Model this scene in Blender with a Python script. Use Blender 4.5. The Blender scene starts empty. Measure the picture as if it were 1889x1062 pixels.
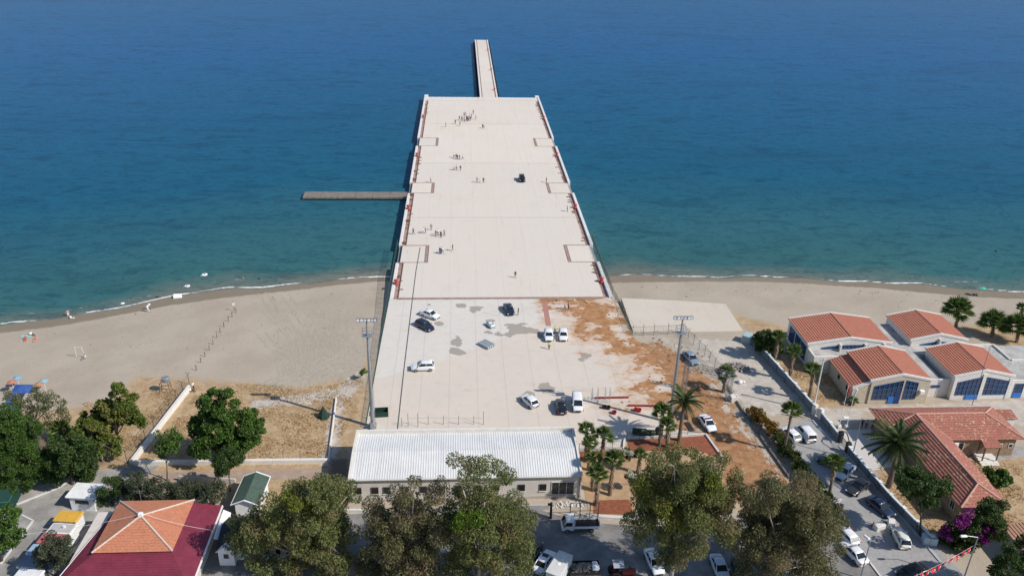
import bpy, bmesh, math, random
import numpy as np
from mathutils import Vector, Matrix

# ------------------------------------------------------------------ camera, sky, sun, exposure
R_ = math.radians
scn = bpy.context.scene
col = scn.collection
PW, PH, FPX, CAMH = 1889.0, 1062.0, 1530.0, 80.0        # photograph size, focal length in pixels, drone height
_p = Vector((850 - PW / 2, -209 - PH / 2, FPX))          # vanishing point of the pier's edges
_xn = 870 - PW / 2
_d = Vector((_xn, (FPX * FPX + _xn * 94.5) / 740.0, FPX))  # vanishing point of the vertical masts
_p.normalize(); _d.normalize()
_x = _d.cross(_p)
# world axes (X east of pier, Y out to sea, Z up) seen in camera axes (right, down, forward)
def cam2w(v):
    return Vector((_x.dot(v), _p.dot(v), -_d.dot(v)))
cam = bpy.data.cameras.new('camera')
cam.sensor_width = 36.0
cam.lens = 36.0 * FPX / PW
cam.clip_start = 0.5
cam.clip_end = 30000
camo = bpy.data.objects.new('camera', cam)
col.objects.link(camo)
_r = cam2w(Vector((1, 0, 0))); _u = cam2w(Vector((0, -1, 0))); _b = cam2w(Vector((0, 0, -1)))
camo.matrix_world = Matrix(((_r.x, _u.x, _b.x, 0), (_r.y, _u.y, _b.y, 0), (_r.z, _u.z, _b.z, CAMH), (0, 0, 0, 1)))
scn.camera = camo

SUN_EL, SUN_AZ = 41.0, 117.0      # elevation, azimuth clockwise from the pier axis
world = bpy.data.worlds.new('World')
scn.world = world
world.use_nodes = True
wn = world.node_tree
wn.nodes.clear()
sky = wn.nodes.new('ShaderNodeTexSky')
sky.sky_type = 'NISHITA'
sky.sun_disc = False
sky.sun_elevation = R_(SUN_EL)
sky.sun_rotation = R_(SUN_AZ)
sky.air_density = 1.0
sky.dust_density = 0.25
sky.ozone_density = 2.5
sky.altitude = 50
bg = wn.nodes.new('ShaderNodeBackground')
bg.inputs['Strength'].default_value = 0.11
wo = wn.nodes.new('ShaderNodeOutputWorld')
wn.links.new(sky.outputs[0], bg.inputs[0])
wn.links.new(bg.outputs[0], wo.inputs[0])
sun = bpy.data.lights.new('sun', 'SUN')
sun.energy = 4.2
sun.angle = R_(0.53)
sun.color = (1.0, 0.945, 0.865)
suno = bpy.data.objects.new('sun', sun)
col.objects.link(suno)
_sd = Vector((math.sin(R_(SUN_AZ)) * math.cos(R_(SUN_EL)), math.cos(R_(SUN_AZ)) * math.cos(R_(SUN_EL)), math.sin(R_(SUN_EL))))
suno.rotation_euler = (-_sd).to_track_quat('-Z', 'Y').to_euler()
suno.location = (200, -100, 150)
scn.view_settings.view_transform = 'Standard'
scn.view_settings.look = 'None'
scn.view_settings.exposure = 0.2
scn.view_settings.gamma = 1.0
scn.view_settings.use_curve_mapping = False

# ------------------------------------------------------------------ helpers
rnd = random.Random(7)
WATER_Z = -2.2

def P(px, py, z=0.0):
    """photo pixel -> point on the horizontal plane at height z"""
    v = cam2w(Vector((px - PW / 2, py - PH / 2, FPX)))
    t = (z - CAMH) / v.z
    return Vector((v.x * t, v.y * t, z))

def tag(o, label=None, cat=None, group=None, kind=None):
    if label: o['label'] = label
    if cat: o['category'] = cat
    if group: o['group'] = group
    if kind: o['kind'] = kind
    return o

def thing(name, label, cat, loc=(0, 0, 0), rz=0.0, group=None):
    o = bpy.data.objects.new(name, None)
    o.empty_display_size = 0.3
    col.objects.link(o)
    o.location = loc
    o.rotation_euler = (0, 0, rz)
    return tag(o, label, cat, group)

def link(name, me, parent=None, loc=None, rz=None):
    o = bpy.data.objects.new(name, me)
    col.objects.link(o)
    if parent: o.parent = parent
    if loc is not None: o.location = loc
    if rz is not None: o.rotation_euler = (0, 0, rz)
    return o

def copy_tree(o, parent=None):
    c = o.copy()
    col.objects.link(c)
    c.parent = parent
    for ch in list(o.children):
        copy_tree(ch, c)
    return c

class MB:
    """collects vertices and faces; build() links them as one mesh object"""
    def __init__(s):
        s.v = []; s.f = []; s.m = []
    def add(s, vs, fs, m=0):
        n = len(s.v)
        s.v += [tuple(q) for q in vs]
        s.f += [tuple(i + n for i in f) for f in fs]
        s.m += [m] * len(fs)
        return s
    def box(s, x0, x1, y0, y1, z0, z1, m=0):
        return s.add([(x0, y0, z0), (x1, y0, z0), (x1, y1, z0), (x0, y1, z0), (x0, y0, z1), (x1, y0, z1), (x1, y1, z1), (x0, y1, z1)],
                     [(3, 2, 1, 0), (4, 5, 6, 7), (0, 1, 5, 4), (1, 2, 6, 5), (2, 3, 7, 6), (3, 0, 4, 7)], m)
    def cbox(s, c, sx, sy, sz, m=0):
        return s.box(c[0] - sx / 2, c[0] + sx / 2, c[1] - sy / 2, c[1] + sy / 2, c[2] - sz / 2, c[2] + sz / 2, m)
    def bev(s, x0, x1, y0, y1, z0, z1, b=0.05, m=0):
        """box with bevelled vertical and top edges"""
        def ring(i, z): return [(x0 + i + b, y0 + i, z), (x1 - i - b, y0 + i, z), (x1 - i, y0 + i + b, z), (x1 - i, y1 - i - b, z), (x1 - i - b, y1 - i, z), (x0 + i + b, y1 - i, z), (x0 + i, y1 - i - b, z), (x0 + i, y0 + i + b, z)]
        vs = ring(0, z0) + ring(0, z1 - b) + ring(b, z1)
        fs = [tuple(range(7, -1, -1)), tuple(range(16, 24))]
        for k in (0, 8):
            for i in range(8): fs.append((k + i, k + (i + 1) % 8, k + 8 + (i + 1) % 8, k + 8 + i))
        return s.add(vs, fs, m)
    def prism(s, poly, z0, z1, m=0):
        n = len(poly)
        a = sum(poly[i][0] * poly[(i + 1) % n][1] - poly[(i + 1) % n][0] * poly[i][1] for i in range(n))
        if a < 0: poly = poly[::-1]
        vs = [(q[0], q[1], z0) for q in poly] + [(q[0], q[1], z1) for q in poly]
        fs = [tuple(range(n - 1, -1, -1)), tuple(range(n, 2 * n))]
        for i in range(n): fs.append((i, (i + 1) % n, n + (i + 1) % n, n + i))
        return s.add(vs, fs, m)
    def bar(s, a, b, r0, r1=None, n=6, m=0, cap=True):
        a = Vector(a); b = Vector(b)
        if r1 is None: r1 = r0
        d = (b - a)
        if d.length < 1e-6: return s
        d.normalize()
        u = d.cross(Vector((0, 0, 1)))
        if u.length < 1e-3: u = Vector((1, 0, 0))
        u.normalize(); w = d.cross(u)
        vs = []
        for c, r in ((a, r0), (b, r1)):
            for i in range(n):
                t = 2 * math.pi * (i + .5) / n
                vs.append(c + u * math.cos(t) * r + w * math.sin(t) * r)
        fs = [(i, (i + 1) % n, n + (i + 1) % n, n + i) for i in range(n)]
        if cap: fs += [tuple(range(n - 1, -1, -1)), tuple(range(n, 2 * n))]
        return s.add(vs, fs, m)
    def tube(s, pts, rs, n=6, m=0):
        pts = [Vector(q) for q in pts]
        k = len(pts); vs = []; fs = []
        for j, c in enumerate(pts):
            d = (pts[min(j + 1, k - 1)] - pts[max(j - 1, 0)]).normalized()
            u = d.cross(Vector((.13, .21, 1)))
            if u.length < 1e-3: u = Vector((1, 0, 0))
            u.normalize(); w = d.cross(u)
            for i in range(n):
                t = 2 * math.pi * i / n
                vs.append(c + (u * math.cos(t) + w * math.sin(t)) * rs[j])
        for j in range(k - 1):
            for i in range(n):
                fs.append((j * n + i, j * n + (i + 1) % n, (j + 1) * n + (i + 1) % n, (j + 1) * n + i))
        fs += [tuple(range(n - 1, -1, -1)), tuple((k - 1) * n + i for i in range(n))]
        return s.add(vs, fs, m)
    def lathe(s, prof, c=(0, 0, 0), n=12, m=0):
        vs = []; fs = []
        for r, z in prof:
            for i in range(n):
                t = 2 * math.pi * i / n
                vs.append((c[0] + r * math.cos(t), c[1] + r * math.sin(t), c[2] + z))
        for j in range(len(prof) - 1):
            for i in range(n):
                fs.append((j * n + i, j * n + (i + 1) % n, (j + 1) * n + (i + 1) % n, (j + 1) * n + i))
        fs += [tuple(range(n - 1, -1, -1)), tuple((len(prof) - 1) * n + i for i in range(n))]
        return s.add(vs, fs, m)
    def quad(s, a, b, c, d, m=0):
        return s.add([a, b, c, d], [(0, 1, 2, 3)], m)
    def mesh(s, name, mats, smooth=False):
        me = bpy.data.meshes.new(name)
        me.from_pydata(s.v, [], s.f)
        for q in (mats if isinstance(mats, (list, tuple)) else [mats]): me.materials.append(q)
        if any(s.m): me.polygons.foreach_set('material_index', s.m)
        if smooth: me.polygons.foreach_set('use_smooth', [True] * len(s.f))
        me.update()
        return me
    def build(s, name, mats, parent=None, loc=None, rz=None, smooth=False):
        return link(name, s.mesh(name, mats, smooth), parent, loc, rz)

# ------------------------------------------------------------------ materials
class NT:
    def __init__(s, name):
        s.mat = bpy.data.materials.new(name)
        s.mat.use_nodes = True
        s.t = s.mat.node_tree
        s.b = s.t.nodes['Principled BSDF']
    def n(s, kind, **kw):
        q = s.t.nodes.new('ShaderNode' + kind)
        for k, v in kw.items(): setattr(q, k, v)
        return q
    def l(s, a, b): s.t.links.new(a, b)
    def noise(s, vec, scale, detail=5, rough=.6, dist=0):
        q = s.n('TexNoise')
        q.inputs['Scale'].default_value = scale
        q.inputs['Detail'].default_value = detail
        q.inputs['Roughness'].default_value = rough
        q.inputs['Distortion'].default_value = dist
        if vec is not None: s.l(vec, q.inputs['Vector'])
        return q.outputs['Fac']
    def ramp(s, fac, a, b, smooth=True):
        q = s.n('MapRange')
        if smooth: q.interpolation_type = 'SMOOTHSTEP'
        s.val(q.inputs['From Min'], a); s.val(q.inputs['From Max'], b)
        s.l(fac, q.inputs['Value'])
        return q.outputs['Result']
    def val(s, inp, v):
        if hasattr(v, 'is_output'): s.l(v, inp)
        else: inp.default_value = v
    def math(s, op, a, b=0.0):
        q = s.n('Math', operation=op)
        s.val(q.inputs[0], a); s.val(q.inputs[1], b)
        return q.outputs[0]
    def mix(s, fac, a, b, blend='MIX'):
        q = s.n('Mix', data_type='RGBA', blend_type=blend)
        s.val(q.inputs[0], fac)
        for i, c in ((6, a), (7, b)):
            if hasattr(c, 'is_output'): s.l(c, q.inputs[i])
            else: q.inputs[i].default_value = (c[0], c[1], c[2], 1)
        return q.outputs[2]
    def pos(s): return s.n('NewGeometry').outputs['Position']
    def obj(s): return s.n('TexCoord').outputs['Object']
    def scl(s, vec, x, y, z, rot=0):
        q = s.n('Mapping')
        q.inputs['Scale'].default_value = (x, y, z)
        q.inputs['Rotation'].default_value = (0, 0, rot)
        s.l(vec, q.inputs['Vector'])
        return q.outputs[0]
    def attr(s, name):
        q = s.n('Attribute', attribute_name=name)
        sp = s.n('SeparateColor')
        s.l(q.outputs['Color'], sp.inputs[0])
        return sp.outputs
    def bump(s, h, strength=.3, dist=.05, nrm=None):
        q = s.n('Bump')
        q.inputs['Strength'].default_value = strength
        q.inputs['Distance'].default_value = dist
        s.l(h, q.inputs['Height'])
        if nrm is not None: s.l(nrm, q.inputs['Normal'])
        return q.outputs[0]
    def done(s, c, rough=.8, nrm=None, spec=.3, metal=0.0):
        s.val(s.b.inputs['Base Color'], c if hasattr(c, 'is_output') else (c[0], c[1], c[2], 1))
        s.val(s.b.inputs['Roughness'], rough)
        s.b.inputs['Specular IOR Level'].default_value = spec
        s.b.inputs['Metallic'].default_value = metal
        if nrm is not None: s.l(nrm, s.b.inputs['Normal'])
        return s.mat

def shade(c, k): return tuple(min(1.0, q * k) for q in c)

_mc = {}
def mat(name, c, rough=.75, var=.18, scale=1.5, bump=0.0, metal=0.0, spec=.3, fine=None, world=False):
    """plain procedural surface: two noises vary the colour; optional fine relief"""
    if name in _mc: return _mc[name]
    m = NT(name)
    v = m.pos() if world else m.obj()
    n1 = m.noise(v, scale, 6, .65)
    n2 = m.noise(v, scale * 9, 3, .6)
    f = m.math('ADD', m.math('MULTIPLY', n1, .65), m.math('MULTIPLY', n2, .35))
    cc = m.mix(m.ramp(f, .3, .7), shade(c, 1 - var), shade(c, 1 + var))
    nr = m.bump(m.noise(v, fine or scale * 14, 3), bump, .03) if bump else None
    _mc[name] = m.done(cc, rough, nr, spec, metal)
    return _mc[name]

def car_paint(name, c):
    if name in _mc: return _mc[name]
    m = NT(name)
    n1 = m.noise(m.obj(), 3, 4)
    cc = m.mix(m.ramp(n1, .4, .75), c, shade(c, .93))
    m.done(cc, .28, None, .5)
    m.b.inputs['Coat Weight'].default_value = .5
    m.b.inputs['Coat Roughness'].default_value = .08
    _mc[name] = m.mat
    return m.mat

def glass(name='dark_glass', c=(.015, .02, .025)):
    if name in _mc: return _mc[name]
    m = NT(name)
    n1 = m.noise(m.obj(), 2, 3)
    _mc[name] = m.done(m.mix(n1, shade(c, .7), shade(c, 1.4)), .07, None, .6)
    return _mc[name]

def leafy(name, c1, c2, c3=None, trans=.35, scale=.5):
    """foliage: colour varies leaf by leaf and clump by clump; light passes through"""
    if name in _mc: return _mc[name]
    m = NT(name)
    g = m.n('NewGeometry')
    r = g.outputs['Random Per Island']
    n1 = m.noise(g.outputs['Position'], scale, 3, .6)
    cc = m.mix(m.ramp(m.math('ADD', m.math('MULTIPLY', r, .55), m.math('MULTIPLY', n1, .6)), .25, .95), c1, c2)
    if c3 is not None:
        n3 = m.noise(g.outputs['Position'], scale * .55, 2, .5)
        cc = m.mix(m.ramp(n3, .52, .68), cc, c3)
    m.done(cc, .55, None, .25)
    tr = m.n('BsdfTranslucent')
    m.l(cc, tr.inputs['Color'])
    mx = m.n('MixShader')
    mx.inputs[0].default_value = trans
    m.l(m.b.outputs[0], mx.inputs[1]); m.l(tr.outputs[0], mx.inputs[2])
    m.l(mx.outputs[0], m.t.nodes['Material Output'].inputs['Surface'])
    _mc[name] = m.mat
    return m.mat

def sheet(name, pts, z, material, parent=None, thick=.05, px=True):
    """flat paving from photo pixels (or metres), a thin slab with its top at z"""
    poly = [P(a, b, z) if px else Vector((a, b, z)) for a, b in pts]
    b = MB(); b.prism([(q.x, q.y) for q in poly], z - thick, z)
    return b.build(name, material, parent)

def inpoly(x, y, poly):
    """vectorised point in polygon"""
    r = np.zeros(x.shape, bool)
    n = len(poly)
    for i in range(n):
        x0, y0 = poly[i]; x1, y1 = poly[(i + 1) % n]
        c = ((y0 > y) != (y1 > y))
        r ^= c & (x < (x1 - x0) * (y - y0) / ((y1 - y0) if y1 != y0 else 1e-9) + x0)
    return r

def distpoly(x, y, pts, closed=True):
    """vectorised distance to a polyline"""
    d = np.full(x.shape, 1e9)
    n = len(pts)
    for i in range(n if closed else n - 1):
        x0, y0 = pts[i]; x1, y1 = pts[(i + 1) % n]
        dx, dy = x1 - x0, y1 - y0
        t = np.clip(((x - x0) * dx + (y - y0) * dy) / (dx * dx + dy * dy + 1e-9), 0, 1)
        d = np.minimum(d, np.hypot(x - x0 - t * dx, y - y0 - t * dy))
    return d

def region(x, y, pxs, soft=3.0, z=0.0):
    """1 inside a pixel polygon laid on the ground, falling to 0 over soft metres"""
    poly = [(q.x, q.y) for q in (P(a, b, z) for a, b in pxs)]
    ins = inpoly(x, y, poly)
    d = distpoly(x, y, poly)
    s = np.where(ins, d, -d)
    return np.clip(s / soft * .5 + .5, 0, 1)

def stroke(x, y, pxs, w, soft=1.5, z=0.0):
    pts = [(q.x, q.y) for q in (P(a, b, z) for a, b in pxs)]
    d = distpoly(x, y, pts, False)
    return np.clip((w - d) / soft * .5 + .5, 0, 1)

def grid_mesh(name, xs, ys, zf, material, attrs=None):
    X, Y = np.meshgrid(xs, ys)
    Z = zf(X, Y)
    nx, ny = len(xs), len(ys)
    co = np.stack([X, Y, Z], -1).reshape(-1, 3)
    idx = np.arange(nx * ny).reshape(ny, nx)
    fs = np.stack([idx[:-1, :-1], idx[:-1, 1:], idx[1:, 1:], idx[1:, :-1]], -1).reshape(-1, 4)
    me = bpy.data.meshes.new(name)
    me.vertices.add(len(co)); me.vertices.foreach_set('co', co.astype(np.float32).ravel())
    me.loops.add(fs.size); me.loops.foreach_set('vertex_index', fs.astype(np.int32).ravel())
    me.polygons.add(len(fs))
    me.polygons.foreach_set('loop_start', np.arange(0, fs.size, 4, dtype=np.int32))
    me.polygons.foreach_set('use_smooth', np.ones(len(fs), bool))
    me.update(calc_edges=True)
    for k, fn in (attrs or {}).items():
        a = me.attributes.new(k, 'FLOAT_COLOR', 'POINT')
        w = np.ones((nx * ny, 4), np.float32)
        for i, q in enumerate(fn(X, Y)): w[:, i] = q.ravel()
        a.data.foreach_set('color', w.ravel())
    me.materials.append(material)
    return link(name, me)

# ------------------------------------------------------------------ terrain: beach, field, ground
SHORE_PX = [(-700, 690), (-300, 640), (0, 602), (120, 584), (235, 562), (330, 545), (430, 533), (560, 523), (700, 510),
            (1140, 508), (1300, 510), (1450, 513), (1600, 518), (1750, 530), (1889, 539), (2300, 560), (2900, 600)]
_sh = sorted([(q.x, q.y) for q in (P(a, b, WATER_Z) for a, b in SHORE_PX)])
SHX = np.array([q[0] for q in _sh]); SHY = np.array([q[1] for q in _sh])

def terr(X, Y):
    X = np.asarray(X, float); Y = np.asarray(Y, float)
    ys = np.interp(X, SHX, SHY) + .5 * np.sin(X * .19) + .3 * np.sin(X * .47 + 1)
    d = ys - Y                                   # metres inland of the waterline
    slope = np.where(X < 0, .052, .075)
    land = WATER_Z + slope * d
    top = -0.03
    k = .35
    land = np.where(d > 0, -np.log(np.exp(-np.clip(land, -30, 30) / k) + np.exp(-top / k)) * k, land)
    lump = .06 * np.sin(X * .23 + 1.7 * np.sin(Y * .17)) * np.sin(Y * .31 + 1.3 * np.sin(X * .13)) + .02 * np.sin(X * .71 + 2 * np.sin(Y * .53))
    land = land + np.where((d > 3) & (d < 38), lump * np.clip((d - 3) / 8, 0, 1) * np.clip((38 - d) / 6, 0, 1), 0)
    return np.maximum(np.minimum(land, np.where(d > 30, -0.03, 9)), -9.0)

def T(px, py, up=0.0):
    """photo pixel -> point on the terrain"""
    z = 0.0
    for _ in range(12):
        q = P(px, py, z)
        z = float(terr(q.x, q.y))
    q = P(px, py, z); q.z = z + up
    return q

def terrain_material():
    m = NT('beach_sand_and_dry_earth')
    p = m.pos()
    w1 = m.attr('w1'); w2 = m.attr('w2')
    n_big = m.noise(p, .09, 4); n_mid = m.noise(p, .6, 6, .65); n_fine = m.noise(p, 7, 4, .7); n_speck = m.noise(p, 2.6, 2, .5)
    sand = m.mix(m.ramp(n_big, .3, .7), (.40, .335, .26), (.47, .40, .32))
    sand = m.mix(m.ramp(n_fine, .3, .75), sand, m.mix(.5, sand, (.29, .245, .19)))
    sand = m.mix(m.ramp(n_speck, .69, .74), sand, (.19, .15, .11))
    trk = m.math('MULTIPLY', m.ramp(m.noise(p, 1.6, 5, .75), .5, .68), w2[0])
    sand = m.mix(m.math('MULTIPLY', trk, .15), sand, (.25, .21, .165))
    # dry grass and bare earth
    dry = m.mix(m.ramp(n_mid, .35, .65), (.34, .225, .125), (.46, .335, .205))
    dry = m.mix(m.ramp(m.noise(p, 3.2, 5, .7), .5, .75), dry, (.52, .41, .28))
    dry = m.mix(m.ramp(m.noise(p, .35, 3), .60, .74), dry, (.24, .155, .08))
    c = m.mix(m.ramp(m.math('ADD', w1[0], m.math('MULTIPLY', m.math('SUBTRACT', n_mid, .5), .9)), .38, .62), sand, dry)
    # pale gravel and broken concrete
    pale = m.mix(m.ramp(n_mid, .3, .7), (.42, .37, .31), (.53, .48, .42))
    pale = m.mix(m.ramp(m.noise(p, 1.1, 6, .75), .55, .7), pale, (.33, .26, .19))
    c = m.mix(m.ramp(m.math('ADD', w2[1], m.math('MULTIPLY', m.math('SUBTRACT', n_mid, .5), .8)), .4, .6), c, pale)
    # red-brown mud
    mud = m.mix(m.ramp(n_mid, .35, .65), (.29, .14, .065), (.40, .23, .12))
    mud = m.mix(m.ramp(m.noise(p, 2.2, 5, .7), .55, .75), mud, (.19, .095, .05))
    n_mud = m.noise(m.scl(p, .8, .45, 1, .45), .55, 6, .7)
    c = m.mix(m.ramp(m.math('ADD', w1[1], m.math('MULTIPLY', m.math('SUBTRACT', n_mud, .5), 1.7)), .45, .58), c, mud)
    # darker brown ground where the dark mask is set
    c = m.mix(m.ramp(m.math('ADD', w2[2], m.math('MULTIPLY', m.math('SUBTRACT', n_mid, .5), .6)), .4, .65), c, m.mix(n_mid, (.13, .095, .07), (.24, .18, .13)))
    # wet sand along the waterline
    c = m.mix(m.ramp(m.math('ADD', w1[2], m.math('MULTIPLY', m.math('SUBTRACT', n_mid, .5), .35)), .42, .6), c, m.mix(n_mid, (.20, .165, .12), (.25, .205, .155)))
    h = m.math('ADD', m.math('MULTIPLY', n_fine, .4), m.math('ADD', n_mid, m.math('MULTIPLY', trk, -.15)))
    return m.done(c, .92, m.bump(h, .8, .09), .15)

def terr_w1(X, Y):
    ys = np.interp(X, SHX, SHY)
    d = ys - Y
    dry = region(X, Y, [(255, 690), (420, 700), (560, 712), (640, 690), (690, 655), (668, 800), (610, 930), (440, 930), (235, 880), (160, 860), (0, 900), (-200, 900), (-200, 770), (120, 752), (200, 735)], 4)
    dry = np.maximum(dry, region(X, Y, [(1340, 570), (1400, 580), (1460, 600), (1470, 650), (1380, 618)], 3) * .8)
    dry = np.maximum(dry, region(X, Y, [(1395, 632), (1470, 640), (1600, 720), (1580, 750), (1500, 752)], 2))
    dry = np.maximum(dry, region(X, Y, [(1590, 835), (1640, 900), (1730, 1000), (1900, 1000), (1990, 860), (1880, 830), (1700, 860)], 2))
    dry = np.maximum(dry, region(X, Y, [(1070, 828), (1240, 815), (1420, 870), (1420, 945), (1080, 940)], 2) * .75)
    dry = np.maximum(dry, region(X, Y, [(1740, 590), (1889, 590), (1990, 640), (1880, 660)], 4) * .8)
    dry = np.maximum(dry, region(X, Y, [(1320, 690), (1420, 735), (1480, 770), (1430, 790)], 3) * .62)
    dry = np.where(Y < 60, 1, dry)
    mud = region(X, Y, [(1150, 560), (1175, 615), (1250, 640), (1330, 705), (1370, 760), (1480, 900), (1500, 960), (1380, 960), (1310, 830), (1235, 790)], 5) * .78
    mud = np.maximum(mud, stroke(X, Y, [(1190, 640), (1235, 700), (1250, 760)], 3, 4) * .95)
    mud = np.maximum(mud, stroke(X, Y, [(1310, 800), (1345, 850), (1380, 900)], 3.0, 3) * .95)
    wet = np.clip(1 - (d - 1.0 - 1.2 * np.sin(X * .07)) / 5.5, 0, 1)
    return dry, mud, wet

def terr_w2(X, Y):
    trk = region(X, Y, [(500, 640), (640, 540), (700, 530), (680, 690), (560, 710), (470, 715)], 8)
    trk = np.maximum(trk, region(X, Y, [(0, 640), (400, 600), (500, 640), (400, 700), (0, 700)], 8) * .22)
    trk = np.maximum(trk, region(X, Y, [(1180, 530), (1889, 560), (1889, 600), (1180, 552)], 6) * .18)
    pale = region(X, Y, [(1255, 615), (1390, 628), (1500, 752), (1440, 770), (1370, 755), (1290, 660)], 3) * .8
    pale = np.maximum(pale, stroke(X, Y, [(1315, 705), (1365, 790), (1440, 880)], 2.0, 1.5) * .62)
    pale = np.maximum(pale, stroke(X, Y, [(480, 742), (560, 733), (640, 720), (660, 690)], 2.2, 2.5) * .8)
    pale = np.maximum(pale, stroke(X, Y, [(625, 735), (612, 800), (606, 850)], 1.6, 2) * .8)
    pale = np.maximum(pale, stroke(X, Y, [(1222, 618), (1250, 640)], 1.2, 3) * .7)
    pale = np.maximum(pale, region(X, Y, [(1470, 755), (1890, 735), (1990, 790), (1600, 760), (1560, 790), (1500, 770)], 2) * .9)
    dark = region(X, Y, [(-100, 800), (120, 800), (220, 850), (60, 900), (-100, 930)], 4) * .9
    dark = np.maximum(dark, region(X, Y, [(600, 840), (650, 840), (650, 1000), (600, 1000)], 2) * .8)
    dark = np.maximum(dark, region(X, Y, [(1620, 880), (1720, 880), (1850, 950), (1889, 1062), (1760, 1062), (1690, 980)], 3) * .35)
    return trk, pale, dark

def axis(lo, a, b, hi, fine, coarse):
    return np.concatenate([np.arange(lo, a, coarse), np.arange(a, b, fine), np.arange(b, hi + coarse, coarse)])

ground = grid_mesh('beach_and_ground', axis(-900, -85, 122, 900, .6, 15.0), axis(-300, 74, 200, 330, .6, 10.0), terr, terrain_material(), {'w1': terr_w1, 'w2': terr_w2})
tag(ground, 'grey sand beach running into dry earth behind the pier', None, None, 'structure')

# ------------------------------------------------------------------ sea
def sea_material():
    m = NT('sea_water')
    p = m.pos()
    w = m.attr('w1')                       # R: water depth 0 at the shore .. 1 deep; G: foam line
    n_mid = m.noise(m.scl(p, .35, 1, 1), .05, 4)
    f = m.math('ADD', w[0], m.math('MULTIPLY', m.math('SUBTRACT', n_mid, .5), .10))
    c = m.mix(m.ramp(f, .0, .05, False), (.17, .175, .14), (.040, .128, .132))
    c = m.mix(m.ramp(f, .05, .3, False), c, (.011, .096, .165))
    c = m.mix(m.ramp(f, .3, .95, False), c, (.011, .098, .24))
    foam_n = m.noise(m.scl(p, .5, 1.6, 1), 1.3, 6, .7)
    foam_g = m.noise(m.scl(p, .045, .2, 1), 1.0, 3, .6)
    fm = m.math('MULTIPLY', m.ramp(m.math('ADD', w[1], m.math('MULTIPLY', m.math('SUBTRACT', foam_n, .5), .8)), .52, .72), m.ramp(foam_g, .40, .52))
    c = m.mix(fm, c, (.82, .84, .83))
    h1 = m.noise(m.scl(p, .55, 1.0, 1, .14), .42, 4, .6, .5)
    h2 = m.noise(m.scl(p, .6, 1.0, 1, -.15), 1.3, 4, .6, .4)
    h3 = m.noise(m.scl(p, .4, 1.0, 1, .2), .07, 3, .5)
    h = m.math('ADD', m.math('MULTIPLY', h1, 1.5), m.math('ADD', m.math('MULTIPLY', h2, .5), m.math('MULTIPLY', h3, 1.6)))
    # wave shading put into the colour: dark noise strokes over the water
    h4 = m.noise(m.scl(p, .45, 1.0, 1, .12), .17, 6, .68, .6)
    deep = m.mix(.62, c, (.003, .022, .055))  # dark tone of the painted wave shading
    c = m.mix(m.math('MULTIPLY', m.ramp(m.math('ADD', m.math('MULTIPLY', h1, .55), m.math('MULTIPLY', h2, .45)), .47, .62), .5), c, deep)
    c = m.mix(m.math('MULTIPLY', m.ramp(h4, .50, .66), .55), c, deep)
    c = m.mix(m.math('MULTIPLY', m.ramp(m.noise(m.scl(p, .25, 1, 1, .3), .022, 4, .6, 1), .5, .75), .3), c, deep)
    nr = m.bump(h, 1.0, .30)
    m.done(c, .7, m.bump(h, 1.0, .16), 0.0)
    gl = m.n('BsdfGlossy'); gl.inputs['Roughness'].default_value = .22
    m.l(nr, gl.inputs['Normal'])
    fr = m.n('Fresnel'); fr.inputs['IOR'].default_value = 1.22
    k = m.math('MULTIPLY', m.math('MULTIPLY', fr.outputs[0], m.math('SUBTRACT', 1.0, fm)), .42)
    mx = m.n('MixShader'); m.l(k, mx.inputs[0])
    m.l(m.b.outputs[0], mx.inputs[1]); m.l(gl.outputs[0], mx.inputs[2])
    m.l(mx.outputs[0], m.t.nodes['Material Output'].inputs['Surface'])
    return m.mat

def sea_w(X, Y):
    ys = np.interp(X, SHX, SHY) + .5 * np.sin(X * .19) + .3 * np.sin(X * .47 + 1)
    d = Y - ys
    depth = np.clip(d / 330.0, 0, 1) ** .85
    wob = .8 * np.sin(X * .11 + .5) + .4 * np.sin(X * .31)
    foam = np.clip(1 - np.abs(d - .7 - wob * .4) / .85, 0, 1) * .9
    foam = np.maximum(foam, np.clip(1 - np.abs(d - 4.2 - wob) / .7, 0, 1) * .62)
    return depth, foam, depth * 0

def water_z(X, Y): return np.full(X.shape, WATER_Z)
_ys = np.concatenate([np.arange(100, 140, 4.0), np.arange(140, 200, .6), np.arange(200, 760, 8.0), np.array([900, 1200, 1800, 3000, 6000, 12000, 20000])])
_xs = np.concatenate([np.array([-20000, -8000, -3000, -1500, -900]), np.arange(-700, -130, 20.0), np.arange(-130, 210, 1.0), np.arange(210, 800, 20.0), np.array([900, 1500, 3000, 8000, 20000])])
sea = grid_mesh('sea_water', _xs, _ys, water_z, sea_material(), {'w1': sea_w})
tag(sea, 'blue-green sea around the pier, small waves and a foam line on the beach', None, None, 'structure')

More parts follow.
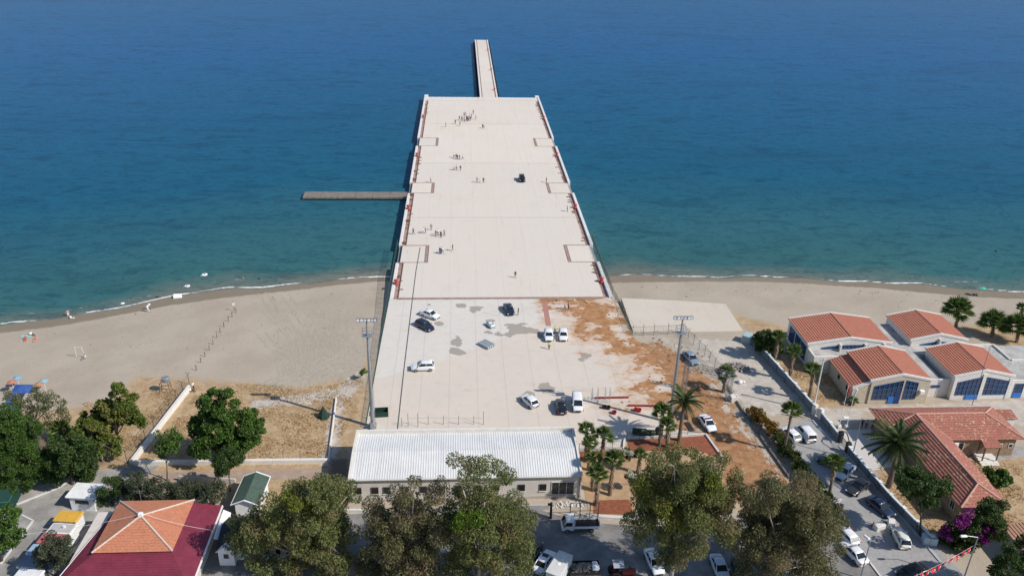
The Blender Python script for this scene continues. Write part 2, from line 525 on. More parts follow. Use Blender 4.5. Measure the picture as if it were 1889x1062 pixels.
# ------------------------------------------------------------------ pier
def concrete_deck(name, c, warm):
    m = NT(name)
    p = m.pos()
    n1 = m.noise(p, .07, 4); n2 = m.noise(p, .55, 6, .65); n3 = m.noise(p, 9, 3, .7)
    st = m.noise(m.scl(p, 1, .06, 1), .9, 4, .6)
    cc = m.mix(m.ramp(n1, .3, .7), c, warm)
    oi = m.n('ObjectInfo')
    cc = m.mix(m.math('MULTIPLY', oi.outputs['Random'], .5), cc, shade(c, .86))
    cc = m.mix(m.math('MULTIPLY', m.ramp(m.noise(p, .19, 5, .7, .6), .56, .72), .3), cc, shade(warm, .72))
    cc = m.mix(m.math('MULTIPLY', m.ramp(m.noise(m.scl(p, 1.6, .12, 1, .05), .5, 4, .6, .8), .62, .7), .25), cc, shade(c, .62))
    cc = m.mix(m.math('MULTIPLY', m.ramp(st, .45, .8), .28), cc, shade(c, .80))
    cc = m.mix(m.math('MULTIPLY', m.ramp(n2, .5, .8), .22), cc, shade(warm, .78))
    cc = m.mix(m.math('MULTIPLY', m.ramp(n3, .5, .8), .14), cc, shade(c, .7))
    # faint pour lines every 6 m along the deck
    sx = m.n('SeparateXYZ'); m.l(p, sx.inputs[0])
    ln = m.math('ABSOLUTE', m.math('SUBTRACT', m.math('FRACT', m.math('DIVIDE', sx.outputs[0], 6.05)), .5))
    cc = m.mix(m.math('MULTIPLY', m.ramp(ln, .018, .004), .20), cc, shade(c, .55))
    return m.done(cc, .85, m.bump(n3, .2, .02), .2)
M_deck = concrete_deck('pale_deck_concrete', (.675, .61, .54), (.665, .58, .49))
M_kerb = mat('white_kerb_concrete', (.66, .63, .60), .85, .12, .8, .2, world=True)
M_trench = mat('rusty_pink_trench', (.33, .225, .185), .9, .35, .7, .4, world=True)
M_steel = mat('galvanised_steel', (.36, .39, .41), .45, .15, 2, metal=.6)
M_rust = mat('rusted_steel', (.15, .075, .05), .85, .4, 3, .3)
M_red = mat('red_painted_iron', (.40, .04, .035), .5, .2, 3)
M_dark = mat('dark_rubber', (.025, .025, .027), .8, .3, 3)
M_white = mat('white_paint', (.78, .78, .77), .55, .06, 1.5)
M_wall = mat('off_white_render', (.66, .63, .58), .85, .10, .8, .2, world=True)
M_black = mat('black_iron', (.022, .022, .024), .6, .3, 3)
M_grnmesh = mat('green_fence_wire', (.05, .12, .10), .6, .3, 2)
M_greywire = mat('grey_fence_wire', (.16, .16, .155), .6, .3, 2)
M_oldconc = mat('weathered_grey_concrete', (.27, .26, .245), .9, .25, 1.2, .4, world=True)

PXL, PXR, PY0, PY1, FY1 = -15.7, 32.5, 160.0, 349.0, 493.0
FXL, FXR = 7.6, 15.1
pier = thing('pier', 'long pale concrete pier reaching out to sea with a narrow finger at its end', 'pier', (8.4, PY0, 0))
def pier_part(name, b, m, **k):
    o = b.build(name, m, pier, **k)
    o.location = (-8.4, -PY0, 0)
    return o
KW, TW = .75, 1.15            # outer kerb beam width, trench width
XI0, XI1 = PXL + KW + TW, PXR - KW - TW
joints = [PY0 + .5, 208.5, 257.0, 305.5, PY1 - 6.0]
pads = [(P(733, 482).y, P(738, 452).y), (P(750, 354).y, P(753, 336).y), (P(766, 267).y, P(768, 253).y)]
def split(y0, y1, cuts):
    c = [y0] + sorted(q for q in cuts if y0 < q < y1) + [y1]
    return list(zip(c[:-1], c[1:]))
PADW = 6.2
for i in range(4):            # one slab per expansion bay, set back round the side pads
    y0, y1 = joints[i] + .12, joints[i + 1] - .12
    ys = sorted([y0, y1] + [q for a in pads for q in (a[0] - .45, a[1] + .45) if y0 < q < y1])
    b = MB()
    b.box(PXL + PADW + 1.3, PXR - PADW - 1.3, y0, y1, -.8, 0)
    for a, c in zip(ys[:-1], ys[1:]):
        mid = (a + c) / 2
        if any(q[0] - .5 < mid < q[1] + .5 for q in pads): continue
        b.box(XI0, PXL + PADW + 1.3, a, c, -.8, 0)
        b.box(PXR - PADW - 1.3, XI1, a, c, -.8, 0)
    pier_part('deck_slab', b, M_deck)
for a, c in pads:
    for s in (0, 1):
        b = MB()
        x0, x1 = (PXL + 1.0, PXL + PADW + .45) if s == 0 else (PXR - PADW - .45, PXR - 1.0)
        b.box(x0, x1, a, c, -.8, -.004)
        o = pier_part('mooring_pad', b, M_deck)
        b = MB()              # rusty angle-iron frame round the pad
        xa, xb = (PXL + KW + .1, PXL + PADW + 1.3) if s == 0 else (PXR - PADW - 1.3, PXR - KW - .1)
        b.box(xa, xb, a - .42, a - .12, -.3, .012); b.box(xa, xb, c + .12, c + .42, -.3, .012)
        if s == 0: b.box(xb - .75, xb - .12, a - .1, c + .1, -.3, .010)
        else: b.box(xa + .12, xa + .75, a - .1, c + .1, -.3, .010)
        pier_part('pad_frame', b, M_trench)
b = MB(); b.box(PXL + .2, PXR - .2, PY0 - .3, PY1 - .2, -2.0, -.62)
for x in np.arange(PXL + 2, PXR, 6.2):
    for y in np.arange(PY0 + 10, PY1, 12): b.bar((x, y, -9), (x, y, -1.9), .45, n=8)
pier_part('substructure', b, M_oldconc)
for s in (0, 1):
    for y0, y1 in zip([PY0] + [q[1] + .5 for q in pads], [q[0] - .5 for q in pads] + [PY1 - 5.5]):
        b = MB()
        x0 = PXL + KW if s == 0 else PXR - KW - TW
        b.box(x0, x0 + TW, y0, y1, -.64, -.30)
        b.box(x0 + (TW - .12 if s == 0 else 0), x0 + (TW if s == 0 else .12), y0, y1, -.299, -.05)
        pier_part('service_trench', b, M_trench)
for s in (0, 1):
    for y0, y1 in zip([PY0] + [q[1] + .5 for q in pads], [q[0] - .5 for q in pads] + [PY1]):
        b = MB()
        x0 = PXL if s == 0 else PXR - KW
        up = .05 if s == 0 else .22
        b.bev(x0, x0 + KW, y0, y1, -1.9, up, .05)
        pier_part('kerb_beam', b, M_kerb)
for y0, y1 in ((PY1 - 5.9, PY1),):     # seaward head beam in segments
    for x0, x1 in ((PXL + KW + .05, FXL - 1.0), (FXR + 1.0, PXR - KW - .05)):
        n = 10
        for k in range(n):
            b = MB()
            a = x0 + (x1 - x0) * k / n; c = x0 + (x1 - x0) * (k + 1) / n
            b.box(a + .03, c - .03, y0 + 2.6, y1, -1.5, -.05)
            pier_part('head_beam_segment', b, M_kerb)
        b = MB(); b.box(x0, x1, y0, y0 + 2.55, -1.5, -.012)
        pier_part('head_slab', b, M_deck)
for x in (PXL, PXR - 1.6):
    b = MB(); b.bev(x, x + 1.6, PY1 + .05, PY1 + 2.6, -2.5, .3, .05)
    pier_part('corner_block', b, M_kerb)
b = MB(); b.box(FXL - .98, FXR + .98, PY1 - 5.85, PY1 + .02, -1.5, 0)
pier_part('deck_slab', b, M_deck)
for y0, y1 in split(PY1 + .08, FY1, [PY1 + 30 * k for k in range(1, 5)]):
    b = MB(); b.box(FXL + 1.15, FXR - 1.15, y0 + .06, y1 - .06, -.9, 0)
    pier_part('finger_slab', b, M_deck)
for s in (0, 1):
    b = MB(); x0 = FXL if s == 0 else FXR - .65
    b.bev(x0, x0 + .65, PY1 + .1, FY1, -1.2, .12, .04)
    pier_part('finger_kerb', b, M_kerb)
b = MB()
b.box(FXL + .66, FXL + 1.14, PY1 + .1, FY1 - .1, -.5, -.1); b.box(FXR - 1.14, FXR - .66, PY1 + .1, FY1 - .1, -.5, -.1)
pier_part('finger_trench', b, M_trench)
for k in range(24):           # paired piles carry the finger
    y = PY1 + 3 + k * 6
    b = MB()
    for x in (FXL - .55, FXR + .55): b.bar((x, y, -9), (x, y, -.7), .42, n=10)
    b.box(FXL - .9, FXR + .9, y - .5, y + .5, -1.1, -.92)
    pier_part('pile_bent', b, M_dark)
b = MB()
b.box(PXL, PXR, PY0 + .05, PY0 + .45, -.9, -.006)
b.box(PXL + 1.5, PXR - 2, PY0 - .4, PY0 - .12, -.06, .012)
pier_part('landward_joint', b, M_trench)

# small rusty reinforcement stubs that lie along both trenches
b = MB()
for i in range(95):
    s = rnd.random() < .5
    y = rnd.uniform(PY0 + 2, PY1 - 10)
    if any(a - 1 < y < c + 1 for a, c in pads): continue
    x = PXL + KW + TW + rnd.uniform(-.8, .25) if s else PXR - KW - TW + rnd.uniform(-.5, .5)
    b.cbox((x, y, .05), rnd.uniform(.4, 1.3), rnd.uniform(.18, .4), .14)
tag(pier_part('trench_fittings', b, M_rust), None, None, None, 'stuff')

# mooring bollards, each a thing
def bollard_mesh():
    b = MB()
    b.lathe([(.62, 0), (.62, .10), (.34, .16), (.26, .5), (.30, .75), (.52, .86), (.55, .98), (.38, 1.1), (.05, 1.14)], n=12)
    b.bar((-.72, 0, .68), (.72, 0, .68), .11, n=8)
    return b.mesh('bollard', M_red, True)
BM = bollard_mesh()
_nth = ['', 'second ', 'third ', 'fourth ', 'fifth ', 'sixth ']
def bollards(x, pys, side):
    for i, py in enumerate(pys):
        q = P(850, py)
        o = link('mooring_bollard', BM, None, (x, q.y, -.02), math.pi / 2)
        o.scale = (1.0, 1.0, 1.0)
        tag(o, 'red iron mooring bollard on the %s pier edge, %snearest the beach' % (side, _nth[i]), 'bollard', 'red mooring bollards')
bollards(PXL + .9, [522, 384, 287, 216], 'left')
bollards(PXR - 1.2, [520, 382, 285, 217], 'right')
for i, py in enumerate([165, 128, 92]):
    q = P(905, py)
    o = link('mooring_bollard', BM, None, (FXR - .9, q.y, -.08), math.pi / 2); o.scale = (1.0, 1.0, 1.0)
    tag(o, 'red iron mooring bollard on the narrow finger, %sfrom the wide deck' % ['nearest ', 'second ', 'third and farthest '][i].replace('nearest ', 'first '), 'bollard', 'red mooring bollards')

# low old jetty to the left of the pier
j0, j1 = P(560, 357, -1.2), P(745, 357, -1.2)
jet = thing('old_jetty', 'low grey weathered concrete jetty reaching left from the pier', 'jetty', (j0.x, j0.y, 0))
n = 6
for k in range(n):
    b = MB(); L = (PXL - .3 - j0.x) / n
    b.bev(k * L + .03, (k + 1) * L - .03, -2.3, 2.3, -1.75, -1.2, .05)
    b.build('deck_slab', mat('brown_grey_jetty_concrete', (.20, .175, .15), .9, .3, .8, .4, world=True), jet)
for k in range(7):
    b = MB(); b.bar((k * (PXL - j0.x) / 6.2 + .5, -1.6, -8), (k * (PXL - j0.x) / 6.2 + .5, -1.6, -1.76), .3, n=8)
    b.bar((k * (PXL - j0.x) / 6.2 + .5, 1.6, -8), (k * (PXL - j0.x) / 6.2 + .5, 1.6, -1.76), .3, n=8)
    b.build('pile_pair', M_dark, jet)

# ------------------------------------------------------------------ concrete yard behind the pier, with mud and stains
def yard_material():
    m = NT('yard_concrete')
    p = m.pos(); w = m.attr('w1')
    n1 = m.noise(p, .08, 4); n2 = m.noise(p, .6, 6, .65); n3 = m.noise(p, 8, 3, .7)
    a = m.mix(m.ramp(n1, .3, .7), (.58, .515, .445), (.62, .54, .46))
    g = m.mix(m.ramp(n1, .3, .7), (.60, .56, .505), (.625, .58, .52))
    c = m.mix(m.ramp(w[1], .35, .65), a, g)
    c = m.mix(m.math('MULTIPLY', m.ramp(n2, .45, .8), .3), c, (.43, .37, .31))
    c = m.mix(m.math('MULTIPLY', m.ramp(n3, .5, .8), .15), c, (.36, .32, .28))
    sx = m.n('SeparateXYZ'); m.l(p, sx.inputs[0])
    ln = m.math('ABSOLUTE', m.math('SUBTRACT', m.math('FRACT', m.math('DIVIDE', sx.outputs[0], 5.0)), .5))
    c = m.mix(m.math('MULTIPLY', m.ramp(ln, .022, .006), .4), c, (.38, .35, .32))
    # red-brown mud
    nm = m.noise(m.scl(p, .6, .9, 1, .2), .38, 7, .68, .4)
    f = m.math('ADD', w[0], m.math('MULTIPLY', m.math('SUBTRACT', nm, .5), 2.1))
    tint = m.mix(m.math('MULTIPLY', m.ramp(f, .2, .6), .65), c, (.50, .33, .21))
    mud = m.mix(m.ramp(n2, .35, .65), (.31, .145, .062), (.43, .24, .12))
    c = m.mix(m.ramp(f, .55, .63), tint, mud)
    # damp grey stains with sharp outlines
    ns = m.noise(m.scl(p, .7, 1.1, 1), .33, 3, .5, .2)
    c = m.mix(m.math('MULTIPLY', m.ramp(m.math('ADD', w[2], m.math('MULTIPLY', m.math('SUBTRACT', ns, .5), 1.9)), .55, .60), .85), c, m.mix(n2, (.27, .235, .20), (.33, .29, .25)))
    return m.done(c, .88, m.bump(n3, .2, .02), .2)

YARD_PX = [(716, 551), (1134, 549), (1140, 557), (1165, 617), (1205, 655), (1238, 700), (1240, 745), (1246, 790), (1302, 800), (1240, 806), (1152, 809), (1148, 828), (1070, 830)]
_yp = [P(a, b) for a, b in YARD_PX]
YARD = [(PXL, PY0 - .1), (PXR, PY0 - .1)] + [(q.x, q.y) for q in _yp[2:]] + [(17.3, 105.6), (-16.3, 105.6), (-16.0, 113), (-15.9, 140)]
def yard_w(X, Y):
    mud = region(X, Y, [(1010, 551), (1140, 550), (1165, 617), (1245, 700), (1245, 755), (1150, 750), (1165, 690), (1095, 640), (1040, 600)], 8) * .88
    mud = np.maximum(mud, stroke(X, Y, [(1150, 590), (1180, 630), (1235, 700)], 2.5, 5) * 1.0)
    mud = np.maximum(mud, stroke(X, Y, [(1010, 552), (1090, 560), (1140, 575)], 2.5, 6) * 1.05)
    mud = np.maximum(mud, stroke(X, Y, [(1090, 575), (1102, 605), (1116, 652)], .7, 1.5) * .95)
    mud = np.maximum(mud, stroke(X, Y, [(1085, 745), (1160, 745), (1235, 760)], 1.5, 5) * .62)
    mud = np.maximum(mud, stroke(X, Y, [(1000, 552), (1005, 600)], 1.0, 3) * .55)
    grey = region(X, Y, [(716, 551), (1100, 550), (1000, 590), (860, 650), (690, 700)], 1.0)
    st = np.zeros_like(X)
    for px, py, r in ((850, 562, 1.6), (875, 569, 1.8), (841, 630, 2.0), (843, 644, 1.9), (957, 604, 3.0), (905, 590, 1.2), (918, 614, 1.3), (902, 612, 1.2), (808, 595, 1.6), (790, 562, .8), (940, 617, 1.2), (985, 608, 1.1), (998, 620, 1.3), (975, 722, 1.2), (1010, 715, 1.8), (1080, 655, 1.4), (1072, 662, 1.0)):
        q = P(px, py)
        st = np.maximum(st, np.clip(1.15 - np.hypot(X - q.x, (Y - q.y) * .8) / (r * .8) * .62, 0, 1) * .95)
    return mud, grey, st
ycut_x = np.arange(-16.4, 46, .5); ycut_y = np.arange(103, 160.3, .5)
def make_yard():
    # grid clipped to the yard outline, snapped at its border
    bm = bmesh.new()
    vs = [bm.verts.new((x, y, .0)) for x, y in YARD]
    bm.faces.new(vs)
    for x in ycut_x[1:-1]:
        bmesh.ops.bisect_plane(bm, geom=bm.verts[:] + bm.edges[:] + bm.faces[:], plane_co=(x, 0, 0), plane_no=(1, 0, 0)) if int(round(x * 2)) % 2 == 0 else None
    for y in ycut_y[1:-1]:
        bmesh.ops.bisect_plane(bm, geom=bm.verts[:] + bm.edges[:] + bm.faces[:], plane_co=(0, y, 0), plane_no=(0, 1, 0)) if int(round(y * 2)) % 2 == 0 else None
    for f in bm.faces:
        if f.normal.z < 0: f.normal_flip()
    edge = [e for e in bm.edges if e.is_boundary]
    r = bmesh.ops.extrude_edge_only(bm, edges=edge)
    for v in r['geom']:
        if isinstance(v, bmesh.types.BMVert): v.co.z = -2.6
    me = bpy.data.meshes.new('concrete_yard')
    bm.to_mesh(me); bm.free()
    co = np.empty(len(me.vertices) * 3, np.float32); me.vertices.foreach_get('co', co); co = co.reshape(-1, 3)
    a = me.attributes.new('w1', 'FLOAT_COLOR', 'POINT')
    w = np.ones((len(co), 4), np.float32)
    for i, q in enumerate(yard_w(co[:, 0].astype(float), co[:, 1].astype(float))): w[:, i] = q
    a.data.foreach_set('color', w.ravel())
    me.materials.append(yard_material())
    return link('concrete_yard', me)
tag(make_yard(), 'pale concrete yard between shed and pier with red-brown mud', None, None, 'structure')
# dark drain channel running the length of the yard and onto the pier
b = MB()
c0, c1 = P(733, 770), P(777, 452)
pts = [P(733, 790, .006), P(745, 680, .006), P(757, 580, .006), P(767, 500, .006), P(775, 455, .006)]
for a, c in zip(pts[:-1], pts[1:]):
    b.add([(a.x - .1, a.y, .006), (a.x + .1, a.y, .006), (c.x + .1, c.y, .006), (c.x - .1, c.y, .006)], [(0, 1, 2, 3)])
tag(b.build('drain_channel', mat('dark_drain_grate', (.09, .085, .08), .8, .3, 3)), 'long dark drain channel running along the yard into the pier', 'drain')
# brick-red strip laid across the muddy corner
M_brickstrip = mat('red_brick_strip', (.40, .20, .16), .9, .35, 3, .3, world=True)
tag(sheet('brick_path', [(1000, 556), (1009, 556), (1017, 600), (1007, 600)], .006, M_brickstrip, thick=.004), None, None, None, 'structure')

# ------------------------------------------------------------------ paved ground sheets
def pavers(name, c, sx=1.6):
    m = NT(name); p = m.pos()
    br = m.n('TexBrick'); br.inputs['Scale'].default_value = sx
    br.inputs['Color1'].default_value = (*shade(c, .86), 1); br.inputs['Color2'].default_value = (*shade(c, 1.12), 1); br.inputs['Mortar'].default_value = (*shade(c, .6), 1)
    br.inputs['Mortar Size'].default_value = .018
    m.l(m.scl(p, 1, 1, 1, .75), br.inputs['Vector'])
    n2 = m.noise(p, .4, 6, .65); n3 = m.noise(p, 6, 3)
    cc = m.mix(m.math('MULTIPLY', m.ramp(n2, .42, .75), .45), br.outputs['Color'], shade(c, .68))
    return m.done(cc, .85, m.bump(n3, .3, .02), .25)
def asphalt(name, c):
    m = NT(name); p = m.pos()
    n1 = m.noise(p, .25, 6, .65); n2 = m.noise(p, 2.2, 5, .7); n3 = m.noise(p, 14, 3, .7)
    cc = m.mix(m.ramp(n1, .35, .68), shade(c, .78), shade(c, 1.3))
    cc = m.mix(m.math('MULTIPLY', m.ramp(n2, .55, .75), .35), cc, shade(c, 1.7))
    return m.done(cc, .88, m.bump(n3, .35, .02), .25)
M_asph = asphalt('worn_grey_asphalt', (.21, .20, .19))
M_path = asphalt('pale_grey_path', (.30, .285, .265))
M_pave = pavers('grey_block_paving', (.36, .35, .34))
M_slab = concrete_deck('old_concrete_slab', (.61, .55, .465), (.56, .48, .385))
def setting(o, label): return tag(o, label, None, None, 'structure')
_sl = [T(a, b) for a, b in [(1146, 556), (1250, 560), (1338, 566), (1371, 611), (1290, 612), (1168, 612)]]
b = MB(); b.add([(q.x, q.y, -.05) for q in _sl], [(5, 4, 3, 2, 1, 0)]); b.prism([(q.x, q.y) for q in _sl], -1.2, -.06)
setting(b.build('concrete_slab', M_slab), 'pale concrete slab on the beach right of the pier')
setting(sheet('street', [(360, 1000), (640, 948), (960, 925), (1060, 962), (1200, 970), (1420, 955), (1540, 965), (1640, 1062), (1720, 1200), (250, 1200)], .004, M_asph), 'dark worn asphalt street')
setting(sheet('paved_street', [(1430, 790), (1512, 768), (1600, 862), (1722, 1000), (1850, 1130), (1700, 1150), (1625, 1062), (1560, 972), (1490, 870)], .012, M_pave), 'grey block-paved street')
setting(sheet('path', [(238, 858), (300, 852), (240, 905), (200, 950), (100, 1090), (-120, 1090), (-120, 960), (60, 905), (150, 872)], .006, M_path), 'pale grey footpath between kiosks and trees')
setting(sheet('lane', [(230, 872), (604, 862), (606, 880), (230, 892)], .002, mat('dusty_lane', (.36, .27, .21), .95, .2, .8, .3, world=True)), 'dusty lane behind the left garden wall')
setting(sheet('forecourt', [(1545, 792), (1608, 790), (1640, 842), (1650, 860), (1600, 868), (1552, 800)], .02, mat('white_tiled_forecourt', (.56, .53, .50), .6, .06, 1, world=True)), 'white tiled forecourt of the office building')
setting(sheet('garden_soil', [(1066, 838), (1150, 832), (1160, 812), (1290, 808), (1340, 850), (1330, 900), (1130, 950), (1085, 940)], .004, mat('tan_soil', (.42, .28, .165), .95, .22, .7, .4, world=True)), 'tan soil of the palm garden')
M_mulch = mat('red_brown_mulch', (.25, .085, .045), .95, .35, 2, .8, world=True)
for i, (pp, lb) in enumerate([([(1066, 832), (1148, 829), (1150, 842), (1067, 848)], 'narrow red-brown mulch bed behind the shed palms'),
                ([(1158, 811), (1300, 803), (1335, 845), (1290, 830), (1160, 830)], 'red-brown mulch bed below the date palm'),
                ([(1095, 922), (1160, 920), (1170, 948), (1096, 946)], 'red-brown mulch bed beside the street')]):
    setting(sheet('mulch_bed', pp, .05, M_mulch, thick=.06), lb)
M_pale2 = mat('pale_kerb', (.60, .57, .54), .85, .12, 1, world=True)
def kerb(pts, w=.22, h=.14, m=None, name='kerb', label=None):
    b = MB()
    q = [P(a, c) for a, c in pts]
    for a, c in zip(q[:-1], q[1:]):
        d = (c - a); d.z = 0; L = d.length; d.normalize(); nrm = Vector((-d.y, d.x, 0)) * w / 2
        b.prism([((a + nrm).x, (a + nrm).y), ((a - nrm).x, (a - nrm).y), ((c - nrm).x, (c - nrm).y), ((c + nrm).x, (c + nrm).y)], -.1, h)
    return setting(b.build(name, m or M_pale2), label)
kerb([(1153, 809), (1230, 805), (1302, 801), (1334, 846)], .3, .3, label='white kerb round the mulch bed')
kerb([(1064, 829), (1149, 828), (1153, 810)], .3, .3, label='white kerb behind the shed palms')
kerb([(1060, 950), (1170, 958), (1190, 975)], .5, .35, label='white kerb along the street')
kerb([(1322, 680), (1375, 765), (1455, 880)], .25, .35, mat('dark_stone_kerb', (.16, .14, .13), .9, .2, 1, world=True), label='dark kerb along the muddy track')
kerb([(1545, 960), (1600, 1030), (1660, 1110)], .25, .16, label='kerb along the paved street')
kerb([(0, 1040), (60, 960), (40, 950)], .25, .14, label='kerb of the left path')
kerb([(30, 930), (110, 898), (128, 885)], .25, .14, label='kerb below the left trees')
kerb([(1500, 775), (1538, 816)], .4, .16, mat('grey_kerb', (.42, .43, .44), .8, .1, 1, world=True), label='pavement kerb below the flagpoles')
kerb([(1549, 822), (1640, 925), (1735, 1035)], .35, .14, mat('grey_kerb', (.42, .43, .44)), label='pavement kerb along the boundary wall')

# ------------------------------------------------------------------ roofs and buildings
def clip_half(poly, axis_, lim, keep_ge):
    out = []
    n = len(poly)
    for i in range(n):
        a = poly[i]; c = poly[(i + 1) % n]
        ia = (a[axis_] >= lim) if keep_ge else (a[axis_] <= lim)
        ic = (c[axis_] >= lim) if keep_ge else (c[axis_] <= lim)
        if ia: out.append(a)
        if ia != ic:
            t = (lim - a[axis_]) / (c[axis_] - a[axis_])
            out.append(tuple(a[k] + (c[k] - a[k]) * t for k in range(2)))
    return out

def roof_plane(pts, spacing=.5, lift=.07, thick=.08, ribs=None):
    """a roof slope with overlapping courses parallel to the eave: pts[0]-pts[1] is the eave"""
    p = [Vector(q) for q in pts]
    u = (p[1] - p[0]).normalized()
    nn = (p[1] - p[0]).cross(p[2] - p[0]).normalized()
    if nn.z < 0: nn = -nn
    v = nn.cross(u)
    if v.z < 0: v = -v
    o = p[0]
    q2 = [((q - o).dot(u), (q - o).dot(v)) for q in p]
    vmax = max(q[1] for q in q2)
    b = MB()
    w3 = lambda q, h: o + u * q[0] + v * q[1] + nn * h
    b.add([w3(q, 0) for q in q2] + [w3(q, -thick) for q in q2], [tuple(range(len(q2)))] + [tuple(range(2 * len(q2) - 1, len(q2) - 1, -1))] + [(i, (i + 1) % len(q2), len(q2) + (i + 1) % len(q2), len(q2) + i) for i in range(len(q2))])
    if ribs:                      # raised ribs running down the slope
        umin = min(q[0] for q in q2); umax = max(q[0] for q in q2)
        x = umin + ribs / 2
        while x < umax:
            s = clip_half(clip_half(q2, 0, x - .001, True), 0, x + .001, False)
            if len(s) > 2:
                va = min(q[1] for q in s); vb = max(q[1] for q in s)
                wv = ribs * .22; h = lift
                if vb - va > .1:
                    b.add([w3((x - wv, va), .004), (w3((x - wv * .5, va), h)), w3((x + wv * .5, va), h), w3((x + wv, va), .004), w3((x - wv, vb), .004), w3((x - wv * .5, vb), h), w3((x + wv * .5, vb), h), w3((x + wv, vb), .004)],
                          [(0, 1, 5, 4), (1, 2, 6, 5), (2, 3, 7, 6), (0, 3, 2, 1), (4, 5, 6, 7)])
            x += ribs
    else:
        k = 0
        while k * spacing < vmax - .02:
            lo = k * spacing; hi = min(vmax, lo + spacing)
            s = clip_half(clip_half(q2, 1, lo, True), 1, hi, False)
            if len(s) >= 3:
                f = lambda q: .006 + lift * (1 - (q[1] - lo) / spacing)
                n = len(s)
                vs = [w3(q, f(q)) for q in s] + [w3(q, .002) for q in s]
                fs = [tuple(range(n))]
                for i in range(n): fs.append((i, (i + 1) % n, n + (i + 1) % n, n + i))
                b.add(vs, fs)
            k += 1
    return b

def tiles(name, c, var=.2, patch=None):
    m = NT(name); p = m.obj()
    br = m.n('TexBrick'); br.inputs['Scale'].default_value = 3.2; br.inputs['Mortar Size'].default_value = .012
    br.inputs['Color1'].default_value = (*shade(c, 1 - var), 1); br.inputs['Color2'].default_value = (*shade(c, 1 + var), 1); br.inputs['Mortar'].default_value = (*shade(c, .7), 1)
    m.l(p, br.inputs['Vector'])
    n1 = m.noise(p, .8, 6, .7); n2 = m.noise(p, 5, 3, .6)
    cc = m.mix(m.math('MULTIPLY', m.ramp(n1, .45, .75), .55), br.outputs['Color'], shade(c, .72))
    cc = m.mix(m.math('MULTIPLY', m.ramp(n2, .55, .8), .4), cc, shade(c, 1.25))
    if patch:
        n3 = m.noise(m.scl(p, 1.4, .9, 1), 2.4, 2, .4)
        n4 = m.noise(p, .16, 2, .5)
        cc = m.mix(m.math('MULTIPLY', m.ramp(n3, .60, .66), m.ramp(n4, .44, .54)), cc, patch)
    return m.done(cc, .8, m.bump(n2, .3, .03), .2)
M_tileA = tiles('salmon_red_roof_tile', (.45, .175, .115), .16)
M_tileB = tiles('brick_red_roof_tile', (.36, .145, .105), .25, (.52, .37, .24))
M_tileC = tiles('orange_clay_tile', (.50, .205, .12), .2)
M_maroon = mat('maroon_metal_roof', (.195, .032, .055), .55, .2, .8, spec=.35)
def sheet_roof():
    m = NT('white_metal_roof_sheet'); p = m.obj()
    n1 = m.noise(m.scl(p, 1, .12, 1), .8, 5, .65); n2 = m.noise(p, .35, 4); n3 = m.noise(m.scl(p, 3, .2, 1), 1.4, 4, .7)
    cc = m.mix(m.ramp(n2, .3, .7), (.62, .62, .605), (.69, .69, .675))
    cc = m.mix(m.math('MULTIPLY', m.ramp(n1, .48, .72), .45), cc, (.52, .515, .50))
    cc = m.mix(m.math('MULTIPLY', m.ramp(n3, .64, .74), .4), cc, (.44, .41, .37))
    return m.done(cc, .5, None, .35)
M_sheet = sheet_roof()
M_cream = mat('cream_render', (.60, .555, .50), .85, .08, .6, .15)
M_stoneblk = None
def stonewall(name, c, sc=1.6, rough_=.35):
    m = NT(name); p = m.obj()
    br = m.n('TexBrick'); br.inputs['Scale'].default_value = sc; br.inputs['Mortar Size'].default_value = .02
    br.inputs['Color1'].default_value = (*shade(c, 1 - rough_ * .6), 1); br.inputs['Color2'].default_value = (*shade(c, 1 + rough_ * .5), 1); br.inputs['Mortar'].default_value = (*shade(c, .75), 1)
    sw = m.n('Mapping'); sw.inputs['Rotation'].default_value = (R_(90), 0, 0); m.l(p, sw.inputs['Vector'])
    m.l(sw.outputs[0], br.inputs['Vector'])
    n1 = m.noise(p, 1.2, 6, .7)
    cc = m.mix(m.math('MULTIPLY', m.ramp(n1, .5, .8), .5), br.outputs['Color'], shade(c, .65))
    return m.done(cc, .9, m.bump(n1, .4, .05), .15)
M_ashlar = stonewall('cream_stone_blocks', (.56, .48, .37), 1.4, .15)
M_rubble = stonewall('brown_rubble_stone', (.30, .215, .14), 2.2, .6)
M_flat = mat('stained_flat_roof', (.40, .385, .36), .9, .32, .35, .3)
M_trim = mat('white_stone_trim', (.66, .63, .58), .85, .1, 1.5, .2)
M_blue = mat('bright_blue_paint', (.035, .17, .50), .5, .2, 3)
M_bluef = mat('blue_window_frame', (.05, .14, .36), .5, .2, 3)
M_glass = glass()
M_glassb = glass('blue_grey_glass', (.03, .045, .075))
M_brown = mat('brown_window_frame', (.13, .08, .06), .6, .2, 3)
M_ridge = mat('pale_pink_ridge_tile', (.52, .30, .24), .85, .2, 3, .3)

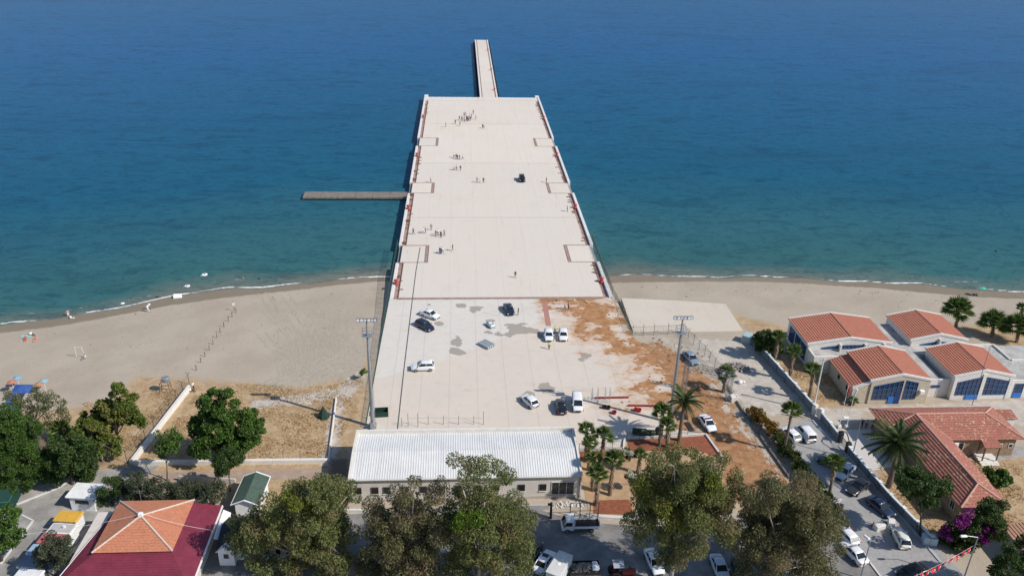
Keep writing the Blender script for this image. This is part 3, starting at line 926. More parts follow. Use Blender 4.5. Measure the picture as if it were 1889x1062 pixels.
def window(parent, wx, wz, sx, sz, y, frame, pane, facing='s', cols=2, rows=1, dep=.08, fr=.07, name='window', sill=None):
    """frame with bars (part) and its pane (sub-part) on a wall; facing s (-Y) or w (-X)"""
    b = MB(); g = MB(); e = MB()
    def bx(m_, a0, a1, z0, z1, d0, d1):
        if facing == 's': m_.box(a0, a1, y - d1, y - d0, z0, z1)
        elif facing == 'n': m_.box(a0, a1, y + d0, y + d1, z0, z1)
        elif facing == 'w': m_.box(y - d1, y - d0, a0, a1, z0, z1)
        else: m_.box(y + d0, y + d1, a0, a1, z0, z1)
    x0, x1, z0, z1 = wx - sx / 2, wx + sx / 2, wz - sz / 2, wz + sz / 2
    bx(b, x0, x1, z1 - fr, z1, .003, dep); bx(b, x0, x1, z0, z0 + fr, .003, dep)
    bx(b, x0, x0 + fr, z0 + fr, z1 - fr, .003, dep); bx(b, x1 - fr, x1, z0 + fr, z1 - fr, .003, dep)
    for k in range(1, cols):
        c = x0 + sx * k / cols; bx(b, c - fr * .35, c + fr * .35, z0 + fr, z1 - fr, .003, dep * .8)
    for k in range(1, rows):
        c = z0 + sz * k / rows; bx(b, x0 + fr, x1 - fr, c - fr * .35, c + fr * .35, .003, dep * .7)
    w = b.build(name, frame, parent)
    bx(g, x0 + fr, x1 - fr, z0 + fr, z1 - fr, .005, .025)
    g.build('pane', pane, w)
    if sill:
        bx(e, x0 - .06, x1 + .06, z0 - .1, z0 - .004, .003, dep + .06)
        e.build('sill', sill, w)
    return w

# long white shed
SX0, SX1, SY0, SY1 = -16.3, 17.0, 95.0, 105.5
shed = thing('shed', 'long low cream shed with a white corrugated metal roof in front of the yard', 'shed', ((SX0 + SX1) / 2, SY0, 0))
hx = (SX1 - SX0) / 2; dp = SY1 - SY0
b = MB()
b.add([(-hx, 0, 0), (hx, 0, 0), (hx, dp, 0), (-hx, dp, 0), (-hx, 0, 4.15), (hx, 0, 4.15), (hx, dp, 4.3), (-hx, dp, 4.3), (-hx, dp * .5, 4.72), (hx, dp * .5, 4.72)],
      [(0, 1, 5, 4), (2, 3, 7, 6), (1, 2, 6, 9, 5), (3, 0, 4, 8, 7), (4, 5, 9, 8), (8, 9, 6, 7)])
b.build('wall', M_cream, shed)
roof_plane([(-hx + .3, -.28, 4.16), (hx - .3, -.28, 4.16), (hx - .3, dp * .5, 4.86), (-hx + .3, dp * .5, 4.86)], ribs=.36, lift=.04).build('roof_slope', M_sheet, shed)
roof_plane([(hx - .3, dp - .3, 4.40), (-hx + .3, dp - .3, 4.40), (-hx + .3, dp * .5 + .01, 4.86), (hx - .3, dp * .5 + .01, 4.86)], ribs=.36, lift=.04).build('roof_slope', M_sheet, shed)
b = MB(); b.box(-hx - .02, hx + .02, dp - .28, dp + .06, 4.2, 4.98); b.build('back_parapet', M_trim, shed)
for s in (-1, 1):
    b = MB()
    x0, x1 = sorted((s * (hx + .04), s * (hx - .28)))
    prof = [(-.3, 4.0), (dp - .3, 4.2), (dp - .3, 4.93), (dp * .5, 5.08), (-.3, 4.42)]
    b.add([(x0, y, z) for y, z in prof] + [(x1, y, z) for y, z in prof], [(0, 1, 2, 3, 4), (9, 8, 7, 6, 5)] + [(i, 5 + i, 5 + (i + 1) % 5, (i + 1) % 5) for i in range(5)])
    b.build('side_parapet', M_trim, shed)
b = MB(); b.box(-hx + .3, hx - .3, -.42, -.29, 4.0, 4.14); b.build('gutter', M_trim, shed)
b = MB(); b.bev(-hx - .08, hx + .08, -.08, -.003, 0, .45, .02); b.build('plinth', mat('shed_plinth', (.45, .41, .37), .9, .15, 1), shed)
for s in (-1, 1):
    b = MB(); b.bar((s * (hx - .25), -.12, .05), (s * (hx - .25), -.12, 4.05), .07, n=8); b.build('downpipe', M_brown, shed)
xs_w = [-15.1, -12.7, -11.0, -8.4, -5.8, -3.2, -.6, 2.0, 4.6, 8.3, 11.4]
for x in xs_w:
    window(shed, x - (SX0 + SX1) / 2, 1.95, 1.05, 1.2, 0, M_brown, M_glass, cols=1, dep=.09, sill=M_trim)
window(shed, 14.3 - (SX0 + SX1) / 2, 1.75, 3.3, 2.3, 0, mat('white_shop_frame', (.6, .6, .58), .5, .05), M_glass, cols=3, dep=.10, name='shop_window')

# the four gabled halls joined by a flat roof
def hall(label, x0, x1, y0, y1, eave=4.75, ridge=5.9, wallm=None):
    h = thing('hall', label, 'building', ((x0 + x1) / 2, y0, 0), 0, 'gabled halls with red tiled roofs')
    hx = (x1 - x0) / 2; d = y1 - y0
    b = MB()
    z = [(-hx, 0), (hx, 0), (hx, eave), (0, ridge - .12), (-hx, eave)]
    b.add([(a, 0, c) for a, c in z] + [(a, d, c) for a, c in z], [(0, 1, 2, 3, 4), (9, 8, 7, 6, 5)] + [(i, 5 + i, 5 + (i + 1) % 5, (i + 1) % 5) for i in range(5)])
    b.build('wall', wallm or M_trim, h)
    e = eave + .02
    roof_plane([(-hx - .25, d - .25, e - .05), (-hx - .25, .25, e - .05), (0, .25, ridge), (0, d - .25, ridge)], .48, .085).build('roof_slope', M_tileA, h)
    roof_plane([(hx + .1, .25, e - .03), (hx + .1, d - .25, e - .03), (.01, d - .25, ridge), (.01, .25, ridge)], .48, .085).build('roof_slope', M_tileA, h)
    for y in (-.1, d - .2):
        b = MB()
        prof = [(-hx - .3, eave - .3), (-hx - .3, eave + .12), (0, ridge + .2), (hx + .3, eave + .12), (hx + .3, eave - .3), (0, ridge - .2)]
        b.add([(a, y, c) for a, c in prof] + [(a, y + .3, c) for a, c in prof], [(5, 4, 3, 2), (5, 2, 1, 0), (6, 7, 8, 11), (11, 8, 9, 10)] + [(i, (i + 1) % 6, 6 + (i + 1) % 6, 6 + i) for i in range(6)])
        b.build('gable_coping', M_trim, h)
    b = MB(); b.tube([(0, .2, ridge + .03), (0, d - .2, ridge + .03)], [.11, .11], 8); b.build('ridge_cap', mat('dark_ridge', (.22, .12, .09), .9, .3, 3), h)
    return h, hx, d
hA, ax, ad = hall('red-roofed hall nearest the beach wall with tall blue windows on its left side', 64.2, 80.0, 130.9, 141.0)
hB, bx_, bd = hall('red-roofed hall at the back right, next to the big fan palm', 84.5, 95.2, 132.0, 142.0)
hC, cx_, cd = hall('red-roofed stone hall with a lower side roof, just behind the flagpoles', 70.4, 80.9, 118.0, 128.0, wallm=M_ashlar)
hD, dx_, dd = hall('red-roofed hall with two wide blue-framed front windows at the right edge', 85.8, 96.4, 119.0, 129.0)

def slant_window(h, x0, x1, z0, zl, zr, y, frame, pane, cols, rows, door=None):
    """front glazing under a sloping gable: top runs from zl to zr"""
    f = MB(); g = MB()
    top = lambda x: zl + (zr - zl) * (x - x0) / (x1 - x0)
    def slab(m_, xa, xb, za, zb, zc, zd, d0, d1):       # quad (xa,za)-(xb,zb) bottom, zd,zc top
        m_.add([(xa, y - d1, za), (xb, y - d1, zb), (xb, y - d1, zc), (xa, y - d1, zd), (xa, y - d0, za), (xb, y - d0, zb), (xb, y - d0, zc), (xa, y - d0, zd)],
               [(0, 1, 2, 3), (7, 6, 5, 4), (0, 4, 5, 1), (1, 5, 6, 2), (2, 6, 7, 3), (3, 7, 4, 0)])
    w = .07
    for k in range(cols + 1):
        x = x0 + (x1 - x0) * k / cols
        a = max(x0, x - w / 2); c = min(x1, x + w / 2)
        slab(f, a, c, z0, z0, top(c), top(a), .003, .10)
    for k in range(rows + 1):
        t = k / rows
        za = z0 + (zl - z0) * t; zb = z0 + (zr - z0) * t
        slab(f, x0, x1, za - w / 2, zb - w / 2, zb + w / 2, za + w / 2, .003, .085)
    o = f.build('window', frame, h)
    slab(g, x0 + .02, x1 - .02, z0 + .02, z0 + .02, top(x1) - .02, top(x0) - .02, .004, .02)
    g.build('pane', pane, o)
    return o
def door(h, x0, x1, z1, y, m):
    b = MB(); b.box(x0, x1, y - .13, y - .004, .02, z1)
    o = b.build('door', m, h)
    b = MB(); b.cbox((x0 + .15, y - .16, z1 * .45), .05, .05, .3); b.build('handle', M_steel, o)
slant_window(hC, -4.6, .4, .9, 3.6, 4.7, 0, M_bluef, M_glassb, 6, 3)
slant_window(hC, .9, 3.1, .9, 4.7, 4.2, 0, M_bluef, M_glassb, 3, 4)
door(hC, -1.75, -.75, 1.5, 0, M_blue); door(hC, -.7, .35, 2.3, 0, mat('dark_blue_door', (.02, .05, .16), .4, .2))
b = MB(); b.bev(3.5, 4.3, -.6, -.004, 2.2, 2.8, .04); b.build('air_conditioner', M_white, hC)
slant_window(hD, -4.7, -.35, .95, 3.5, 4.6, 0, M_bluef, M_glassb, 6, 3)
slant_window(hD, .3, 4.7, .95, 4.6, 3.7, 0, M_bluef, M_glassb, 5, 3)
door(hD, -2.6, -.4, .95, 0, M_blue)
b = MB(); b.box(-.35, .3, -.16, -.003, 0, 5.2); b.build('pillar', M_trim, hD)
b = MB(); b.box(-5.35, -4.75, -.1, -.003, 0, 4.4); b.build('pillar', M_trim, hD)
b = MB(); b.box(4.75, 5.3, -.1, -.003, 0, 4.3); b.build('pillar', M_trim, hD)
for x0, x1, a, c in ((-5.4, -2.2, 3.9, 4.35), (-1.8, 2.6, 4.35, 4.4), (3.0, 6.0, 4.3, 3.9)):
    slant_window(hA, x0, x1, 3.62, a, c, 0, M_bluef, M_glassb, 6 if x0 == -1.8 else 4, 1)
for x in (-2.0, 2.8, 6.4):
    b = MB(); b.box(x - .16, x + .16, -.7, -.003, 3.3, 4.75); b.build('buttress', M_trim, hA)
for x0, x1, a, c in ((-3.6, -.4, 3.75, 4.35), (.3, 3.6, 4.35, 3.85)):
    slant_window(hB, x0, x1, 3.62, a, c, 0, M_bluef, M_glassb, 5, 1)
b = MB(); b.box(-.2, .12, -.6, -.003, 3.3, 5.0); b.build('buttress', M_trim, hB)
for y in (1.3, 4.1, 7.1):
    window(hA, y + .6, 2.2, 2.5, 3.0, -ax, M_bluef, glass('shaded_blue_glass', (.012, .02, .06)), 'w', 4, 3, .1)

flat = thing('flat_roof_block', 'low pale block with a stained flat roof joining the red-roofed halls', 'building', (82, 119.3, 0))
for i, (x0, x1, y0, y1, z) in enumerate([(64.6, 80.2, 128.4, 130.85, 3.3), (80.25, 84.4, 120.2, 141.0, 3.31), (84.45, 112, 129.1, 131.95, 3.3), (96.5, 112, 119.6, 129.05, 3.32), (68.2, 80.2, 128.05, 128.35, 3.2)]):
    b = MB(); b.box(x0 - 82, x1 - 82, y0 - 119.3, y1 - 119.3, 0, z)
    b.build('block', [M_flat] if i < 4 else [M_trim], flat)
for x0, x1, y0, y1 in ((64.3, 80.2, 128.0, 128.38), (80.95, 85.75, 119.9, 120.18), (96.45, 112, 119.3, 119.58), (64.3, 64.58, 128.4, 130.85), (84.45, 100.9, 131.97, 132.2), (100.6, 100.9, 126.6, 131.9), (100.9, 112, 126.3, 126.6)):
    b = MB(); b.box(x0 - 82, x1 - 82, y0 - 119.3, y1 - 119.3, 0 if y0 < 120.5 or x0 < 64.4 or y0 == 128.0 else 3.25, 3.62)
    b.build('parapet', M_trim, flat)
window(flat, 1.2, 2.2, 1.6, .55, .6, M_bluef, M_glassb, 's', 3, 1)
o = window(flat, 16.2, 1.5, 1.7, 2.9, 0, M_bluef, M_glassb, 's', 2, 2)
b = MB(); b.box(15.4, 17.0, -.11, -.003, .05, 1.0); b.build('door', M_blue, flat)
lt = thing('side_annex', 'narrow annex with its own small red roof against the stone hall', 'building', (69.0, 118.2, 0))
b = MB(); b.add([(-1.6, 0, 0), (1.38, 0, 0), (1.38, 0, 4.2), (-1.6, 0, 3.1), (-1.6, 9.6, 0), (1.38, 9.6, 0), (1.38, 9.6, 4.2), (-1.6, 9.6, 3.1)], [(0, 1, 2, 3), (7, 6, 5, 4), (1, 5, 6, 2), (4, 0, 3, 7), (3, 2, 6, 7)])
b.build('wall', M_ashlar, lt)
roof_plane([(-1.85, 9.7, 3.08), (-1.85, .35, 3.08), (1.37, .35, 4.28), (1.37, 9.7, 4.28)], .46, .08).build('roof_slope', M_tileA, lt)
b = MB(); b.add([(-1.7, -.1, 2.9), (1.38, -.1, 4.05), (1.38, -.1, 4.45), (-1.7, -.1, 3.3), (-1.7, .32, 2.9), (1.38, .32, 4.05), (1.38, .32, 4.45), (-1.7, .32, 3.3)], [(0, 1, 2, 3), (7, 6, 5, 4), (2, 6, 7, 3), (0, 3, 7, 4)])
b.build('gable_coping', M_trim, lt)
for y in (2.0, 5.5): window(lt, y, 2.0, .7, .8, -1.6, M_brown, M_glass, 'w', 1, 1)

# L-shaped office building
off = thing('office_building', 'L-shaped brown stone building with a mossy red hipped tile roof', 'building', (72.4, 87, 0))
def W2(x, y, z): return (x - 72.4, y - 87, z)
EV, RG = 3.5, 5.5
b = MB(); b.box(69.7 - 72.4, 75.6 - 72.4, .7, 19.0, 0, EV); b.box(68.0 - 72.4, 87.3 - 72.4, 102.95 - 87, 110.6 - 87, 0, EV - .02)
b.build('wall', M_rubble, off)
wE, wW, wS = 76.3, 68.5, 87.0
X0, X1, Y0, Y1 = 67.0, 88.2, 102.4, 111.4
yr, xr = 106.8, 72.2
def rp(n, pts): roof_plane([W2(*q) for q in pts], .46, .075).build(n, M_tileB, off)
rp('roof_slope', [(X0, Y1, EV), (X0, yr - 1.2, EV), (xr, yr, RG)])
rp('roof_slope', [(X1, Y1, EV), (X0, Y1, EV), (xr, yr, RG), (83.7, yr, RG)])
rp('roof_slope', [(X1, Y0, EV), (X1, Y1, EV), (83.7, yr, RG)])
rp('roof_slope', [(wE, Y0, EV), (X1, Y0, EV), (83.7, yr, RG), (xr, yr, RG)])
rp('roof_slope', [(wW, yr - .9, EV), (wW + .6, wS, EV), (xr + .3, 89.6, RG), (xr, yr, RG)])
rp('roof_slope', [(wW + .6, wS, EV), (wE, wS, EV), (xr + .3, 89.6, RG)])
rp('roof_slope', [(wE, wS, EV), (wE, Y0, EV), (xr, yr, RG), (xr + .3, 89.6, RG)])
rp('roof_slope', [(88.3, 108.3, 3.2), (90.8, 108.3, 3.2), (90.8, 110.5, 3.6), (88.3, 110.5, 3.6)])
for a, c in [((X0, Y1, EV), (xr, yr, RG)), ((X0, yr - 1.2, EV), (xr, yr, RG)), ((83.7, yr, RG), (X1, Y1, EV)), ((83.7, yr, RG), (X1, Y0, EV)), ((xr, yr, RG), (83.7, yr, RG)),
             ((xr, yr, RG), (xr + .3, 89.6, RG)), ((xr + .3, 89.6, RG), (wW + .6, wS, EV)), ((xr + .3, 89.6, RG), (wE, wS, EV)), ((xr, yr, RG), (wE, Y0, EV))]:
    b = MB(); b.tube([Vector(W2(*a)) + Vector((0, 0, .05)), Vector(W2(*c)) + Vector((0, 0, .05))], [.14, .14], 8); b.build('ridge_tiles', M_ridge, off)
b = MB(); b.box(88.4 - 72.4, 90.6 - 72.4, 21.5, 23.3, 0, 3.15); b.build('side_room', M_trim, off)
for x in (78.4, 84.9, 86.6):
    window(off, x - 72.4, 1.9, 1.0 if x < 80 else .7, 1.5 if x < 80 else .8, 102.95 - 87, M_trim, M_glass, 's', 1, 1, .08)
b = MB(); b.bev(76.9 - 72.4, 77.8 - 72.4, 102.55 - 87, 102.94 - 87, 2.2, 2.8, .04); b.build('air_conditioner', M_white, off)
for y in (89.5, 92.5, 95.5, 98.5): window(off, y - 87, 1.9, 1.1, 1.4, 69.7 - 72.4, M_trim, M_glass, 'w', 2, 1, .08)
pr = roof_plane([W2(80.9, 100.9, 3.05), W2(83.8, 100.9, 3.05), W2(83.6, 102.7, 3.62), W2(81.1, 102.7, 3.62)], .45, .06).build('porch_roof', M_tileB, off)
for x in (81.2, 83.5):
    b = MB(); b.box(x - 72.48, x - 72.32, 14.0, 14.16, .5, 3.1); b.build('porch_post', M_brown, off)
for k in range(4):
    b = MB(); b.box(80.9 - 72.4, 83.9 - 72.4, 14.6 - .42 * k, 15.9, .12 * (3 - k), .12 * (4 - k)); b.build('step', M_trim, off)
b = MB(); b.cbox((82.0 - 72.4, 15.9, 1.6), 1.1, .1, 2.2); b.build('door', M_brown, off)
sheet('garden_path', [(1752, 822), (1889, 822), (1889, 842), (1830, 850), (1790, 842)], .006, M_path)
setting(bpy.data.objects['garden_path'], 'grey path in front of the office porch')

# maroon-roofed restaurant with a clay pyramid on top
res = thing('restaurant', 'building with a maroon metal roof and an orange clay tile pyramid', 'building', (-41.3, 79, 0))
def W3(x, y, z): return (x + 41.3, y - 79, z)
mx0, mx1, my0, my1 = -49.9, -33.0, 76.0, 91.2
b = MB(); b.box(mx0 + 41.3 + .6, mx1 + 41.3 - .6, my0 - 79 + .5, my1 - 79 - .6, 0, 2.8)
b.build('wall', mat('restaurant_wall', (.6, .55, .5), .8, .1), res)
p0, p1, q0, q1 = -45.9, -36.6, 81.3, 90.4
er, ep, ap = 3.0, 4.25, 6.6
for pts in ([(mx0, my0, er), (mx1, my0, er), (p1, q0, ep), (p0, q0, ep)], [(mx1, my0, er), (mx1, my1, er), (p1, q1, ep - .3), (p1, q0, ep)], [(mx1, my1, er), (mx0 + 3.2, my1, er), (p0, q1, ep - .3), (p1, q1, ep - .3)], [(mx0 + 3.2, my1, er), (mx0, my0, er), (p0, q0, ep), (p0, q1, ep - .3)]):
    pass
# one shallow metal roof falling to all sides, laid as four slopes
C0 = (p0, q0, ep); C1 = (p1, q0, ep); C2 = (p1, q1, ep); C3 = (p0, q1, ep)
for pts in ([(mx0, my0, er), (mx1, my0, er), C1, C0], [(mx1, my0, er), (mx1, my1, er), C2, C1], [(mx1, my1, er), (mx0 + 2.8, my1, er), C3, C2], [(mx0 + 2.8, my1, er), (mx0, my0, er), C0, C3]):
    roof_plane([W3(*q) for q in pts], .36, .035).build('metal_roof_slope', M_maroon, res)
b = MB(); b.box(p0 + 41.3, p1 + 41.3, q0 - 79, q1 - 79, ep - .2, ep + .25); b.build('pyramid_base', M_brown, res)
ax_ = ((p0 + p1) / 2, (q0 + q1) / 2 - .6, ap)
k0, k1, l0, l1, ez = p0 - .25, p1 + .25, q0 - .25, q1 + .25, ep + .25
cor = [(k0, l0, ez), (k1, l0, ez), (k1, l1, ez), (k0, l1, ez)]
for i in range(4):
    roof_plane([W3(*cor[i]), W3(*cor[(i + 1) % 4]), W3(*ax_)], .36, .06).build('tile_slope', M_tileC, res)
    b = MB(); b.tube([Vector(W3(*cor[i])) + Vector((0, 0, .08)), Vector(W3(*ax_)) + Vector((0, 0, .08))], [.12, .12], 8); b.build('hip_tiles', mat('pale_hip_mortar', (.55, .47, .40), .9, .25, 4, .4), res)
b = MB(); b.cbox((W3(*ax_)[0], W3(*ax_)[1], ap + .2), .5, .5, .5); b.build('chimney_cap', M_white, res)
b = MB(); b.bar(W3(-43.5, 90.9, 3), W3(-43.5, 90.9, 6.3), .03); b.bar(W3(-44.2, 90.9, 6.0), W3(-42.8, 90.9, 6.0), .02); b.bar(W3(-43.9, 90.9, 5.7), W3(-43.1, 90.9, 5.7), .02)
b.build('aerial', M_steel, res)
b = MB(); b.box(mx1 + 41.3 - .12, mx1 + 41.3 + .1, my0 - 79, my1 - 79, er - .22, er + .05); b.build('gutter', M_white, res)
b = MB()
for k in range(1):
    b.tube([W3(mx0 + 2.9, my1 + .06, er), W3(mx0, my0 - .06, er)], [.1, .1], 8)
b.build('verge_trim', M_white, res)

# green-roofed cabin
cab = thing('cabin', 'small white cabin with a dark green shingle roof', 'cabin', (-30.1, 91.9, 0), R_(-3))
b = MB(); z = [(-1.5, 0), (1.5, 0), (1.5, 2.75), (0, 3.35), (-1.5, 2.75)]
b.add([(a, 0, c) for a, c in z] + [(a, 5.5, c) for a, c in z], [(0, 1, 2, 3, 4), (9, 8, 7, 6, 5)] + [(i, 5 + i, 5 + (i + 1) % 5, (i + 1) % 5) for i in range(5)])
b.build('wall', M_white, cab)
M_grnroof = tiles('dark_green_shingle', (.075, .115, .09), .35)
roof_plane([(-1.85, 5.8, 2.68), (-1.85, -.3, 2.68), (0, -.3, 3.5), (0, 5.8, 3.5)], .3, .035).build('roof_slope', M_grnroof, cab)
roof_plane([(1.85, -.3, 2.68), (1.85, 5.8, 2.68), (.01, 5.8, 3.5), (.01, -.3, 3.5)], .3, .035).build('roof_slope', M_grnroof, cab)
for y in (-.36, 5.82):
    b = MB(); b.tube([(-1.95, y, 2.66), (0, y, 3.52), (1.95, y, 2.66)], [.09] * 3, 6); b.build('barge_board', M_white, cab)
for s in (-1, 1):
    b = MB(); b.bar((s * 1.93, -.35, 2.64), (s * 1.93, 5.85, 2.64), .07); b.build('gutter', M_white, cab)
window(cab, 2.6, 1.5, 1.0, 1.0, 1.5, M_white, M_glass, 'e', 2, 1, .06)

# small white lodge under the trees
lod = thing('lodge', 'small white weatherboard lodge with a dark roof under the gum tree', 'cabin', (-31.6, 84.0, 0), R_(-2))
b = MB(); b.box(0, 9.0, .1, 5.0, 0, 2.5); b.build('wall', M_white, lod)
M_dkroof = mat('black_felt_roof', (.035, .037, .04), .85, .25, 1.5, .3)
roof_plane([(-.35, -.4, 2.45), (9.4, -.4, 2.45), (9.4, 2.55, 3.6), (-.35, 2.55, 3.6)], .35, .03).build('roof_slope', M_dkroof, lod)
roof_plane([(9.4, 5.4, 2.45), (-.35, 5.4, 2.45), (-.35, 2.56, 3.6), (9.4, 2.56, 3.6)], .35, .03).build('roof_slope', M_dkroof, lod)
b = MB(); b.add([(0, -.9, 0), (2.0, -.9, 0), (2.0, -.9, 2.4), (1.0, -.9, 3.1), (0, -.9, 2.4), (0, .09, 0), (2.0, .09, 0), (2.0, .09, 2.4), (1.0, .09, 3.1), (0, .09, 2.4)], [(0, 1, 2, 3, 4), (5, 0, 4, 9), (1, 6, 7, 2), (4, 3, 8, 9), (3, 2, 7, 8)])
b.build('porch', M_white, lod)
b = MB(); b.tube([(-.2, -1.0, 2.32), (1.0, -1.0, 3.2), (2.2, -1.0, 2.32)], [.09] * 3, 6); b.build('barge_board', M_white, lod)
window(lod, 1.0, 1.6, .8, .9, -.9, M_white, M_glass, 's', 1, 1, .06)
for x in (3.0, 4.0, 6.0, 7.4): window(lod, x, 1.5, .75, 1.1, .1, M_white, M_glass, 's', 1, 1, .06)

# lean-to awning (white fabric) and folded blue flag between restaurant and lodge
aw = MB()
aw.add([(-32.7, 90.5, 2.9), (-32.6, 85.0, 2.8), (-31.2, 85.2, 2.3), (-31.7, 90.4, 2.4), (-32.0, 88, 2.7)], [(0, 1, 4), (1, 2, 4), (2, 3, 4), (3, 0, 4)])
o = aw.build('awning', M_white); sm = o.modifiers.new('thickness', 'SOLIDIFY'); sm.thickness = .04
tag(o, 'white fabric awning stretched beside the maroon roof', 'awning')

# kiosks down the left path
def kiosk(px, py, z, sx, sy, h, wallc, roofc, label, rz=-.12, kind='box'):
    q = P(px, py, z)
    k = thing('kiosk', label, 'kiosk', (q.x, q.y, 0), rz, 'kiosks along the left path')
    wm = mat('kiosk_wall_%s' % wallc[0], wallc[1], .5, .08, 1); rm = mat('kiosk_roof_%s' % roofc[0], roofc[1], .6, .15, 1)
    b = MB(); b.bev(-sx / 2, sx / 2, -sy / 2, sy / 2, 0, h - .15, .08); b.build('body', wm, k)
    b = MB(); b.bev(-sx / 2 - .15, sx / 2 + .15, -sy / 2 - .1, sy / 2 + .1, h - .148, h + .12, .1)
    r = b.build('roof', rm, k)
    if kind == 'shutter':
        b = MB(); b.cbox((.1, -.1, h + .17), .5, .35, .1); b.build('roof_hatch', rm, r)
    if kind == 'tray':
        b = MB(); b.box(-sx / 2 + .15, sx / 2 - .15, -sy / 2 + .15, sy / 2 - .15, h + .123, h + .15); b.build('roof_inset', mat('grey_roof_inset', (.42, .41, .40), .8, .1), r)
        b = MB(); b.cbox((.3, .1, h + .3), .3, .25, .3); b.build('fan', M_white, r)
    window(k, 0, 1.5, sy * .7, .9, -sx / 2, M_white, M_glass, 'w', 1, 1, .06, name='serving_hatch')
    window(k, 0, 1.5, sx * .6, .8, -sy / 2, M_white, M_glass, 's', 1, 1, .05, name='serving_hatch')
    return k
W_ = ('white', (.74, .74, .73))
k1 = kiosk(157, 903, 2.5, 3.6, 2.7, 2.4, W_, W_, 'white kiosk with a wide overhanging white top, farthest up the path')
k1.children[1].scale = (1.12, 1.1, 1)
kiosk(125, 950, 2.3, 3.0, 1.9, 2.2, W_, ('amber', (.62, .36, .06)), 'white kiosk with an amber yellow roof', kind='shutter')
kiosk(113, 973, 2.3, 3.2, 1.8, 2.15, W_, ('offwhite', (.68, .68, .66)), 'white kiosk with a grey inset in its roof', kind='tray')
kiosk(96, 991, 2.3, 3.2, 1.7, 2.15, W_, ('red', (.46, .13, .14)), 'white kiosk with a faded red roof')
kiosk(72, 1011, 2.3, 2.6, 1.7, 2.1, ('bluewall', (.16, .26, .42)), ('paleblue', (.30, .42, .56)), 'small kiosk with a pale blue roof, partly under the grey-green bush')
kiosk(56, 1035, 2.3, 2.6, 1.7, 2.1, ('navy', (.06, .10, .22)), ('slate', (.20, .24, .30)), 'dark blue kiosk with a slate grey roof')
kiosk(50, 1058, 2.3, 3.0, 1.8, 2.1, W_, ('offwhite2', (.70, .71, .72)), 'white rounded kiosk at the bottom of the path')
# green tent
q = P(2, 930, 0)
tn = thing('tent', 'dark green canvas tent cut off by the left edge of the photo', 'tent', (q.x, q.y, 0), .15)
b = MB(); b.add([(-3, -1.8, 0), (2, -1.8, 0), (2, 1.8, 0), (-3, 1.8, 0), (-3, -1.8, 1.7), (1.8, -1.7, 1.7), (1.8, 1.7, 1.7), (-3, 1.8, 1.7), (-3, 0, 2.6), (1.3, 0, 2.6)],
      [(0, 1, 5, 4), (1, 2, 6, 5), (2, 3, 7, 6), (4, 5, 9, 8), (6, 7, 8, 9), (5, 6, 9)])
b.build('canvas', mat('dark_green_canvas', (.012, .045, .036), .8, .2, 2), tn)
b = MB(); b.tube([(-3, -1.83, 1.7), (1.83, -1.73, 1.7), (1.83, 1.73, 1.7)], [.04] * 3, 6); b.build('seam', mat('teal_tape', (.05, .22, .19), .6, .1), tn)

# wall and tiled roof at the lower right corner
cr = thing('corner_house', 'grey house with a pale terracotta roof at the lower right edge', 'building', (76.5, 79.5, 0))
b = MB(); b.box(-2.6, 9, -8, 3.6, 0, 2.6); b.build('wall', mat('grey_render', (.34, .33, .33), .9, .12, .5, .2), cr)
roof_plane([(-3.0, 4.6, 2.7), (-3.0, -8, 2.7), (3, -8, 4.2), (3, 4.6, 4.2)], .45, .07).build('roof_slope', tiles('pale_terracotta_tile', (.46, .26, .17), .25), cr)
roof_plane([(9.4, -8, 2.7), (9.4, 4.6, 2.7), (3.01, 4.6, 4.2), (3.01, -8, 4.2)], .45, .07).build('roof_slope', tiles('pale_terracotta_tile_b', (.46, .26, .17), .25), cr)

# ------------------------------------------------------------------ walls, fences, gates
def along(pts, step):
    """points every step metres along a polyline, with headings"""
    out = []
    for a, c in zip(pts[:-1], pts[1:]):
        d = c - a; L = Vector((d.x, d.y)).length
        n = max(1, round(L / step))
        for k in range(n): out.append((a + d * (k / n), math.atan2(d.y, d.x)))
    out.append((pts[-1], out[-1][1]))
    return out

def wire_fence(pts, h, step, label, wire, postm, rake=0.0, vstep=.3, hstep=.5, name='wire_fence', postr=.045, arms=True, side=1):
    pts = [Vector(q) for q in pts]
    root = thing(name, label, 'fence', tuple(pts[0]))
    o0 = pts[0]
    st = along(pts, step)
    b = MB()
    b.bar((0, 0, -.2), (0, 0, h), postr, n=6)
    if arms:
        b.bar((0, 0, h), (0, .35, h + .4), postr * .7, n=5); b.bar((0, 0, h), (0, -.35, h + .4), postr * .7, n=5)
    pm = b.mesh('post', postm)
    for q, a in st: link('post', pm, root, tuple(q - o0), a)
    w = MB()
    for (q, a), (r, _) in zip(st[:-1], st[1:]):
        q = q - o0; r = r - o0
        z = .1
        while z <= h + .01:
            w.bar(q + Vector((0, 0, z)), r + Vector((0, 0, z)), .012, n=3, cap=False); z += hstep
        n = max(1, int((r - q).length / vstep))
        for k in range(n):
            c = q + (r - q) * (k / n)
            w.bar(c + Vector((0, 0, .1)), c + Vector((0, 0, h)), .011, n=3, cap=False)
    tag(w.build('wire_mesh', wire, root), None, None, None, 'stuff')
    b = MB()
    for (q, a), (r, _) in zip(st[:-1], st[1:]): b.bar(q - o0 + Vector((0, 0, h - .02)), r - o0 + Vector((0, 0, h - .02)), .022, n=5, cap=False)
    tag(b.build('top_rail', postm, root), None, None, None, 'stuff')
    return root

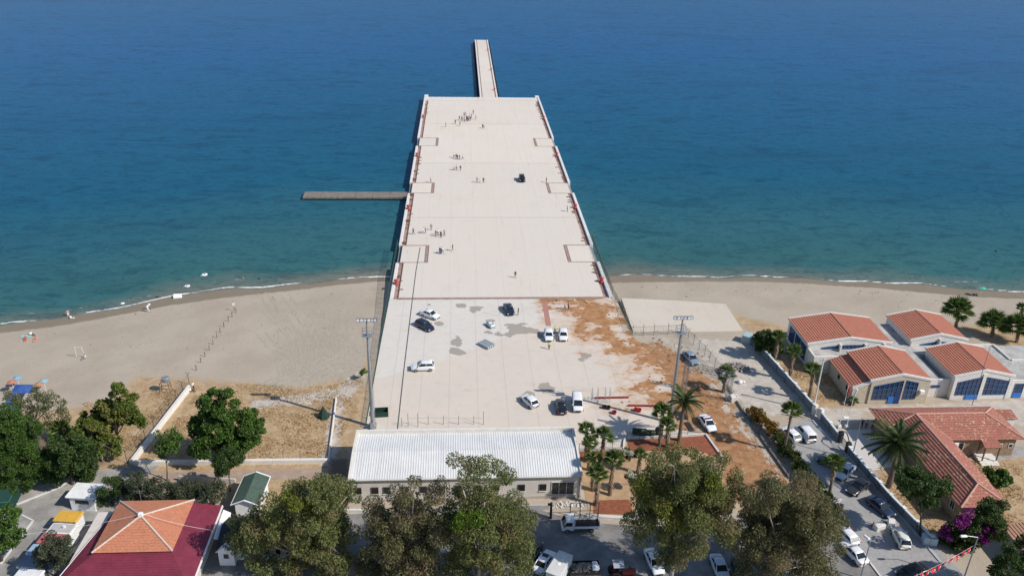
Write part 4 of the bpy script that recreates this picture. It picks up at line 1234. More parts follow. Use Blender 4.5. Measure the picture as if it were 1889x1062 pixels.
wire_fence([(PXL - .25, 113, -.6), (PXL - .25, 140, -.3), (PXL - .3, 160, -.2), (PXL - .3, 190, -.2)], 1.5, 2.6, 'green wire fence along the left edge of the yard and pier', M_grnmesh, M_grnmesh, vstep=.13, hstep=.25, arms=False)
wire_fence([(PXR + .3, 194, -.2), (PXR + .35, 162, -.2), tuple(T(1142, 565)), tuple(T(1165, 617))], 1.7, 2.6, 'green wire fence along the right edge of the pier', M_grnmesh, M_greywire, vstep=.15, hstep=.28)
wire_fence([tuple(T(1167, 618)), tuple(T(1206, 617)), tuple(T(1258, 614))], 2.0, 2.6, 'wire fence with forked posts across the end of the concrete slab', M_greywire, M_black)
wire_fence([tuple(T(1260, 614)), tuple(T(1300, 655)), tuple(T(1338, 700))], 2.0, 2.4, 'wire fence with forked posts behind the blue-grey saloon car', M_greywire, M_black)
wire_fence([tuple(T(a, c)) for a, c in ((349, 708), (300, 775), (234, 853))], 2.1, 2.9, 'tall fence with forked posts on the outer side of the white garden wall', M_greywire, M_black)
wire_fence([tuple(P(a, c)) for a, c in ((1156, 812), (1205, 808), (1300, 800))], 1.5, 2.6, 'dark wire fence behind the green barrels', M_greywire, M_black, arms=False)
wire_fence([tuple(P(a, c)) for a, c in ((1068, 834), (1110, 832), (1148, 829))], 1.8, 2.0, 'dark wire fence between yard and palm garden', M_greywire, M_black, arms=False)
wire_fence([tuple(P(a, c)) for a, c in ((1345, 720), (1400, 800), (1470, 905))], 1.1, 3.2, 'thin wire fence beside the clipped hedge', M_greywire, M_black, arms=False, hstep=.6, vstep=5)
# open steel post frame standing in front of the shed's back wall
pf = thing('post_frame', 'row of thin steel posts with one wire behind the shed', 'fence', tuple(P(740, 790)))
for i, px in enumerate([741, 753, 771, 790, 818, 846, 874, 892]):
    q = P(px, 782 if i > 2 else 786) - P(740, 790)
    b = MB(); b.bar((q.x, q.y, 0), (q.x, q.y, 2.6 if i in (1, 2, 7) else 1.7), .045); b.build('post', M_greywire, pf)
q0 = P(753, 784) - P(740, 790); q1 = P(892, 784) - P(740, 790)
b = MB(); b.bar((q0.x, q0.y, 1.5), (q1.x, q1.y, 1.5), .015); b.build('wire', M_greywire, pf)

def low_wall(pts, w, h, label, m, seg=4.0, base=None):
    root = thing('garden_wall', label, 'wall', tuple(P(*pts[0])))
    o0 = P(*pts[0])
    ps = [P(a, c) for a, c in pts]
    for a, c in zip(ps[:-1], ps[1:]):
        d = c - a; L = d.length; ang = math.atan2(d.y, d.x)
        n = max(1, round(L / seg))
        for k in range(n):
            b = MB(); b.bev(.01, L / n - .01, -w / 2, w / 2, -.4, h, .03)
            q = a + d * (k / n) - o0
            b.build('wall_segment', m, root, tuple(q), ang)
    return root
low_wall([(350, 715), (242, 856)], .55, .75, 'white garden wall running down from the beach', M_wall)
low_wall([(247, 856), (604, 852)], .55, .7, 'white garden wall along the dusty lane', M_wall)
low_wall([(605, 851), (612, 800), (620, 735)], .25, .35, 'thin broken kerb wall at the right side of the dry field', M_wall)
low_wall([(330, 886), (435, 892)], .25, 1.0, 'pale stained wall behind the olive bushes', mat('stained_pale_wall', (.5, .47, .44), .9, .3, .8, .3))
low_wall([(588, 945), (700, 944)], .3, .6, 'low white wall in front of the shed windows, left of the tall tree', M_wall)
low_wall([(960, 938), (1014, 938)], .3, .8, 'low grey wall beside the shed entrance', mat('grey_low_wall', (.4, .39, .37), .9, .15, 1))
pv = thing('fence_posts', 'row of thin posts standing along the white garden wall by the lane', 'fence', tuple(P(460, 852)))
for px in (460, 492, 523, 555, 587, 603, 430, 395):
    q = P(px, 851) - P(460, 852); b = MB(); b.bar((q.x, q.y, .6), (q.x, q.y, 2.1), .045); b.build('post', M_greywire, pv)

M_slate = mat('slate_grey_wall_paint', (.16, .175, .19), .85, .2, 1, .2)
def boundary_wall(pts, label, h=1.5, seg=3.2):
    root = thing('boundary_wall', label, 'wall', tuple(P(*pts[0])))
    o0 = P(*pts[0]); ps = [P(a, c) for a, c in pts]
    pm = MB(); pm.bev(-.24, .24, -.24, .24, -.2, h, .03); pm = pm.mesh('pillar', M_slate)
    cm = MB(); cm.bev(-.3, .3, -.3, .3, h + .003, h + .1, .04); cm = cm.mesh('pillar_cap', mat('white_coping', (.72, .73, .73), .7, .08))
    for a, c in zip(ps[:-1], ps[1:]):
        d = c - a; L = d.length; ang = math.atan2(d.y, d.x); n = max(1, round(L / seg))
        for k in range(n + 1):
            q = a + d * (k / n) - o0
            p_ = link('pillar', pm, root, tuple(q), ang); link('pillar_cap', cm, p_)
            if k < n:
                b = MB(); b.box(.3, L / n - .3, -.13, .13, -.2, h - .2); w = b.build('wall_panel', M_slate, root, tuple(q), ang)
                b = MB(); b.bev(.3, L / n - .3, -.19, .19, h - .197, h - .06, .03); b.build('coping', mat('blue_white_coping', (.62, .68, .70), .7, .08), w)
    return root
boundary_wall([(1388, 634), (1500, 760)], 'white-capped boundary wall in front of the halls and palms', 1.7)
boundary_wall([(1514, 772), (1546, 812)], 'short white-capped boundary wall below the flagpoles', 1.5, 2.6)
boundary_wall([(1566, 838), (1640, 925), (1716, 1003)], 'long white-capped boundary wall beside the parked dark cars', 1.5)
b = MB(); b.bev(-1.1, 1.1, -.9, .9, -.3, 1.6, .08)
q = T(1388, 634)
o = b.build('water_tank', mat('pale_teal_tank', (.36, .46, .47), .6, .1, 1), None, (q.x - .6, q.y + 1.2, q.z), .9)
tag(o, 'small pale teal box hut at the seaward end of the boundary wall', 'tank')
# dark gate pillars and gates
def gate(pxa, pxb, label, arch):
    a, c = P(*pxa), P(*pxb)
    g = thing('gate', label, 'gate', tuple(a)); d = c - a; ang = math.atan2(d.y, d.x); L = d.length
    g.rotation_euler.z = ang
    for x in (0, L):
        b = MB(); b.bev(x - .35, x + .35, -.35, .35, 0, 2.0, .04); b.build('pillar', M_black if arch else M_trim, g)
    b = MB()
    for k in range(11): b.bar((.4 + (L - .8) * k / 10, 0, .15), (.4 + (L - .8) * k / 10, 0, 1.5), .02, n=4)
    b.bar((.4, 0, .2), (L - .4, 0, .2), .03); b.bar((.4, 0, 1.5), (L - .4, 0, 1.5), .03)
    tag(b.build('bars', M_greywire, g), None, None, None, 'stuff')
    if arch:
        b = MB(); b.tube([(L * t, 0, 2.0 + .8 * math.sin(math.pi * t)) for t in np.linspace(0, 1, 9)], [.09] * 9, 6); b.build('arch', M_black, g)
gate((1549, 814), (1563, 834), 'small white barred gate between two black pillars under an arch', True)
gate((1502, 763), (1513, 771), 'grey barred gate between the two boundary walls', False)

# ------------------------------------------------------------------ masts, lamps, poles, flags
def mast(px, py, label, h=19.6):
    q = P(px, py)
    m_ = thing('floodlight_mast', label, 'light mast', (q.x, q.y, 0), 0, 'floodlight masts')
    b = MB(); b.bev(-.6, .6, -.6, .6, 0, .5, .05); b.build('footing', M_oldconc, m_)
    b = MB(); b.bar((0, 0, .4), (0, 0, h - 1.0), .36, .16, 12); b.build('pole', M_steel, m_)
    b = MB(); b.bar((.42, .1, .5), (.30, .1, h - 2), .03, n=5)
    for k in range(30): b.bar((.2, .1, .8 + k * .6), (.45 - .004 * k, .1, .8 + k * .6), .018, n=4)
    b.build('ladder', M_steel, m_)
    b = MB(); b.box(-.75, .75, -.55, .55, h - 2.6, h - 2.52)
    for x, y in ((-.75, -.55), (.75, -.55), (.75, .55), (-.75, .55)): b.bar((x, y, h - 2.5), (x, y, h - 1.5), .03, n=5)
    for z in (h - 2.0, h - 1.5):
        b.bar((-.75, -.55, z), (.75, -.55, z), .025, n=5); b.bar((-.75, .55, z), (.75, .55, z), .025, n=5); b.bar((-.75, -.55, z), (-.75, .55, z), .025, n=5); b.bar((.75, -.55, z), (.75, .55, z), .025, n=5)
    b.build('platform', M_steel, m_)
    b = MB(); b.bar((0, 0, h - 1.1), (0, 0, h), .12, n=8); b.bar((-1.45, 0, h - .1), (1.45, 0, h - .1), .06, n=6); b.build('crossarm', M_steel, m_)
    fm = MB(); fm.bev(-.27, .27, -.18, .18, -.25, .3, .05); fm = fm.mesh('floodlight', M_black)
    gm = MB(); gm.box(-.22, .22, -.20, -.183, -.2, .22); gm = gm.mesh('lens', mat('floodlight_lens', (.5, .52, .55), .2, .1))
    for x in (-1.25, -.7, -.15, .4, .95, 1.35):
        f = link('floodlight', fm, m_, (x, -.1, h + .15)); f.rotation_euler = (R_(-25), 0, rnd.uniform(-.3, .3)); link('lens', gm, f)
    b = MB(); b.bev(-.35, .35, -.95, -.5, 0, 1.2, .04); b.build('switch_box', M_steel, m_)
mast(688, 786, 'tall grey floodlight mast at the left corner of the shed')
mast(1236, 778, 'tall grey floodlight mast beside the tall date palm')

def street_lamp(px, py, h, arm, label, ang=math.pi):
    q = P(px, py)
    s = thing('street_lamp', label, 'street lamp', (q.x, q.y, 0), ang, 'street lamps')
    b = MB(); b.bar((0, 0, 0), (0, 0, h), .10, .06, 8); b.build('pole', M_steel, s)
    b = MB(); b.bar((0, 0, h - .05), (arm, 0, h + .25), .045, n=6); b.build('arm', M_steel, s)
    b = MB(); b.bev(arm - .1, arm + .8, -.17, .17, h + .15, h + .36, .08); b.build('lamp_head', M_white, s)
street_lamp(1572, 845, 7.6, 2.2, 'street lamp behind the boundary wall, arm reaching over the forecourt')
street_lamp(1779, 1066, 7.0, 1.6, 'street lamp at the lower right holding the string of flags')
street_lamp(1588, 1066, 6.2, .3, 'street lamp in front of the white parked saloon, seen from above', 2.0)
for i, (px, py, h, c, lb) in enumerate([(1548, 788, 8.2, 'red', 'white flagpole with a limp red flag'), (1562, 788, 8.0, 'white', 'white flagpole with a limp white flag')]):
    q = P(px, py)
    f = thing('flagpole', lb, 'flagpole', (q.x, q.y, 0), 0, 'flagpoles on the forecourt')
    b = MB(); b.bev(-.3, .3, -.3, .3, 0, .5, .05); b.build('base', M_trim, f)
    b = MB(); b.bar((0, 0, .4), (0, 0, h), .06, .035, 8); b.lathe([(.02, 0), (.07, .05), (.02, .12)], (0, 0, h), 8); b.build('pole', M_white, f)
    b = MB(); n = 7
    vs = []; fs = []
    for r in range(6):
        for k in range(n):
            t = k / (n - 1)
            vs.append((.06 + t * (.45 - .25 * r / 5) * (1 - .3 * r / 5), .14 * math.sin(t * 7 + r * .7), h - .15 - r * .34 - t * .35))
    for r in range(5):
        for k in range(n - 1): fs.append((r * n + k, r * n + k + 1, (r + 1) * n + k + 1, (r + 1) * n + k))
    b.add(vs, fs); o = b.build('flag', mat('flag_%s' % c, (.62, .02, .03) if c == 'red' else (.78, .8, .82), .8, .08), f, smooth=True)
    sm = o.modifiers.new('thickness', 'SOLIDIFY'); sm.thickness = .015
q = P(1794, 746)
an = thing('aerial_mast', 'thin tall wire aerial between the office roof and the hall with wide windows', 'aerial', (q.x, q.y, 0))
b = MB(); b.bar((0, 0, 0), (0, 0, 12), .06, .035, 6); b.build('pole', M_greywire, an)
q = P(1500, 757)
up = thing('utility_pole', 'pale concrete utility pole beside the stone hall annex', 'pole', (q.x, q.y, 0))
b = MB(); b.bar((0, 0, 0), (0, 0, 10.5), .16, .10, 8); b.build('pole', M_trim, up); b = MB(); b.bar((-.6, 0, 10.0), (.6, 0, 10.0), .06); b.build('crossarm', M_greywire, up)

# string of red flags
def bunting():
    a = P(1794, 998, 6.6); c = P(1640, 1072, 6.0)
    a = P(1796, 1006, 6.4); c = P(1630, 1085, 6.4)
    root = thing('flag_string', 'string of small red flags with white crescents at the lower right', 'bunting', tuple(a))
    d = c - a; n = 15
    pt = lambda t: d * t + Vector((0, 0, -.9 * 4 * t * (1 - t) * .6))
    b = MB(); b.tube([pt(k / 20) for k in range(21)], [.012] * 21, 4); b.build('cord', M_white, root)
    mr = mat('flag_red_cloth', (.60, .02, .035), .8, .12, 2)
    fm = MB(); w, h = .42, .62
    vs = []; fs = []
    for r in range(5):
        for k in range(4): vs.append((w * (k / 3 - .5), .05 * math.sin(k * 1.7 + r), -h * r / 4))
    for r in range(4):
        for k in range(3): fs.append((r * 4 + k, r * 4 + k + 1, r * 4 + k + 5, r * 4 + k + 4))
    fm.add(vs, fs); fm.add([(x, y + .012, z) for x, y, z in vs], [f[::-1] for f in fs]); fm = fm.mesh('flag', mr)
    em = MB()
    for yy, sgn in ((-.075, 1), (.085, -1)):
        outer = [(.13 * math.cos(t), .13 * math.sin(t)) for t in np.linspace(R_(50), R_(310), 11)]
        inner = [(.035 + .105 * math.cos(t), .105 * math.sin(t)) for t in np.linspace(R_(305), R_(55), 11)]
        pl = outer + inner
        for i in range(10):
            qd = [outer[i], outer[i + 1], inner[9 - i], inner[10 - i]]
            em.add([(x, yy, z - .26) for x, z in qd], [(0, 1, 2, 3)])
        st = [((.05 if k % 2 == 0 else .02) * math.cos(R_(90 + 36 * k)) + .13, (.05 if k % 2 == 0 else .02) * math.sin(R_(90 + 36 * k))) for k in range(10)]
        em.add([(x, yy, z - .26) for x, z in st], [tuple(range(10))])
    em = em.mesh('crescent_and_star', mat('flag_white_print', (.8, .8, .8), .8, .03))
    for k in range(n):
        q = pt((k + .6) / n)
        f = link('flag', fm, root, tuple(q), math.atan2(d.y, d.x) + rnd.uniform(-.25, .25)); f.rotation_euler.x = rnd.uniform(-.25, .25); f.scale = (1.35, 1.35, 1.35)
        link('crescent_and_star', em, f)
bunting()

# lattice truss gate over the muddy track
def lattice(b, a, c, w=.55, n=8, r=.035):
    a = Vector(a); c = Vector(c); d = (c - a).normalized()
    u = d.cross(Vector((0, 0, 1)));
    if u.length < .1: u = Vector((1, 0, 0))
    u.normalize(); v = d.cross(u)
    off = [u * w / 2 + v * w / 2, -u * w / 2 + v * w / 2, -u * w / 2 - v * w / 2, u * w / 2 - v * w / 2]
    for o in off: b.bar(a + o, c + o, r, n=5)
    for k in range(n + 1):
        p = a + (c - a) * (k / n)
        for i in range(4):
            b.bar(p + off[i], p + off[(i + 1) % 4], r * .7, n=4)
            if k < n: b.bar(p + off[i], a + (c - a) * ((k + 1) / n) + off[(i + 1) % 4], r * .6, n=4)
g0 = P(1262, 716); g1 = P(1342, 738)
tg = thing('truss_gate', 'grey lattice truss arch over the muddy track', 'gate', tuple(g0))
dv = g1 - g0
for o in (Vector((0, 0, 0)), dv):
    b = MB(); lattice(b, o, o + Vector((0, 0, 4.6)), .7, 7); b.build('lattice_post', mat('grey_truss_steel', (.2, .21, .22), .6, .2, 3), tg)
b = MB(); lattice(b, Vector((-.4, 0, 5.0)), dv + Vector((.6, 0, 5.0)), .9, 11); b.build('lattice_beam', mat('grey_truss_steel', (.2, .21, .22)), tg)
b = MB(); b.bev(-.7, .7, -.6, .6, 0, 1.0, .05)
q = P(1345, 738); tag(b.build('gate_block', M_wall, None, (q.x + .8, q.y + .1, 0), .2), 'white concrete block at the right foot of the truss arch', 'block')
tw = P(1105, 742)
fr_ = thing('scaffold_frame', 'faint thin scaffold frame standing on the yard beside the white van', 'scaffold', tuple(tw))
for x in (-1.2, -.2, 1.1, 1.9):
    b = MB(); b.bar((x, 0, 0), (x, 0, 2.8), .03); b.bar((x, .8, 0), (x, .8, 2.8), .03)
    for k in range(5): b.bar((x, 0, .4 + k * .55), (x, .8, .4 + k * .55), .02)
    b.build('upright_frame', M_steel, fr_)
b = MB(); b.bar((-1.2, 0, .1), (1.9, 0, .1), .03); b.bar((-1.2, .8, 1.4), (1.9, .8, 1.4), .02); b.build('brace', M_steel, fr_)

# ------------------------------------------------------------------ vehicles
M_tyre = mat('tyre_rubber', (.02, .02, .021), .85, .2, 4)
M_rim = mat('alloy_rim', (.35, .36, .37), .35, .1, 4, metal=.7)
M_lamp = mat('headlamp_lens', (.62, .65, .68), .15, .05, 4)
M_tail = mat('tail_lamp_red', (.32, .012, .012), .25, .1, 4)
M_plate = mat('number_plate_white', (.7, .7, .68), .5, .05)
M_trimb = mat('black_plastic_trim', (.03, .03, .032), .6, .2, 4)
# stations: x from the nose, top height, half width, bottom height ; cabin: base front, top front, top rear, base rear
CARS = {
 'saloon': dict(L=4.5, W=1.78, st=[(0, .56, .56, .34), (.12, .66, .72, .24), (.5, .76, .83, .2), (1.0, .85, .87, .19), (1.35, .91, .885, .19), (2.2, .93, .89, .19), (3.2, .95, .89, .19), (3.7, 1.0, .88, .2), (4.15, 1.0, .84, .22), (4.4, .93, .78, .28), (4.5, .7, .68, .36)], cab=(1.2, 1.95, 3.15, 3.85), H=1.45, wb=(.85, 3.5)),
 'hatch': dict(L=4.1, W=1.76, st=[(0, .56, .56, .34), (.12, .68, .72, .24), (.5, .80, .83, .2), (1.0, .90, .865, .19), (1.25, .95, .875, .19), (2.2, .97, .88, .19), (3.2, .99, .88, .19), (3.8, 1.0, .85, .22), (4.03, .96, .80, .26), (4.1, .7, .72, .36)], cab=(1.05, 1.75, 3.45, 4.0), H=1.48, wb=(.8, 3.35)),
 'suv': dict(L=4.3, W=1.84, st=[(0, .68, .62, .40), (.12, .84, .78, .30), (.5, .96, .87, .26), (1.0, 1.04, .91, .25), (1.25, 1.08, .915, .25), (2.2, 1.10, .92, .25), (3.2, 1.12, .92, .25), (3.95, 1.12, .89, .27), (4.22, 1.06, .84, .32), (4.3, .8, .76, .42)], cab=(1.1, 1.75, 3.8, 4.2), H=1.66, wb=(.85, 3.45)),
 'estate': dict(L=4.6, W=1.82, st=[(0, .58, .58, .34), (.12, .70, .74, .24), (.5, .81, .85, .2), (1.0, .90, .89, .2), (1.35, .96, .905, .2), (2.3, .98, .91, .2), (3.4, 1.0, .91, .2), (4.2, 1.02, .88, .22), (4.5, .98, .83, .28), (4.6, .72, .74, .36)], cab=(1.2, 1.95, 4.1, 4.5), H=1.52, wb=(.9, 3.6)),
 'van': dict(L=4.4, W=1.80, st=[(0, .62, .62, .36), (.1, .80, .78, .26), (.45, .95, .86, .22), (.9, 1.05, .89, .21), (1.1, 1.10, .90, .21), (2.2, 1.12, .90, .21), (3.4, 1.12, .90, .21), (4.2, 1.12, .89, .22), (4.36, 1.10, .86, .26), (4.4, .8, .82, .36)], cab=(.75, 1.5, 4.25, 4.36), H=1.86, wb=(.8, 3.5)),
}
_carmesh = {}
def car_parts(kind, panel=False):
    """meshes of one kind of car, nose towards +X, origin at the ground in the middle"""
    key = (kind, panel)
    if key in _carmesh: return _carmesh[key]
    c = CARS[kind]; L = c['L']; X = lambda x: L / 2 - x
    out = []
    b = MB(); rings = []
    for x, zt, hw, zb in c['st']:
        half = [(hw * .86, zb), (hw * .97, zb + .10), (hw, (zb + zt) * .5), (hw * .985, zt - .14), (hw * .93, zt - .035), (hw * .80, zt), (hw * .4, zt + .02)]
        rings.append([(X(x), y, z) for y, z in half] + [(X(x), -y, z) for y, z in half[::-1]])
    n = len(rings[0]); vs = [q for r in rings for q in r]; fs = []
    for j in range(len(rings) - 1):
        for i in range(n): fs.append((j * n + i, j * n + (i + 1) % n, (j + 1) * n + (i + 1) % n, (j + 1) * n + i))
    fs += [tuple(range(n)), tuple((len(rings) - 1) * n + i for i in range(n - 1, -1, -1))]
    b.add(vs, fs)
    xb0, xt0, xt1, xb1 = c['cab']; H = c['H']; W = c['W'] / 2
    def belt(x):
        st = c['st']
        return float(np.interp(x, [s[0] for s in st], [s[1] for s in st]))
    wb, wr = W * .86, W * (.80 if kind == 'van' else .70)
    z0, z1 = belt(xb0) - .04, belt(xb1) - .04
    A = [(X(xb0), wb, z0), (X(xt0), wr, H - .05), (X(xt1), wr, H - .05), (X(xb1), wb * .97, z1)]
    # roof skin with a soft crown
    rv = []; xs = np.linspace(xt0 - .06, xt1 + .06, 6)
    for i, x in enumerate(xs):
        e = .05 if i in (0, 5) else 0
        for y, z in ((1.03, -.06), (.95, -.005), (.5, .03), (-.5, .03), (-.95, -.005), (-1.03, -.06)): rv.append((X(x), y * wr, H + z - e))
    rf = [(j * 6 + i, j * 6 + i + 1, (j + 1) * 6 + i + 1, (j + 1) * 6 + i) for j in range(5) for i in range(5)]
    rf += [(0, 30, 35, 5), (5, 4, 3, 2, 1, 0), (30, 31, 32, 33, 34, 35)]
    b.add(rv, [f[::-1] for f in rf])
    for s in (1, -1):
        q = [(x, y * s, z) for x, y, z in A]
        b.bar(q[0], q[1], .05, n=5); b.bar(q[3], q[2], .07, n=5)
        m0 = [(q[0][k] + q[3][k]) / 2 for k in range(3)]; m1 = [(q[1][k] + q[2][k]) / 2 for k in range(3)]
        b.bar(m0, m1, .04, n=5)
        b.bar((q[1][0], q[1][1], q[1][2]), (q[2][0], q[2][1], q[2][2]), .04, n=5)
        if panel:              # closed metal side behind the front doors
            h0 = (m0[0] - .1, m0[1] + .012 * s, m0[2]); h1 = (m1[0] - .1, m1[1] + .012 * s, m1[2])
            b.add([h0, (q[3][0], q[3][1] + .012 * s, q[3][2]), (q[2][0], q[2][1] + .012 * s, q[2][2]), h1], [(0, 1, 2, 3) if s < 0 else (3, 2, 1, 0)])
    for s in (1, -1): b.cbox((X(xb0 + .25), s * (W + .06), z0 + .16), .14, .2, .13)
    out.append(('body', b.mesh('body', M_white, True), None, 'paint'))
    k = .985
    def pane(name, q, off):
        m_ = MB(); m_.add(q, [(0, 1, 2, 3)]); out.append((name, m_.mesh(name, M_glass), None, None))
    F = lambda x, y, z: (x, y, z)
    pane('windscreen', [F(X(xb0) + .02, wb * k, z0 + .02), F(X(xb0) + .02, -wb * k, z0 + .02), F(X(xt0) + .02, -wr * k, H - .05), F(X(xt0) + .02, wr * k, H - .05)][::-1], 0)
    pane('rear_window', [F(X(xb1) - .02, wb * .95, z1 + .02), F(X(xb1) - .02, -wb * .95, z1 + .02), F(X(xt1) - .02, -wr * k, H - .06), F(X(xt1) - .02, wr * k, H - .06)], 0)
    for s in (1, -1):
        q = [(X(xb0) - .02, s * wb, z0 + .02), (X(xt0), s * wr, H - .06), (X(xt1), s * wr, H - .06), (X(xb1) + .02, s * wb * .97, z1 + .02)]
        pane('side_window', q if s > 0 else q[::-1], 0)
    tm = MB(); r = .34 if kind == 'suv' else .315
    prof = [(r * .62, -.1), (r * .95, -.1), (r, -.06), (r, .06), (r * .95, .1), (r * .62, .1)]
    def spin(m_, pr, n=16):
        vs = []
        for rr, yy in pr:
            for i in range(n): vs.append((rr * math.cos(2 * math.pi * i / n), yy, rr * math.sin(2 * math.pi * i / n)))
        fs = []
        for j in range(len(pr) - 1):
            for i in range(n): fs.append((j * n + i, (j + 1) * n + i, (j + 1) * n + (i + 1) % n, j * n + (i + 1) % n))
        fs += [tuple(range(n)), tuple((len(pr) - 1) * n + i for i in range(n - 1, -1, -1))]
        m_.add(vs, fs)
    spin(tm, prof); tyre = tm.mesh('wheel', M_tyre)
    rm = MB(); spin(rm, [(r * .55, -.104), (r * .6, -.1), (r * .6, .1), (r * .55, .104)], 12); rim = rm.mesh('rim', M_rim)
    for x in c['wb']:
        for s in (1, -1):
            out.append(('wheel', tyre, (X(x), s * (c['W'] / 2 - .07), r), rim))
    for s in (1, -1):
        m_ = MB(); m_.cbox((X(.17), s * W * .68, c['st'][1][1] - .08), .22, .34, .14); out.append(('headlight', m_.mesh('headlight', M_lamp), None, None))
        m_ = MB(); m_.cbox((X(L - .1), s * W * .76, c['st'][-2][1] - .16 if kind != 'van' else 1.2), .16, .22, .2 if kind != 'van' else .5); out.append(('tail_light', m_.mesh('tail_light', M_tail), None, None))
    m_ = MB(); m_.cbox((X(.05), 0, .42), .12, W * 1.1, .16); out.append(('grille', m_.mesh('grille', M_trimb), None, None))
    m_ = MB(); m_.cbox((X(L - .03), 0, .62), .1, .5, .13); out.append(('number_plate', m_.mesh('number_plate', M_plate), None, None))
    _carmesh[key] = out
    return out

PAINT = {'white': (.76, .77, .78), 'navy': (.018, .026, .05), 'black': (.012, .012, .014), 'greyblue': (.20, .26, .33), 'ice': (.50, .58, .66), 'cream': (.70, .68, .62), 'darkblue': (.02, .035, .07), 'charcoal': (.035, .038, .042), 'silver': (.45, .47, .49)}
def car(kind, paint, front, rear, label, group=None, z=0.0, panel=False, cat='car', zref=.6, name='parked_car'):
    a = P(front[0], front[1], z + zref); c = P(rear[0], rear[1], z + zref)
    m_ = (a + c) / 2
    t = thing(name, label, cat, (m_.x, m_.y, z), math.atan2(a.y - c.y, a.x - c.x), group)
    pm = car_paint('car_paint_' + paint, PAINT[paint])
    for nm, me, loc, extra in car_parts(kind, panel):
        o = link(nm, me, t, loc)
        if extra == 'paint':
            o.material_slots[0].link = 'OBJECT'; o.material_slots[0].material = pm
        elif extra is not None: link('rim', extra, o)
    return t
GY = 'cars parked on the concrete yard'
car('saloon', 'white', (810.5, 584.5), (776.5, 572.5), 'white saloon car parked above the dark blue estate on the yard', GY)
car('estate', 'navy', (797, 606), (771, 592), 'dark blue estate car parked just below the white saloon', GY)
car('saloon', 'navy', (943, 577), (935, 561), 'dark blue car standing alone near the pier joint with a person beside it', GY)
car('suv', 'white', (761, 676), (799, 674.5), 'white compact SUV standing side-on near the long drain channel', GY)
car('hatch', 'white', (1013.5, 628), (1011, 606), 'white hatchback, left one of the pair by the worker in yellow', GY)
car('hatch', 'white', (1040, 628), (1038, 605), 'white hatchback, right one of the pair by the worker in yellow', GY)
car('hatch', 'white', (967, 728.5), (987, 747), 'white hatchback turned away, left of the black saloon', GY)
car('saloon', 'black', (1033, 736), (1037, 759), 'black saloon between the white hatchback and the white van', GY)
car('van', 'white', (1067, 754), (1064, 727), 'white van with side windows parked right of the black saloon', GY, cat='van', name='parked_van', zref=.9)
car('suv', 'black', (964, 332), (962, 322.5), 'black SUV standing alone far out on the pier', zref=.8)
car('saloon', 'greyblue', (1283, 668), (1267, 650), 'old grey-blue saloon beside the fence at the end of the yard', z=-.03)
pol = car('saloon', 'white', (1316, 793), (1296, 766), 'white police saloon with a roof light bar on the muddy track', z=-.02)
b = MB(); b.bev(-.16, .16, -.55, .55, 1.47, 1.6, .04); lb = b.build('light_bar', M_trimb, pol)
for s, n_, c_ in ((.3, 'blue_lens', (.02, .06, .5)), (-.3, 'red_lens', (.5, .02, .02))):
    b = MB(); b.cbox((0, s, 1.61), .24, .4, .05); b.build(n_, mat(n_, c_, .3, .1), lb)
GS = 'cars parked along the paved street'
car('hatch', 'white', (1450, 791), (1468, 808), 'white hatchback beside the white panel van at the end of the paved street', GS)
car('van', 'white', (1478, 786), (1495, 806), 'white panel van beside the white hatchback on the paved street', GS, panel=True, cat='van', name='parked_van', zref=.9)
car('saloon', 'charcoal', (1518, 845), (1552, 858), 'dark saloon half hidden behind the fan palm on the paved street', GS)
car('saloon', 'ice', (1547, 880), (1572, 857), 'pale blue-white saloon facing the street beside the fan palm', GS)
car('saloon', 'charcoal', (1570, 907), (1597, 887), 'dark grey saloon in the shade below the pale blue one', GS)
car('saloon', 'darkblue', (1646, 950), (1604, 917), 'dark blue saloon in the shade along the boundary wall', GS)
car('hatch', 'cream', (1655, 974), (1671, 1007), 'old off-white hatchback by the concrete blocks', GS)
car('saloon', 'white', (1562, 1003), (1591, 1034), 'white saloon parked beside the lower street lamp', GS)
car('hatch', 'white', (1552, 975), (1572, 996), 'white car mostly hidden by the brown-green gum tree', GS)
car('saloon', 'black', (1655, 1062), (1712, 1044), 'black saloon under the string of red flags', GS)
GB = 'cars parked on the shaded street'
car('saloon', 'white', (1017, 1016), (992, 1054), 'white saloon with a dark sunroof beside the white box trailer', GB)
b = MB(); b.box(-.1, .55, -.42, .42, 1.475, 1.487); b.build('sunroof', M_glass, bpy.data.objects[[o.name for o in bpy.data.objects if o.get('label', '').startswith('white saloon with a dark sunroof')][0]])
car('saloon', 'black', (989, 1004), (976, 1030), 'black car peeping out from behind the tall gum tree', GB)
car('saloon', 'white', (1217, 1056), (1198, 1014), 'white saloon half under the green gum tree, right of the tractor', GB)
car('saloon', 'ice', (1335, 1062), (1322, 1030), 'pale car in deep shade between the two gum trees', GB)
car('saloon', 'charcoal', (1372, 1064), (1362, 1032), 'dark car in deep shade under the brownish gum tree', GB)

